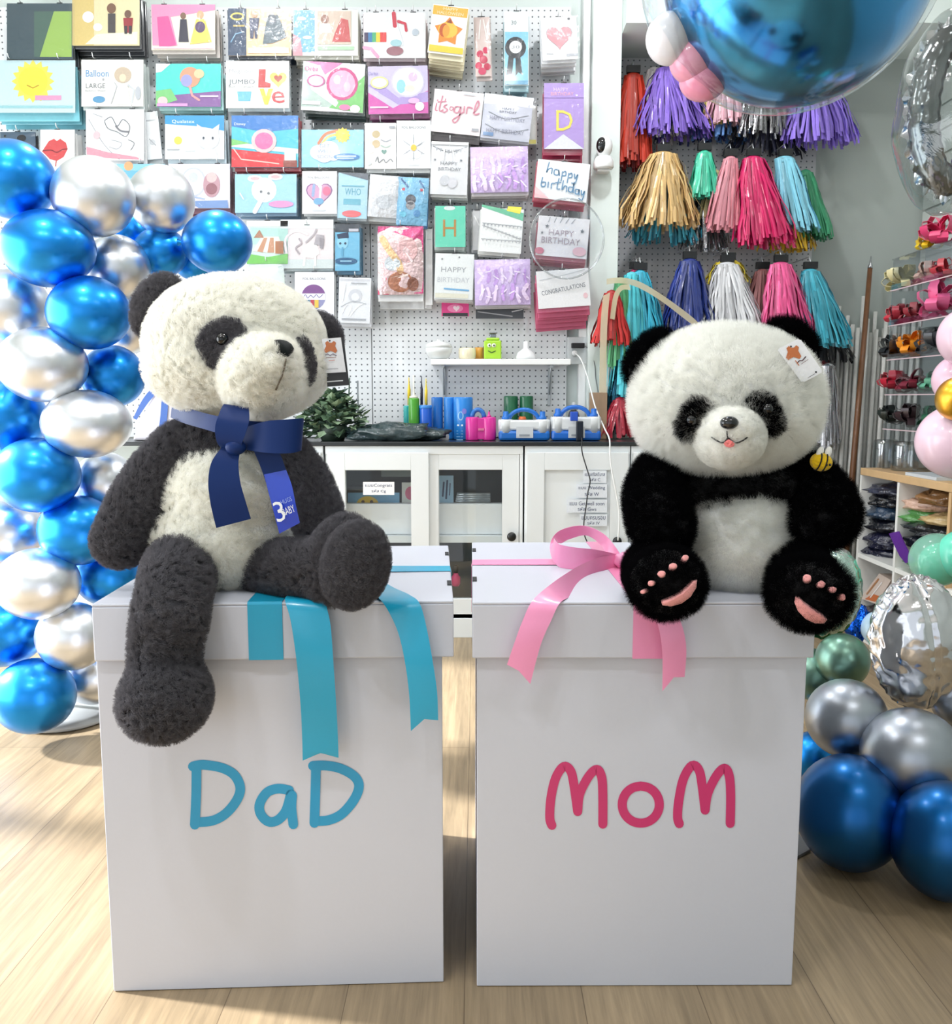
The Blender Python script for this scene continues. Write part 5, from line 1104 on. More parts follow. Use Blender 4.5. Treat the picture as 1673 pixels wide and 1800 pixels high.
def fold(name, label, px, py, ry, rz, c, group, X=XS + .16, rx=.14, seed=0., finish=None, amp=.3):
    p = PX(px, py, X - rx * .6)
    return lump(name, label, 'packet', (X, p.y, p.z), (rx, ry, rz), finish or M(c, .25, coat=.5, bump=.6, bscale=30, dist=.02), amp, 2.5, group, 28, 16, None, seed)
NG = 'folded foil packs in the cube shelf'
fl = [(1545, 975, .13, .05, (24, 26, 48), 'navy folded foil pack lowest in the darker cell'), (1545, 950, .13, .05, (30, 32, 58), 'navy folded foil pack with light flecks, second from the bottom'), (1548, 925, .13, .045, (18, 20, 30), 'black folded pack in the middle of the darker cell'), (1550, 902, .125, .04, (38, 60, 84), 'dark pack with a teal sheen in the darker cell'), (1553, 880, .12, .04, (16, 18, 26), 'black folded pack near the top of the darker cell'), (1556, 862, .11, .035, (60, 64, 84), 'grey blue folded pack topmost in the darker cell')]
for k, (px, py, ry, rz, c, lab) in enumerate(fl): fold('foil_pack', lab, px, py, ry, rz, c, NG, seed=k * 1.7)
fl = [(1622, 985, .13, .035, (70, 140, 70), 'green folded pack lowest in the lighter cell'), (1624, 955, .13, .045, (30, 34, 46), 'dark folded pack above the green one in the lighter cell'), (1628, 930, .13, .04, (40, 44, 50), 'black glossy pack in the lighter cell'), (1615, 908, .12, .035, (86, 150, 80), 'leaf green pack in the lighter cell'), (1618, 888, .11, .035, (206, 170, 150), 'rosy beige pack in the lighter cell'), (1640, 876, .12, .04, (150, 110, 70), 'bronze folded pack in the lighter cell'), (1648, 850, .11, .03, (120, 80, 50), 'brown folded pack topmost in the lighter cell'), (1652, 915, .1, .03, (196, 170, 120), 'gold folded pack in the lighter cell')]
for k, (px, py, ry, rz, c, lab) in enumerate(fl): fold('foil_pack', lab, px, py, ry, rz, c, NG, seed=20 + k * 1.3)
# purple folded strip hanging out
mb = MB()
rows = [[PX(a, b, XS - .012 - .01 * (k == 1)), PX(a + 17, b - 4, XS - .012)] for k, (a, b) in enumerate(((1563, 938), (1572, 958), (1582, 978), (1592, 990)))]
mb.grid(rows, M((92, 40, 140), .3, coat=.4, bump=.4, bscale=50), True); tag(mb.build('foil_strip', solid=.004), 'purple folded strip dangling over the shelf divider', 'packet')
# things on the low boards
fold('foil_pack', 'dark folded pack on the floor of the lower shelf cell', 1548, 1108, .12, .05, (40, 40, 50), NG, seed=60)
fold('foil_pack', 'grey folded pack under the tilted tan packet in the lower shelf cell', 1546, 1078, .11, .05, (70, 66, 70), NG, seed=63)

# acrylic rack with bows
XA = 1.70
acr = film_mat((236, 238, 240), .10, .05, 5, .04)
def pa(px, py): return PX(px, py, XA)
tiers = [pa(1640, 491).z, pa(1620, 562).z, pa(1620, 626).z, pa(1620, 692).z, pa(1610, 757).z]
y0a, y1a = pa(1680, 600).y, pa(1560, 600).y
t = thing('display_rack', 'clear acrylic tiered rack full of ribbon bows', 'rack', (XA + .15, (y0a + y1a) / 2, zs + .001))
for z in tiers:
    mb = MB(); mb.box((XA, y0a, z - .004), (XR - .05, y1a, z), acr)
    mb.box((XA, y0a, z), (XA + .004, y1a, z + .02), acr); mb.build('tray', t)
for y in (y0a, (y0a + y1a) / 2, y1a - .004):
    mb = MB(); mb.box((XA + .006, y, zs + .001), (XR - .05, y + .004, tiers[0] + .12), acr); mb.build('side_panel', t)
edge = M((214, 190, 196), .3, coat=.3)
for z in tiers:
    mb = MB(); mb.box((XA - .002, y0a, z - .005), (XA - .0005, y1a, z - .001), edge); mb.build('edge_strip', t)
def bow(px, py, r, c, label, tier, nl=13, seed=0, group='ribbon bows on the acrylic rack', X=None):
    rr = random.Random(seed)
    p = PX(px, py, (X or XA + .07)); ctr = Vector((p.x, p.y, tier + r * .5 + .002))
    m_ = M(c, .35, coat=.35, bump=.15, bscale=40)
    t = thing('ribbon_bow', label, 'bow', (ctr.x, ctr.y, tier), group)
    mb = MB()
    for k in range(nl):
        th = 2 * PI * k / nl + rr.uniform(-.2, .2); el = rr.uniform(-.35, 1.4)
        d = Vector((cos(th) * cos(el), sin(th) * cos(el), sin(el)))
        sd = d.cross(Vector((0, 0, 1))); sd = sd.normalized() if sd.length > .01 else Vector((1, 0, 0))
        up = sd.cross(d)
        rows = []
        for j in range(9):
            q = 2 * PI * j / 8
            a_ = ctr + d * (r * .5 * (1 - cos(q))) + up * (r * .26 * sin(q))
            rows.append([a_ - sd * r * .22, a_ + sd * r * .22])
        mb.grid(rows, m_, True)
    for v in mb.v: v.z = max(v.z, tier + .001)
    mb.build('loops', t, fix=False, solid=.0012)
    mb = MB(); mb.ell(ctr + Vector((0, 0, r * .05)), (r * .2, r * .2, r * .16), m_, nu=12, nv=8); mb.build('knot', t)
tz = tiers
for i, (px, py, r, c, lab, ti) in enumerate([
    (1650, 430, .075, (226, 70, 120), 'pink and red bow on top of the acrylic rack', None), (1633, 420, .045, (240, 206, 40), 'small yellow bow on top of the acrylic rack', None),
    (1586, 486, .07, (228, 220, 170), 'cream ribbon bow at the end of the top tray', 0), (1634, 480, .055, (190, 160, 150), 'dusty beige bow on the top tray', 0), (1660, 474, .05, (200, 70, 80), 'brick red bow on the top tray', 0),
    (1578, 558, .055, (206, 52, 70), 'red bow at the far end of the second tray', 1), (1606, 556, .05, (160, 60, 70), 'maroon bow in the second tray', 1), (1652, 540, .085, (240, 110, 160), 'big pink bow in the second tray', 1),
    (1572, 620, .065, (26, 28, 32), 'black bow at the far end of the third tray', 2), (1605, 616, .065, (240, 150, 40), 'orange bow in the third tray', 2), (1642, 610, .065, (40, 44, 50), 'charcoal bow nearest the pink balloons in the third tray', 2),
    (1570, 685, .06, (206, 40, 66), 'bright red bow at the far end of the fourth tray', 3), (1604, 682, .06, (120, 36, 54), 'wine red bow in the fourth tray', 3), (1640, 682, .05, (110, 180, 150), 'pale green bow in the fourth tray', 3),
    (1562, 745, .055, (40, 48, 44), 'dark green black bow at the far end of the lowest tray', 4), (1598, 742, .06, (60, 44, 48), 'dark brown bow in the lowest tray', 4), (1636, 736, .055, (50, 110, 84), 'bottle green bow in the lowest tray', 4)]):
    bow(px, py, r * 1.15, c, lab, tz[ti] if ti is not None else tiers[0] + .125, seed=i + 40)
mb = MB(); mb.box((XA + .0, y0a, tiers[0] + .1201), (XR - .05, y1a, tiers[0] + .1245), acr); tag(mb.build('acrylic_lid'), 'clear acrylic sheet lying on top of the bow rack', 'lid')
# clear jars under the rack
for px, lab in ((1556, 'clear plastic jar under the acrylic rack, far end'), (1590, 'clear plastic jar under the acrylic rack, beside the first jar')):
    p = PX(px, 800, XA + .06); o = Vector((p.x, p.y, zs + .001))
    mb = MB(); mb.lathe(o, [(.05, 0), (.052, .004), (.052, .1), (.048, .115), (.04, .12)], film_mat((220, 224, 226), .16, .1, 10, .05), 24)
    tag(mb.build('plastic_jar', origin=o), lab, 'jar', 'clear jars under the rack')
p = PX(1636, 838, XS + .05); mb = MB(); mb.box((XS + .01, p.y - .12, zs + .0005), (XS + .12, p.y + .12, zs + .012), M((200, 206, 212), .4)); tag(mb.build('ruler_box'), 'flat grey box lying on the oak shelf top', 'box')
# ================================================================== gift boxes
board_m = M((204, 207, 219), .5, coat=.12, bump=.05, bscale=160, var=.012)
core_m = M((150, 136, 122), .8)
slit_m = M((40, 40, 44), .7)
CY = (24, 164, 204); PK = (240, 150, 192)
cyan = M(CY, .3, coat=.3, bump=.03, bscale=300, var=.02)
pink = M(PK, .3, coat=.3, bump=.03, bscale=300, var=.02)
def plane_hit(px, py, p0, n):
    d = ray(px, py); return CAM + d * ((p0 - CAM).dot(n) / d.dot(n))
def gift_box(label, pl, pr, yl, yr, ytop, ybot, pbl, pbr, depth, slits):
    A = P(pl, ytop, yl); B = P(pr, ytop - 2, yr)
    zt = (A.z + B.z) / 2; zb = (P(pl, ybot, yl).z + P(pr, ybot - 4, yr).z) / 2
    u = Vector((B.x - A.x, B.y - A.y, 0)); Wd = u.length; u.normalize(); n = Vector((u.y, -u.x, 0)); v = -n
    O = Vector((A.x, A.y, 0))
    t = thing('gift_box', label, 'box', O + u * Wd / 2 + v * depth / 2)
    def Q(a, b, z): return O + u * a + v * b + Vector((0, 0, z))
    def slab(mb, a0, a1, b0, b1, z0, z1, m): 
        mb.prism([Q(a0, b0, z0), Q(a1, b0, z0), Q(a1, b1, z0), Q(a0, b1, z0)], (0, 0, z1 - z0), m)
    th = .005
    mb = MB()
    slab(mb, 0, Wd, 0, depth, zt - th, zt, board_m)
    slab(mb, 0, Wd, 0, th, zb, zt - th, board_m); slab(mb, 0, Wd, depth - th, depth, zb, zt - th, board_m)
    slab(mb, 0, th, th, depth - th, zb, zt - th, board_m); slab(mb, Wd - th, Wd, th, depth - th, zb, zt - th, board_m)
    lid = mb.build('lid', t, bevel=.0022, fix=False)
    mb = MB()
    for a, b in slits: slab(mb, a * Wd - .004, a * Wd + .004, b * depth - .02, b * depth + .02, zt + .0003, zt + .0016, slit_m)
    if slits: mb.build('slot', lid)
    a0 = (plane_hit(pbl, ybot + 4, O + v * .012, n) - O).dot(u); a1 = (plane_hit(pbr, ybot + 4, O + v * .012, n) - O).dot(u)
    i = .012
    mb = MB(); h = zt - th - .001
    slab(mb, a0, a1, i, i + th, .001, h, board_m); slab(mb, a0, a1, depth - i - th, depth - i, .001, h, board_m)
    slab(mb, a0, a0 + th, i + th, depth - i - th, .001, h, board_m); slab(mb, a1 - th, a1, i + th, depth - i - th, .001, h, board_m)
    slab(mb, a0 + th, a1 - th, i + th, depth - i - th, .001, .001 + th, board_m)
    body = mb.build('body', t, bevel=.0015, fix=False)
    return dict(t=t, lid=lid, body=body, O=O, u=u, v=v, n=n, zt=zt, zb=zb, Wd=Wd, Q=Q, depth=depth,
                front=lambda x, y, d=0.: plane_hit(x, y, O + v * i, n) + n * d, lidf=lambda x, y, d=0.: plane_hit(x, y, O, n) + n * d,
                top=lambda x, y, d=0.: plane_hit(x, y, Vector((0, 0, zt)), Vector((0, 0, 1))) + Vector((0, 0, d)))
g1 = gift_box('white gift box lettered DaD in blue under the panda with a navy bow', 160, 797, 1.463, 1.490, 1060, 1161, 169, 777, .575, [(.992, .25), (.992, .8)])
g2 = gift_box('white gift box lettered MoM in pink under the smiling black and white panda', 830, 1435, 1.477, 1.480, 1059, 1159, 838, 1418, .63, [(.008, .3), (.008, .82)])
def letters(g, strokes, w, c, name, ox, oy, sc_):
    m_ = M(c, .35, coat=.2, var=.03)
    for st in strokes:
        mb = MB(); k = 0
        for seg in st:
            pts = [(ox + x / sc_, oy + y / sc_) for x, y in seg]
            draw(mb, [('l', [p[:2] for p in crom(pts, 5)], w, m_)], g['front'], base=.0005 + .0002 * k); k += 1
        mb.build(name, g['body'], fix=False)
def closed_o(cx, cy, rx, ry): return [(cx + rx * cos(q), cy + ry * sin(q)) for q in [-PI / 2 + 2 * PI * i / 14 for i in range(15)]]
letters(g1, [
    [[(205, 197), (240, 188), (300, 186), (420, 208), (510, 260), (553, 350), (530, 440), (450, 540), (350, 595), (230, 607)], [(232, 195), (230, 400), (220, 625)]],
    [[(912, 372), (830, 360), (750, 388), (697, 470), (703, 545), (760, 602), (830, 590), (890, 520), (925, 400)], [(935, 410), (930, 500), (943, 622)]],
    [[(1087, 192), (1180, 190), (1290, 212), (1390, 268), (1426, 340), (1390, 440), (1300, 545), (1200, 592), (1100, 598)], [(1110, 196), (1105, 400), (1098, 612)]]], 17, (30, 152, 200), 'letter', 290, 1300, 4.1825)
letters(g2, [
    [[(203, 614), (188, 560), (196, 420), (230, 275), (288, 192), (338, 225), (362, 330), (388, 515)], [(388, 512), (402, 390), (465, 265), (525, 212), (560, 270), (568, 400), (568, 605)]],
    [closed_o(840, 465, 133, 133)],
    [[(1116, 602), (1104, 555), (1112, 440), (1146, 280), (1208, 184), (1258, 220), (1280, 330), (1301, 505)], [(1301, 502), (1320, 385), (1382, 258), (1440, 204), (1474, 260), (1484, 400), (1481, 600)]]], 16, (204, 52, 114), 'letter', 920, 1300, 4.08)
def notch_strip(par, pts, mat, name, n=7, notch=.012, cross=6, sag=.0012):
    mb = MB()
    rows = []
    cp = crom(pts, n)
    for k, q in enumerate(cp):
        if len(q) == 5: a = P(q[0], q[1], q[4]); b = P(q[2], q[3], q[4])
        else: a = P(q[0], q[1], q[2]); b = P(q[3], q[4], q[5])
        up = Vector((0, 0, 1))
        f = max(0, 1 - (len(cp) - 1 - k) / 3) if notch else 0
        rows.append([a.lerp(b, i / cross) + Vector((0, -1, 0)) * sag * sin(PI * i / cross) + up * notch * f * (1 - abs(2 * i / cross - 1)) for i in range(cross + 1)])
    mb.grid(rows, mat, True)
    o = mb.build(name, par, fix=False, solid=.0007)
    return o
def band(par, g, x0, x1, mat):
    """ribbon laid flat over the lid: down the front and back along the top"""
    f, tp = g['lidf'], g['top']
    yb = 1159
    a = (f(x0, 1070) - g['O']).dot(g['u']); b = (f(x1, 1070) - g['O']).dot(g['u'])
    Q = g['Q']; e = .0012
    mb = MB()
    path = [(-e, g['zb'] - .0005), (-e, g['zt'] - .02), (-e, g['zt'] - .003), (.001, g['zt'] + e), (.02, g['zt'] + e), (g['depth'] - .001, g['zt'] + e), (g['depth'] + e, g['zt'] - .003), (g['depth'] + e, g['zb'])]
    mb.grid([[Q(a + (b - a) * k / 3, q, z) for k in range(4)] for q, z in path], mat, False)
    return mb.build('ribbon_band', par, fix=False, solid=.0006)
b1 = band(g1['t'], g1, 435, 496, cyan)
b2 = band(g2['t'], g2, 1113, 1166, pink)
def cross_band(g, mat, y0, width, twist=0.):
    Q = g['Q']; mb = MB(); rows = []
    path = [(-.0012, g['zb']), (-.0012, g['zt'] - .003), (.001, g['zt'] + .0014), (g['Wd'] * .25, g['zt'] + .002), (g['Wd'] * .5, g['zt'] + .003), (g['Wd'] * .75, g['zt'] + .002), (g['Wd'] - .001, g['zt'] + .0014), (g['Wd'] + .0012, g['zt'] - .003), (g['Wd'] + .0012, g['zb'])]
    for i, (a, z) in enumerate(path):
        w = width * (1 if i in (3, 4, 5) else .8)
        rows.append([Q(a, y0 - w / 2 + w * k / 3, z + twist * k / 3 * (1 if 2 <= i <= 6 else 0)) for k in range(4)])
    mb.grid(rows, mat, False); return mb.build('ribbon_band', g['t'], fix=False, solid=.0006)
cross_band(g1, cyan, (plane_hit(700, 1003, Vector((0, 0, g1['zt'])), Vector((0, 0, 1))) - g1['O']).dot(g1['v']), .04, .004)
cross_band(g2, pink, (plane_hit(900, 992, Vector((0, 0, g2['zt'])), Vector((0, 0, 1))) - g2['O']).dot(g2['v']), .03, .006)
notch_strip(g1['t'], [(520, 1020, 1.60, 590, 1020, 1.60), (505, 1046, 1.50, 572, 1050, 1.50), (501, 1056, 1.464, 573, 1062, 1.464), (511, 1092, 1.452, 581, 1100, 1.452), (521, 1160, 1.448, 586, 1165, 1.448), (528, 1235, 1.452, 591, 1240, 1.452), (531, 1295, 1.458, 594, 1298, 1.458), (532, 1337, 1.462, 595, 1332, 1.462)], cyan, 'ribbon_tail')
notch_strip(g1['t'], [(610, 1012, 1.66, 650, 1008, 1.68), (640, 1034, 1.565, 690, 1032, 1.575), (662, 1048, 1.495, 720, 1046, 1.503), (680, 1070, 1.468, 738, 1062, 1.470), (699, 1110, 1.458, 750, 1105, 1.458), (711, 1160, 1.452, 760, 1160, 1.452), (719, 1220, 1.452, 768, 1215, 1.452), (722, 1285, 1.456, 770, 1266, 1.456)], cyan, 'ribbon_tail')
YK = plane_hit(1085, 988, Vector((0, 0, g2['zt'])), Vector((0, 0, 1))).y - .06
notch_strip(g2['t'], [(1085, 975, YK, 1092, 996, YK), (1052, 980, YK - .03, 1066, 1012, YK - .03), (1015, 996, YK - .10, 1036, 1032, YK - .10), (972, 1024, 1.535, 1005, 1048, 1.535), (936, 1056, 1.468, 984, 1060, 1.466), (918, 1092, 1.452, 968, 1092, 1.450), (904, 1130, 1.448, 950, 1134, 1.446), (891, 1168, 1.450, 932, 1202, 1.448)], pink, 'ribbon_tail', notch=.006)
notch_strip(g2['t'], [(1094, 985, YK, 1100, 1000, YK), (1102, 1014, 1.60, 1128, 1012, 1.60), (1124, 1044, 1.50, 1160, 1040, 1.50), (1144, 1066, 1.464, 1180, 1062, 1.460), (1158, 1106, 1.452, 1198, 1098, 1.450), (1164, 1150, 1.448, 1206, 1140, 1.448), (1164, 1215, 1.450, 1203, 1190, 1.450)], pink, 'ribbon_tail', notch=.012)
notch_strip(g2['t'], [(1090, 994, YK, 1084, 974, YK), (1050, 1004, YK - .02, 1046, 966, YK - .02), (1010, 1004, YK - .02, 1008, 962, YK - .02), (982, 996, YK, 982, 956, YK), (969, 978, YK + .03, 974, 945, YK + .03), (968, 952, YK + .06, 985, 955, YK + .07), (985, 932, YK + .08, 1000, 948, YK + .09), (1025, 924, YK + .08, 1030, 941, YK + .09), (1060, 938, YK + .05, 1054, 956, YK + .06), (1082, 962, YK + .02, 1068, 976, YK + .03), (1096, 985, YK, 1082, 988, YK)], pink, 'ribbon_loop', notch=0, cross=4, sag=0)
notch_strip(g2['t'], [(1092, 994, YK, 1098, 976, YK), (1120, 1000, YK - .02, 1124, 962, YK - .02), (1150, 980, YK + .02, 1150, 948, YK + .02), (1136, 962, YK + .07, 1130, 946, YK + .07), (1098, 982, YK, 1090, 976, YK)], pink, 'ribbon_loop', notch=0, cross=4, sag=0)
mb = MB(); mb.ell(P(1092, 986, YK - .012), (.014, .016, .017), pink, nu=16, nv=10, fn=lambda v: 1 + .12 * sin(6 * math.atan2(v.x, v.z))); mb.build('ribbon_knot', g2['t'])
mb = MB(); c = P(610, 1006, 1.70); c.z = g1['zt'] + .014; mb.ell(c, (.018, .016, .014), cyan, nu=16, nv=10); mb.build('ribbon_knot', g1['t'])

# ================================================================== plush pandas
def seam(name, pts, bvh, mat, par, r=.0012, off=.003):
    q = []
    for x, y in [p[:2] for p in crom(pts, 5)]:
        d = ray(x, y).normalized(); hit, nor, _, _ = bvh.ray_cast(CAM, d)
        if hit is None: hit, nor, _, _ = bvh.find_nearest(CAM + d * 1.5)
        q.append(hit + nor * off)
    mb = MB(); mb.tube(q, r, mat, 6); return mb.build(name, par)
def surf(px, py, bvh):
    d = ray(px, py).normalized(); hit, nor, _, _ = bvh.ray_cast(CAM, d)
    if hit is None: hit, nor, _, _ = bvh.find_nearest(CAM + d * 1.5)
    return hit, nor
def fleece(c, sh=.25): return M(c, .9, sheen=sh, bump=.9, bscale=190, dist=.006, var=.10, spec=.2)
eyem = M((5, 5, 6), .16, coat=.2)

# ---- the big one: charcoal and cream curly fleece
cream, char = fleece((248, 246, 238)), fleece((72, 71, 76))
pc, pk_ = pile_mat((255, 254, 248)), pile_mat((112, 110, 115), .3)
pan = thing('plush_panda', 'large cream and charcoal plush panda with navy bow sitting on the DaD box', 'soft toy', Vector((P(400, 1045, 1.62).x, 1.62, g1['zt'])))
torso = blob('torso', [E(402, 800, 1.70, 106, 88, .10), E(396, 890, 1.69, 132, 110, .12), E(398, 948, 1.69, 138, 92, .118)], char, pan)
belly = blob('belly', [E(395, 945, 1.655, 130, 98, .128), E(402, 880, 1.645, 110, 96, .110)], cream, pan)
head = blob('head', [E(415, 605, 1.665, 152, 113, .133), E(400, 645, 1.655, 138, 80, .13), E(450, 645, 1.65, 124, 86, .13), E(463, 662, 1.565, 70, 72, .10), E(480, 640, 1.535, 44, 46, .075)], cream, pan, smooth=5)
hb = bvh_of(head)
ears = [blob('ear', [E(278, 540, 1.70, 37, 56, .030, 28)], char, pan), blob('ear', [E(566, 590, 1.74, 29, 38, .028, -30)], char, pan)]
patches = [patch('eye_patch', [(376, 572), (395, 563), (418, 567), (429, 580), (424, 598), (411, 611), (399, 626), (389, 649), (373, 641), (358, 622), (350, 602), (358, 585)], hb, char, pan),
           patch('eye_patch', [(520, 598), (530, 594), (540, 610), (547, 640), (545, 668), (536, 678), (532, 655), (527, 628)], hb, char, pan)]
for px, py, oo in ((396, 601, .016),):
    h, nn = surf(px, py, hb); mb = MB(); mb.ell(h + nn * oo, (.0105, .0105, .0105), eyem, nu=18, nv=12); mb.build('eye', pan)
patch('nose', [(478, 603), (487, 603), (498, 604), (508, 611), (512, 618), (508, 626), (499, 633), (492, 631), (486, 622), (481, 612)], hb, M((8, 16, 16), .6, spec=.2, bump=.3, bscale=120), pan, crown=.012)
seam('mouth_seam', [(495, 633), (491, 652), (484, 672), (480, 682)], hb, M((110, 100, 86), .9), pan, .0014, .009)
arms = [blob('arm', chain([(316, 782, 1.67, 36), (280, 824, 1.63, 41), (243, 885, 1.60, 45), (211, 950, 1.58, 43)]), char, pan), blob('arm', chain([(496, 792, 1.65, 38), (536, 850, 1.60, 41), (555, 900, 1.58, 42), (560, 918, 1.57, 38)]), char, pan)]
legs = [blob('leg', chain([(322, 998, 1.60, 52), (314, 1005, 1.54, 56), (307, 1036, 1.458, 55), (298, 1085, 1.412, 58), (289, 1150, 1.408, 53)]) + [E(291, 1228, 1.385, 71, 66, .080), E(291, 1205, 1.40, 62, 56, .066)], char, pan),
        blob('leg', chain([(462, 998, 1.60, 42), (520, 1000, 1.54, 46), (578, 1000, 1.505, 52)]) + [E(598, 986, 1.485, 54, 80, .045, 16)], char, pan)]
sole = blob('sole', [E(624, 994, 1.432, 55, 75, .03, 18, -14)], char, pan, voxel=.006, smooth=4)
settle(g1, torso, belly, *arms, *legs, sole)
for o, n_, L_ in ((head, 15000, .0075), (belly, 8000, .007), (torso, 9000, .008), (arms[0], 6000, .008), (arms[1], 6000, .008), (legs[0], 8000, .0085), (legs[1], 7000, .008), (sole, 4500, .007), (ears[0], 2500, .008), (ears[1], 1500, .008), (patches[0], 1400, .007), (patches[1], 600, .006)):
    fur(o, n_ // 2, L_ * 1.7, 16, .35, .004, .0005, .0002, seed=n_ % 97, clump=.85, kink=.005, rad=.007, mat=pc if o.data.materials[0] == cream else pk_)
# bow
navy = M((14, 42, 98), .5, coat=.0, spec=.2, bump=.03, bscale=300, var=.03); royal = M((28, 66, 196), .3, coat=.3, var=.02)
bow_ = thing('neck_bow', None, None, W[pan.name]) if False else None
def satin(pts, mat, name, par, cross=5, sag=0., notch=0.): return notch_strip(par, pts, mat, name, 7, notch, cross, 0.)
col_ = satin([(303, 708, 1.70, 300, 734, 1.70), (326, 716, 1.615, 324, 744, 1.615), (360, 726, 1.565, 358, 754, 1.56), (396, 734, 1.535, 394, 764, 1.53), (440, 740, 1.525, 440, 770, 1.52), (490, 742, 1.54, 490, 768, 1.54)], navy, 'neck_ribbon', pan)
satin([(398, 716, 1.52, 436, 722, 1.52), (393, 711, 1.495, 437, 716, 1.49), (384, 730, 1.475, 438, 738, 1.47), (378, 752, 1.470, 433, 758, 1.465), (381, 776, 1.475, 424, 782, 1.470), (392, 792, 1.495, 420, 796, 1.49)], navy, 'bow_loop', col_)
satin([(428, 752, 1.490, 428, 790, 1.490), (470, 740, 1.470, 468, 796, 1.470), (510, 737, 1.468, 506, 797, 1.468), (530, 735, 1.480, 526, 793, 1.480), (531, 737, 1.500, 527, 790, 1.500), (500, 744, 1.525, 500, 784, 1.525), (440, 754, 1.52, 440, 782, 1.52)], navy, 'bow_loop', col_)
satin([(390, 786, 1.485, 424, 786, 1.485), (372, 812, 1.475, 419, 812, 1.475), (366, 846, 1.470, 422, 846, 1.47), (370, 885, 1.472, 430, 876, 1.472), (380, 928, 1.480, 441, 912, 1.480)], navy, 'bow_tail', col_, sag=.004)
satin([(440, 780, 1.49, 482, 776, 1.49), (452, 806, 1.49, 494, 802, 1.49), (462, 832, 1.49, 502, 824, 1.49), (467, 848, 1.49, 507, 838, 1.49)], navy, 'bow_tail', col_, sag=.004)
satin([(464, 834, 1.4895, 503, 826, 1.4895), (472, 866, 1.488, 513, 854, 1.488), (481, 900, 1.488, 520, 888, 1.488), (491, 938, 1.492, 527, 919, 1.492)], royal, 'bow_tail', col_, sag=.003)
def tail3(x, y, d): return P(x, y, 1.4815 - d)
mb = MB(); wm_ = M((240, 242, 246), .4)
draw(mb, [('t', '3', 491, 899, 36, wm_, 17, -16), ('t', 'BABY', 507, 897, 13, wm_, 22, -22), ('t', 'HUGS', 503, 880, 8, M((150, 170, 226), .4), 20, -22)], tail3)
mb.build('print', col_)
mb = MB(); mb.ell(P(414, 786, 1.478), (.017, .012, .013), navy, nu=16, nv=10); mb.build('bow_knot', col_)
# hang tag
def tagcard(par, pts, Y, c, shapes, name='hang_tag', th=.0012):
    mb = MB(); mb.prism([P(x, y, Y) for x, y in pts], (0, th, 0), paper(c)); draw(mb, shapes, lambda x, y, d: P(x, y, Y - d)); return mb.build(name, par)
HIDE = (196, 112, 62)
def hide(cx, cy, s, a):
    o = []
    for x, y in ((-.5, -.45), (-.3, -.62), (-.1, -.45), (.1, -.45), (.3, -.62), (.5, -.45), (.42, -.15), (.62, .3), (.45, .5), (.2, .38), (0, .3), (-.2, .38), (-.45, .5), (-.62, .3), (-.42, -.15)):
        o.append((cx + s * (x * cos(a) - y * sin(a)), cy + s * (x * sin(a) + y * cos(a))))
    return o
tg = tagcard(pan, [(572, 597), (604, 594), (614, 677), (575, 680)], 1.632, (30, 30, 34), [('l', [(575, 671), (602, 669)], 2, (220, 222, 226))])
tagcard(tg, [(566, 596), (599, 593), (608, 654), (570, 656)], 1.628, (238, 240, 246), [('e', 579.5, 599, 1.4, 1.4, (30, 30, 34)), ('p', hide(581, 611, 19, 0), HIDE), ('l', [(572, 624), (576, 622), (580, 625), (585, 622), (591, 625)], 1.4, (90, 70, 100)), ('l', [(573, 629), (590, 628)], 1, (150, 120, 110)), ('l', [(578, 634), (588, 633)], 1, (200, 110, 80)), ('l', [(574, 649), (594, 648)], .8, (120, 122, 130))], 'printed_card')

# ---- the smiling one: black and white long plush
snow, black = fleece((250, 250, 246), .3), fleece((10, 10, 12), .1)
ps_, pb_ = pile_mat((252, 252, 248)), pile_mat((14, 14, 16), .3)
pan2 = thing('plush_panda', 'black and white plush panda with smiling face and pink paw pads on the MoM box', 'soft toy', Vector((P(1290, 1050, 1.62).x, 1.62, g2['zt'])))
torso = blob('torso', [E(1298, 900, 1.70, 138, 98, .12), E(1298, 962, 1.70, 128, 84, .118), E(1290, 852, 1.665, 152, 44, .11)], black, pan2)
belly = blob('belly', [E(1298, 958, 1.640, 100, 90, .118), E(1298, 925, 1.635, 98, 76, .105)], snow, pan2)
head = blob('head', [E(1276, 705, 1.635, 158, 122, .142), E(1276, 730, 1.625, 153, 95, .142)], snow, pan2)
muzzle = blob('muzzle', [E(1281, 767, 1.51, 61, 55, .075), E(1281, 752, 1.50, 50, 38, .072)], fleece((250, 250, 248), .2), pan2, voxel=.006)
hb, mbv = bvh_of(head, muzzle), bvh_of(muzzle)
ears = [blob('ear', [E(1144, 630, 1.67, 33, 52, .035, 42)], black, pan2), blob('ear', [E(1386, 604, 1.68, 36, 48, .035, -55)], black, pan2)]
patches = [patch('eye_patch', [(1222, 703), (1235, 703), (1248, 712), (1241, 723), (1228, 738), (1222, 752), (1218, 767), (1207, 770), (1195, 760), (1193, 748), (1203, 735), (1208, 718)], bvh_of(head), black, pan2, crown=.012),
           patch('eye_patch', [(1311, 706), (1322, 697), (1338, 694), (1352, 702), (1362, 720), (1370, 738), (1374, 752), (1360, 763), (1347, 760), (1343, 742), (1336, 726), (1322, 716)], bvh_of(head), black, pan2, crown=.012)]
pb = bvh_of(*patches)
for px, py in ((1217, 737), (1346, 720)):
    h, nn = surf(px, py, pb); mb = MB(); mb.ell(h + nn * .006, (.009, .009, .009), eyem, nu=18, nv=12); mb.build('eye', pan2)
h, nn = surf(1283, 746, mbv); mb = MB(); mb.ell(h + nn * .004, (.0145, .011, .0105), M((22, 24, 26), .18, coat=.5), nu=24, nv=14, fn=lambda v: 1 + .12 * v.z); mb.build('nose', pan2)
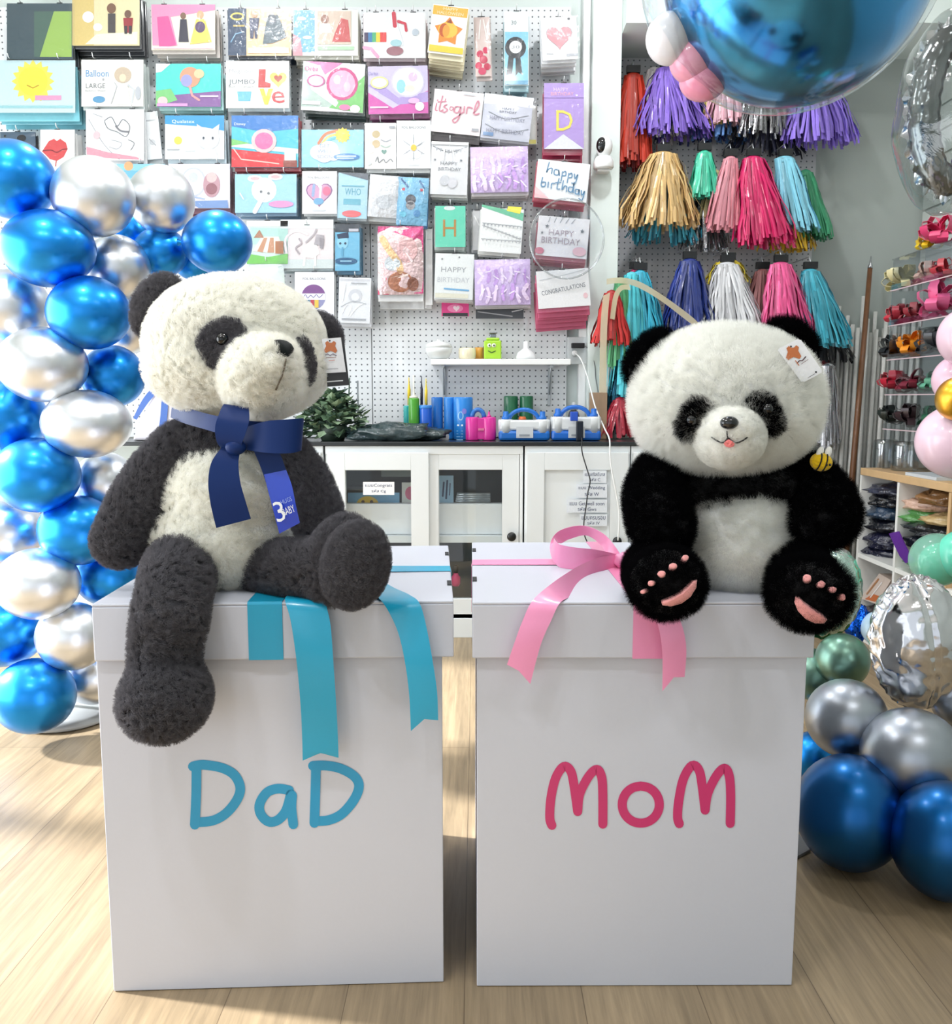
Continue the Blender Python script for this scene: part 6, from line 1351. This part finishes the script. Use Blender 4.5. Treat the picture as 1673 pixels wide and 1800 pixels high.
blk2 = M((20, 18, 20), .7)
seam('mouth_line', [(1279, 757), (1279, 764), (1281, 769)], mbv, blk2, pan2, .0012, .0035)
seam('mouth_line', [(1253, 768), (1262, 774), (1271, 777), (1276, 773), (1281, 769), (1287, 773), (1292, 777), (1302, 774), (1312, 767)], mbv, blk2, pan2, .0013, .0035)
patch('tongue', [(1271, 778), (1277, 772), (1282, 770), (1288, 772), (1293, 778), (1290, 784), (1283, 786), (1275, 784)], mbv, fleece((240, 130, 130), .2), pan2, crown=.003, off=.003)
arms = [blob('arm', chain([(1160, 836, 1.64, 40), (1150, 868, 1.59, 46), (1156, 905, 1.55, 50), (1162, 926, 1.53, 50)]), black, pan2), blob('arm', chain([(1418, 842, 1.64, 44), (1446, 880, 1.58, 50), (1454, 905, 1.55, 52), (1442, 915, 1.54, 50)]), black, pan2)]
legs = [blob('leg', chain([(1175, 985, 1.62, 44), (1148, 1000, 1.55, 46), (1146, 1006, 1.49, 46)]) + [E(1171, 1024, 1.418, 66, 60, .052)], black, pan2), blob('leg', chain([(1390, 985, 1.62, 48), (1405, 1008, 1.54, 50), (1412, 1022, 1.47, 50)]) + [E(1421, 1043, 1.408, 70, 61, .052)], black, pan2)]
settle(g2, torso, belly, *arms, *legs)
padm = M((226, 150, 148), .6, sheen=.3, bump=.2, bscale=120)
for lg, toes, main in ((legs[0], [(1135, 1038, 5, 4), (1147, 1025, 6, 5), (1163, 1011, 7, 5.5), (1181, 999, 7, 5.5), (1200, 987, 6, 5)], [(1159, 1054), (1172, 1050), (1190, 1042), (1206, 1030), (1214, 1019), (1221, 1016), (1220, 1030), (1210, 1046), (1194, 1057), (1174, 1062), (1162, 1060)]),
                       (legs[1], [(1418, 1020, 8, 6.5), (1440, 1029, 7, 6), (1458, 1037, 6, 5.5), (1473, 1049, 4, 6)], [(1397, 1045), (1404, 1047), (1412, 1057), (1428, 1067), (1444, 1076), (1453, 1084), (1448, 1091), (1432, 1091), (1414, 1083), (1401, 1069), (1395, 1054)])):
    bv = bvh_of(lg)
    for x, y, a, b in toes: patch('toe_pad', disc(x, y, a, b, 14), bv, padm, pan2, crown=.004, off=.007)
    patch('paw_pad', main, bv, padm, pan2, crown=.005, off=.007)
for o, n_, L_ in ((head, 20000, .013), (belly, 9000, .011), (muzzle, 5000, .0045), (torso, 7000, .012), (arms[0], 6000, .011), (arms[1], 6000, .011), (legs[0], 7000, .010), (legs[1], 7000, .010), (ears[0], 2500, .011), (ears[1], 2500, .011), (patches[0], 1200, .009), (patches[1], 1200, .009)):
    fur(o, n_ // 2, L_ * (1.2 if o is muzzle or o in patches else 1.7 if o is head else 1.5), 14, .45, .007, .0004, .0001, seed=n_ % 89 + 3, clump=.6, rad=.007, mat=pb_ if o.data.materials[0] == black else ps_)
# bee
bm_ = fleece((240, 196, 30), .2); c = P(1443, 812, 1.555)
bee = MB(); bee.ell(c, (.019, .015, .016), bm_, rotm(ay=14), 24, 14); be = bee.build('bee', pan2)
mb = MB()
for dx in (-.006, .004):
    mb.tube([c + rotm(ay=14) @ Vector((dx, .0155 * sin(q) * math.sqrt(max(.1, 1 - (dx / .019) ** 2)), .0168 * cos(q) * math.sqrt(1 - (dx / .019) ** 2))) for q in [2 * PI * k / 24 for k in range(25)]], .0012, blk2, 6)
mb.build('stripe', be)
mb = MB()
for dx in (.004, .010): mb.ell(c + Vector((dx, -.014, -.004)), (.0022, .0022, .0022), eyem, nu=10, nv=8)
mb.build('eye', be)
for dx, tl in ((-.004, 20), (.010, 12)):
    mb = MB(); mb.ell(c + Vector((dx, -.004, .017)), (.006, .004, .010), M((244, 244, 240), .6), rotm(ay=tl), 14, 10); mb.build('wing', be)
a_ = math.radians(57)
tg = tagcard(pan2, [(1367, 616), (1370, 612), (1402, 596), (1408, 598), (1444, 650), (1444, 655), (1414, 671), (1408, 671)], 1.515, (240, 241, 246), [('e', 1390, 609, 1.6, 1.6, (40, 40, 46)), ('p', hide(1394, 621, 22, -.1), HIDE), ('l', [(1401, 638), (1405, 634), (1410, 634), (1416, 627)], 2, (90, 66, 70)), ('l', [(1398, 634), (1404, 642)], 1.6, HIDE), ('l', [(1408, 640), (1420, 632)], 1, (150, 130, 130)), ('l', [(1420, 664), (1432, 657)], 1, (120, 120, 126)), ('e', 1434, 654, 1.8, 1.8, (40, 40, 46))])
# ================================================================== balloons
def chrome(c, rough=.36): return M(c, rough, metal=1., coat=.35, crough=.2, var=.02, bscale=8)
BLUE, SILV = chrome((26, 140, 226)), chrome((226, 229, 233))
BLUE_SHADED = chrome((18, 98, 166)); GRY = chrome((176, 182, 192)); GRN = chrome((120, 158, 142))  # floor balloons' blue: column blue with shade away from the window painted in
def pearl(c): return M(c, .25, coat=.3, var=.02)
def balloon(px, py, Y, rx, ry, mat, label, group=None, face=None, name='balloon'):
    """latex balloon; face: pixel of the column core it points its knot to"""
    s = SP(Y, py); c = P(px, py, Y)
    k = P(*face) if face else c + Vector((.3, .4, 0))
    ax = (k - c).normalized()
    R_ = Vector((0, 0, 1)).rotation_difference(ax).to_matrix()
    r = (rx + ry) / 2 * s
    t = thing(name, label, 'balloon', c, group)
    mb = MB()
    def fn(v):
        z = v.z
        return 1 + (.10 * max(0, z) ** 3 - .03 * abs(min(0, z)))
    # squash to the seen ellipse: the balloon is a touch longer along its own axis
    sxz = (rx * s / r, 1., ry * s / r)
    vs0 = len(mb.v)
    mb.ell((0, 0, 0), (r, r, r), mat, R_, 40, 26, fn=fn)
    for v in mb.v: v.x *= sxz[0]; v.z *= sxz[2]; v += c
    mb.build('skin', t)
    e = R_ @ Vector((0, 0, r * 1.095)); e.x *= sxz[0]; e.z *= sxz[2]
    mb = MB(); mb.lathe(c + e, [(.009, -.004), (.006, .004), (.005, .008), (.010, .016), (.011, .018), (.004, .018)], mat, 12, R_); mb.build('knot', t)
    return t
G1_ = 'chrome balloons of the blue and silver column'
core = lambda y: (95, y, 2.86)
L = [
 (22, 316, 2.66, 72, 68, BLUE, 'blue chrome balloon topmost on the column, cut by the picture edge'),
 (165, 346, 2.68, 71, 69, SILV, 'big silver chrome balloon beside the topmost blue one'),
 (286, 351, 2.84, 56, 59, SILV, 'silver chrome balloon highest near the wall packets'),
 (385, 426, 2.80, 59, 55, BLUE, 'blue chrome balloon just above the big panda head'),
 (285, 443, 2.88, 46, 43, BLUE, 'small blue chrome balloon between the two over the panda ear'),
 (85, 437, 2.62, 80, 67, BLUE, 'wide blue chrome balloon below the topmost one'),
 (208, 470, 2.80, 56, 56, SILV, 'silver chrome balloon tucked behind the panda ear side'),
 (16, 540, 2.72, 66, 66, SILV, 'pale silver chrome balloon at the picture edge, level with the panda ear'),
 (157, 550, 2.62, 72, 64, BLUE, 'blue chrome balloon nearest the panda ear'),
 (75, 641, 2.60, 76, 66, SILV, 'silver chrome balloon level with the panda eye'),
 (200, 661, 2.76, 54, 54, BLUE, 'blue chrome balloon touching the panda cheek side'),
 (8, 735, 2.70, 68, 66, BLUE, 'bright blue chrome balloon at the picture edge, level with the neck bow'),
 (153, 745, 2.62, 77, 60, SILV, 'silver chrome balloon level with the neck bow'),
 (65, 835, 2.60, 73, 66, BLUE, 'blue chrome balloon level with the panda shoulder'),
 (186, 846, 2.78, 52, 52, SILV, 'silver chrome balloon hiding behind the panda arm'),
 (137, 932, 2.66, 67, 62, BLUE, 'blue chrome balloon level with the panda paw'),
 (2, 932, 2.74, 68, 58, SILV, 'silver chrome balloon at the picture edge, level with the panda paw'),
 (66, 1026, 2.60, 72, 63, SILV, 'large silver chrome balloon level with the box lid'),
 (192, 1012, 2.80, 56, 54, BLUE, 'blue chrome balloon behind the corner of the DaD box lid'),
 (4, 1112, 2.72, 68, 60, BLUE, 'blue chrome balloon at the picture edge, low on the column'),
 (128, 1118, 2.66, 62, 60, SILV, 'silver chrome balloon beside the lid edge of the DaD box'),
 (60, 1223, 2.62, 70, 66, BLUE, 'blue chrome balloon resting on the floor at the column foot'),
 (165, 1192, 2.82, 50, 46, SILV, 'silver chrome balloon low behind the DaD box edge'),
 (226, 412, 2.96, 36, 36, BLUE, 'small blue chrome balloon between two silver ones'),
 (226, 572, 2.92, 46, 50, SILV, 'silver chrome balloon half hidden by the blue one at the panda ear'),
 (345, 458, 2.98, 38, 36, BLUE, 'small blue balloon right behind the panda head'),
]
for px, py, Y, rx, ry, m_, lab in L: balloon(px, py, Y, rx, ry, m_, lab, G1_, core(py))
mb = MB(); b0 = P(95, 1230, 2.88)
t = thing('balloon_stand', 'white pole and grey base of the balloon column', 'stand', (b0.x, 2.88, 0))
mb = MB(); mb.tube([(b0.x, 2.88, .03), (b0.x, 2.88, 1.7)], .012, white, 10); mb.build('pole', t)
c = PZ(132, 1240, .012); mb = MB(); mb.lathe((b0.x + .05, 2.85, .001), [(.14, 0), (.15, .006), (.15, .016), (.13, .03), (.02, .034)], M((176, 180, 182), .3), 32); mb.build('base', t)

# foot cluster beside the MoM box
G2_ = 'chrome balloons beside the MoM box'
core2 = (1570, 1330, 2.25)
def floor_y(px, py, rpx):
    """depth at which a balloon of that outline rests on the floor"""
    Y = 1.9
    for _ in range(20): Y = (CAM.z - rpx * SP(Y, py)) / ((CAM.z - P(px, py, Y).z) / Y)
    return Y
for px, py, Y, rx, ry, m_, lab in [
 (1492, 1428, floor_y(1492, 1428, 99), 92, 101, BLUE_SHADED, 'shade-darkened blue chrome balloon on the floor next to the MoM box'),
 (1662, 1478, floor_y(1662, 1478, 104), 92, 104, BLUE_SHADED, 'shade-darkened blue chrome balloon on the floor at the picture edge'),
 (1487, 1262, 2.06, 70, 69, GRY, 'grey silver chrome balloon higher up, beside the MoM box wall'),
 (1602, 1326, 1.93, 86, 81, GRY, 'grey silver chrome balloon resting on the two shade-darkened blue ones'),
 (1480, 1158, 2.25, 46, 46, GRN, 'green tinted chrome balloon below the panda foot'),
 (1430, 1185, 2.32, 44, 46, GRN, 'green tinted chrome balloon mostly hidden by the lid corner'),
 (1430, 1330, 2.30, 44, 44, BLUE, 'light blue chrome balloon peeping beside the MoM box wall'),
 (1688, 1232, 2.05, 48, 46, GRY, 'grey chrome balloon cut by the picture edge, beside the crinkled foil one'),
 (1542, 1104, 2.5, 28, 30, pearl((176, 206, 226)), 'pale blue small balloon beside the crinkled silver foil one')]:
    balloon(px, py, Y, rx, ry, m_, lab, G2_, core2)
G3_ = 'pastel balloon garland'
for px, py, Y, rx, ry, m_, lab in [
 (1700, 592, 2.45, 50, 52, pearl((240, 206, 222)), 'pale pink balloon, highest of the pastel ones at the picture edge'),
 (1690, 668, 2.52, 50, 46, pearl((238, 200, 218)), 'pale pink balloon between the highest one and the gold one'),
 (1684, 701, 2.36, 38, 39, chrome((226, 170, 50)), 'small gold chrome balloon among the pale pink ones'),
 (1684, 776, 2.44, 72, 66, pearl((242, 208, 224)), 'large pale pink balloon below the gold one'),
 (1690, 975, 2.40, 40, 44, pearl((110, 226, 196)), 'mint balloon at the picture edge beside the double mint one')]:
    balloon(px, py, Y, rx, ry, m_, lab, G3_, (1800, py, 2.6))
t = balloon(1646, 984, 2.46, 47, 47, M((170, 232, 210), .15, coat=.4, var=.02, alpha=.45), 'double mint balloon, clear outside with a smaller one inside', G3_, (1800, 990, 2.6))
mb = MB(); s = SP(2.46, 990); mb.ell(P(1652, 992, 2.46), (36 * s, 36 * s, 38 * s), pearl((80, 224, 188)), nu=32, nv=20); mb.build('inner_balloon', t)

# crinkled silver foil balloon
s = SP(2.06, 1130); c = P(1612, 1130, 2.06)
fm = M((226, 226, 230), .14, metal=1., bump=.35, bscale=9, dist=.03, var=.02)
t = thing('foil_balloon', 'crinkled silver foil balloon standing among the grey chrome balloons', 'balloon', c)
mb = MB()
def fnf(v):
    a = math.atan2(v.x, v.z)
    w = mnoise.noise(Vector((v.x * 3.1, v.y * 3.1, v.z * 4.3)))
    rad = abs(v.y)
    return 1 + .05 * w + .03 * (1 - rad) ** 4 * sin(26 * a) + .045 * abs(mnoise.noise(v * 3.4)) - .045 * math.exp(-(v.x / .05) ** 2) + .008 * sin(v.z * 34) * math.exp(-(v.x / .3) ** 2)
mb.ell((0, 0, 0), (80 * s, .085, 118 * s), fm, rotm(ay=-8), 110, 70, fn=fnf)
for v in mb.v: v += c
mb.build('skin', t)
mb = MB()
rows = []
for k in range(121):
    q = 2 * PI * k / 120; wv = 1 + .012 * sin(40 * q)
    d = rotm(ay=-8) @ Vector((sin(q) * 80 * s, 0, cos(q) * 118 * s))
    rows.append([c + d * .97 + Vector((0, -.004, 0)), c + d * (1.045 * wv) + Vector((0, .003 * sin(23 * q), 0)), c + d * .97 + Vector((0, .004, 0))])
mb.grid(rows, fm, True); mb.build('seam_rim', t)
# mint and green foil balloon behind the panda foot
s = SP(2.3, 1040); c = P(1452, 1040, 2.34)
mf = M((206, 232, 222), .18, metal=.9, bump=.6, bscale=26, dist=.02); gf = M((70, 150, 90), .22, metal=.8, bump=.5, bscale=26, dist=.02)
t = thing('foil_balloon', 'round mint foil balloon with green edge behind the panda paw', 'balloon', c)
mb = MB(); mb.ell((0, 0, 0), (60 * s, .06, 80 * s), mf, None, 60, 40, fn=lambda v: 1 + .05 * mnoise.noise(v * 4) + .04 * (1 - abs(v.y)) ** 3 * sin(20 * math.atan2(v.x, v.z)))
for v in mb.v: v += c
mb.build('skin', t)
mb = MB(); rows = []
for k in range(81):
    q = 2 * PI * k / 80; d = Vector((sin(q) * 60 * s, 0, cos(q) * 80 * s))
    rows.append([c + d * .98 + Vector((0, -.004, 0)), c + d * (1.09 + .015 * sin(24 * q)), c + d * .98 + Vector((0, .004, 0))])
mb.grid(rows[30:72], gf, True); mb.grid(rows[:31], mf, True); mb.grid(rows[71:], mf, True); mb.build('seam_rim', t)
# blue foil bag and tan box behind
lump('foil_packet', 'crumpled bright blue foil pack between the foil balloons', 'packet', P(1506, 1094, 2.55), (.035, .04, .05), foilm((30, 96, 220), .6, 30), .35, 3, flatten=False)
mb = MB(); XC = XS + .03
def pc(x, y, d=0.): return PX(x, y, XC) + Vector((-d, 0, 0))
mb.prism([pc(1512, 1052), pc(1545, 1008), pc(1566, 1020), pc(1540, 1062)], (.05, 0, 0), M((206, 190, 180), .5))
draw(mb, [('p', [(1520, 1053), (1534, 1044), (1546, 1048), (1538, 1058)], (200, 110, 60)), ('l', [(1524, 1044), (1544, 1018)], 3, (170, 120, 80)), ('l', [(1530, 1050), (1550, 1024)], 2, (236, 232, 230))], pc); tag(mb.build('craft_packet'), 'tilted tan printed packet in the lower shelf cell, behind the silver foil balloon', 'packet')

# big orb inside a clear bubble
Yo = 1.95; s = SP(Yo, 0); c = P(1402, -62, Yo); R0 = 231 * s
t = thing('orb_balloon', 'huge blue chrome orb balloon inside a clear bubble at the top', 'balloon', c)
mb = MB(); mb.ell(c, (R0, R0, R0), chrome((64, 156, 216), .16), nu=64, nv=40); mb.build('blue_orb', t)
cb = P(1388, -82, Yo); Rb = 261 * s
mb = MB(); mb.ell(cb, (Rb, Rb, Rb), film_mat((240, 244, 246), .012, .15, 6, .04), nu=64, nv=40); mb.build('clear_bubble', t)
for px, py, rx, ry, dy, cc in ((1176, 68, 41, 44, .02, (236, 232, 236)), (1218, 104, 42, 42, .03, (240, 160, 184)), (1236, 140, 42, 36, .045, (238, 150, 178)), (1210, 20, 36, 40, .1, (240, 220, 228))):
    mb = MB(); ss = SP(Yo + dy, py); mb.ell(P(px, py, Yo + dy), (rx * ss, rx * ss, ry * ss), M(cc, .22, coat=.3, var=.02), nu=32, nv=20); mb.build('small_balloon', t)
mb = MB(); mb.tube([cb + Vector((0, 0, Rb)), (cb.x, cb.y, ZC - .002)], .002, white, 6); mb.build('cord', t)

# silver foil figure balloons in a clear bag, top corner
s = SP(2.9, 200); Yf = 2.9
dkf = M((130, 134, 136), .18, metal=1., bump=.35, bscale=9, dist=.03)
t = thing('foil_balloon', 'ring shaped silver foil balloon wrapped in clear film in the top corner', 'balloon', P(1668, 200, Yf))
mb = MB(); c = P(1672, 195, Yf)
rows = []
N = 72
for k in range(N):
    q = 2 * PI * k / N; cc = c + Vector((cos(q) * 50 * s, 0, sin(q) * 118 * s)); dr = Vector((cos(q), 0, sin(q)))
    rr_ = 28 * s * (1 + .04 * sin(23 * q) + .06 * mnoise.noise(Vector((cos(q) * 2, sin(q) * 2, 5))))
    rows.append([cc + dr * rr_ * cos(a) + Vector((0, 1, 0)) * rr_ * 1.1 * sin(a) for a in [2 * PI * j / 16 for j in range(16)]])
rows.append(rows[0])
mb.grid(rows, dkf, True, close=True); mb.build('skin', t)
mb = MB(); rows = []
for k in range(97):
    q = 2 * PI * k / 96; e = 1.0 + .05 * sin(30 * q); d = Vector((cos(q) * 80 * s, 0, sin(q) * 146 * s)); rows.append([c + d * .96 + Vector((0, -.004, 0)), c + d * 1.06 * e + Vector((0, .01 * sin(21 * q), 0))])
mb.grid(rows, fm, True); mb.build('seam_rim', t, solid=.001)
mb = MB(); mb.ell(c + Vector((0, 0, -.01)), (88 * s, .2, 172 * s), film_mat((226, 230, 230), .05, .5, 9, .08), nu=40, nv=28, fn=lambda v: 1 + .05 * mnoise.noise(v * 2.5)); mb.build('clear_bag', t)
mb = MB(); mb.tube([c + Vector((0, 0, 172 * s)), (c.x, c.y, ZC - .002)], .002, white, 6); mb.build('cord', t)
# grey floor tile sheet peeping out by the box
mb = MB(); q = [PZ(1400, 1510, .001), PZ(1424, 1497, .001), PZ(1404, 1470, .001), PZ(1385, 1480, .001)]; mb.prism(q, (0, 0, .006), M((120, 120, 120), .5)); tag(mb.build('floor_plate'), 'grey base plate corner peeping out beside the MoM box', 'plate')
# blue striped bag behind the big panda
strp = M((70, 110, 190), .4, coat=.2)
YG = 3.93; k0 = P(270, 775, YG)
def pg(x, y, dy=0.): 
    p = P(x, min(y, 778), YG); p.y += dy; p.z = max(p.z, ZT + .001); return p
t = thing('gift_bag', 'white bag with blue straps behind the big panda cheek', 'bag', (k0.x, YG, ZT))
mb = MB(); mb.prism([pg(232, 778), pg(246, 735), pg(272, 690), pg(310, 690), pg(312, 778)], (0, .12, 0), M((232, 228, 236), .4, coat=.3, bump=.3, bscale=20)); mb.build('pouch', t, bevel=.01)
mb = MB(); YH = YG - .006
strip(mb, [(234, 735, 240, 738, YH), (252, 700, 262, 706, YH), (276, 672, 288, 678, YH)], strp, 5, 2); strip(mb, [(285, 680, 297, 680, YH), (282, 730, 294, 730, YH), (276, 774, 288, 774, YH)], strp, 5, 2); mb.build('strap', t, fix=False, solid=.002)
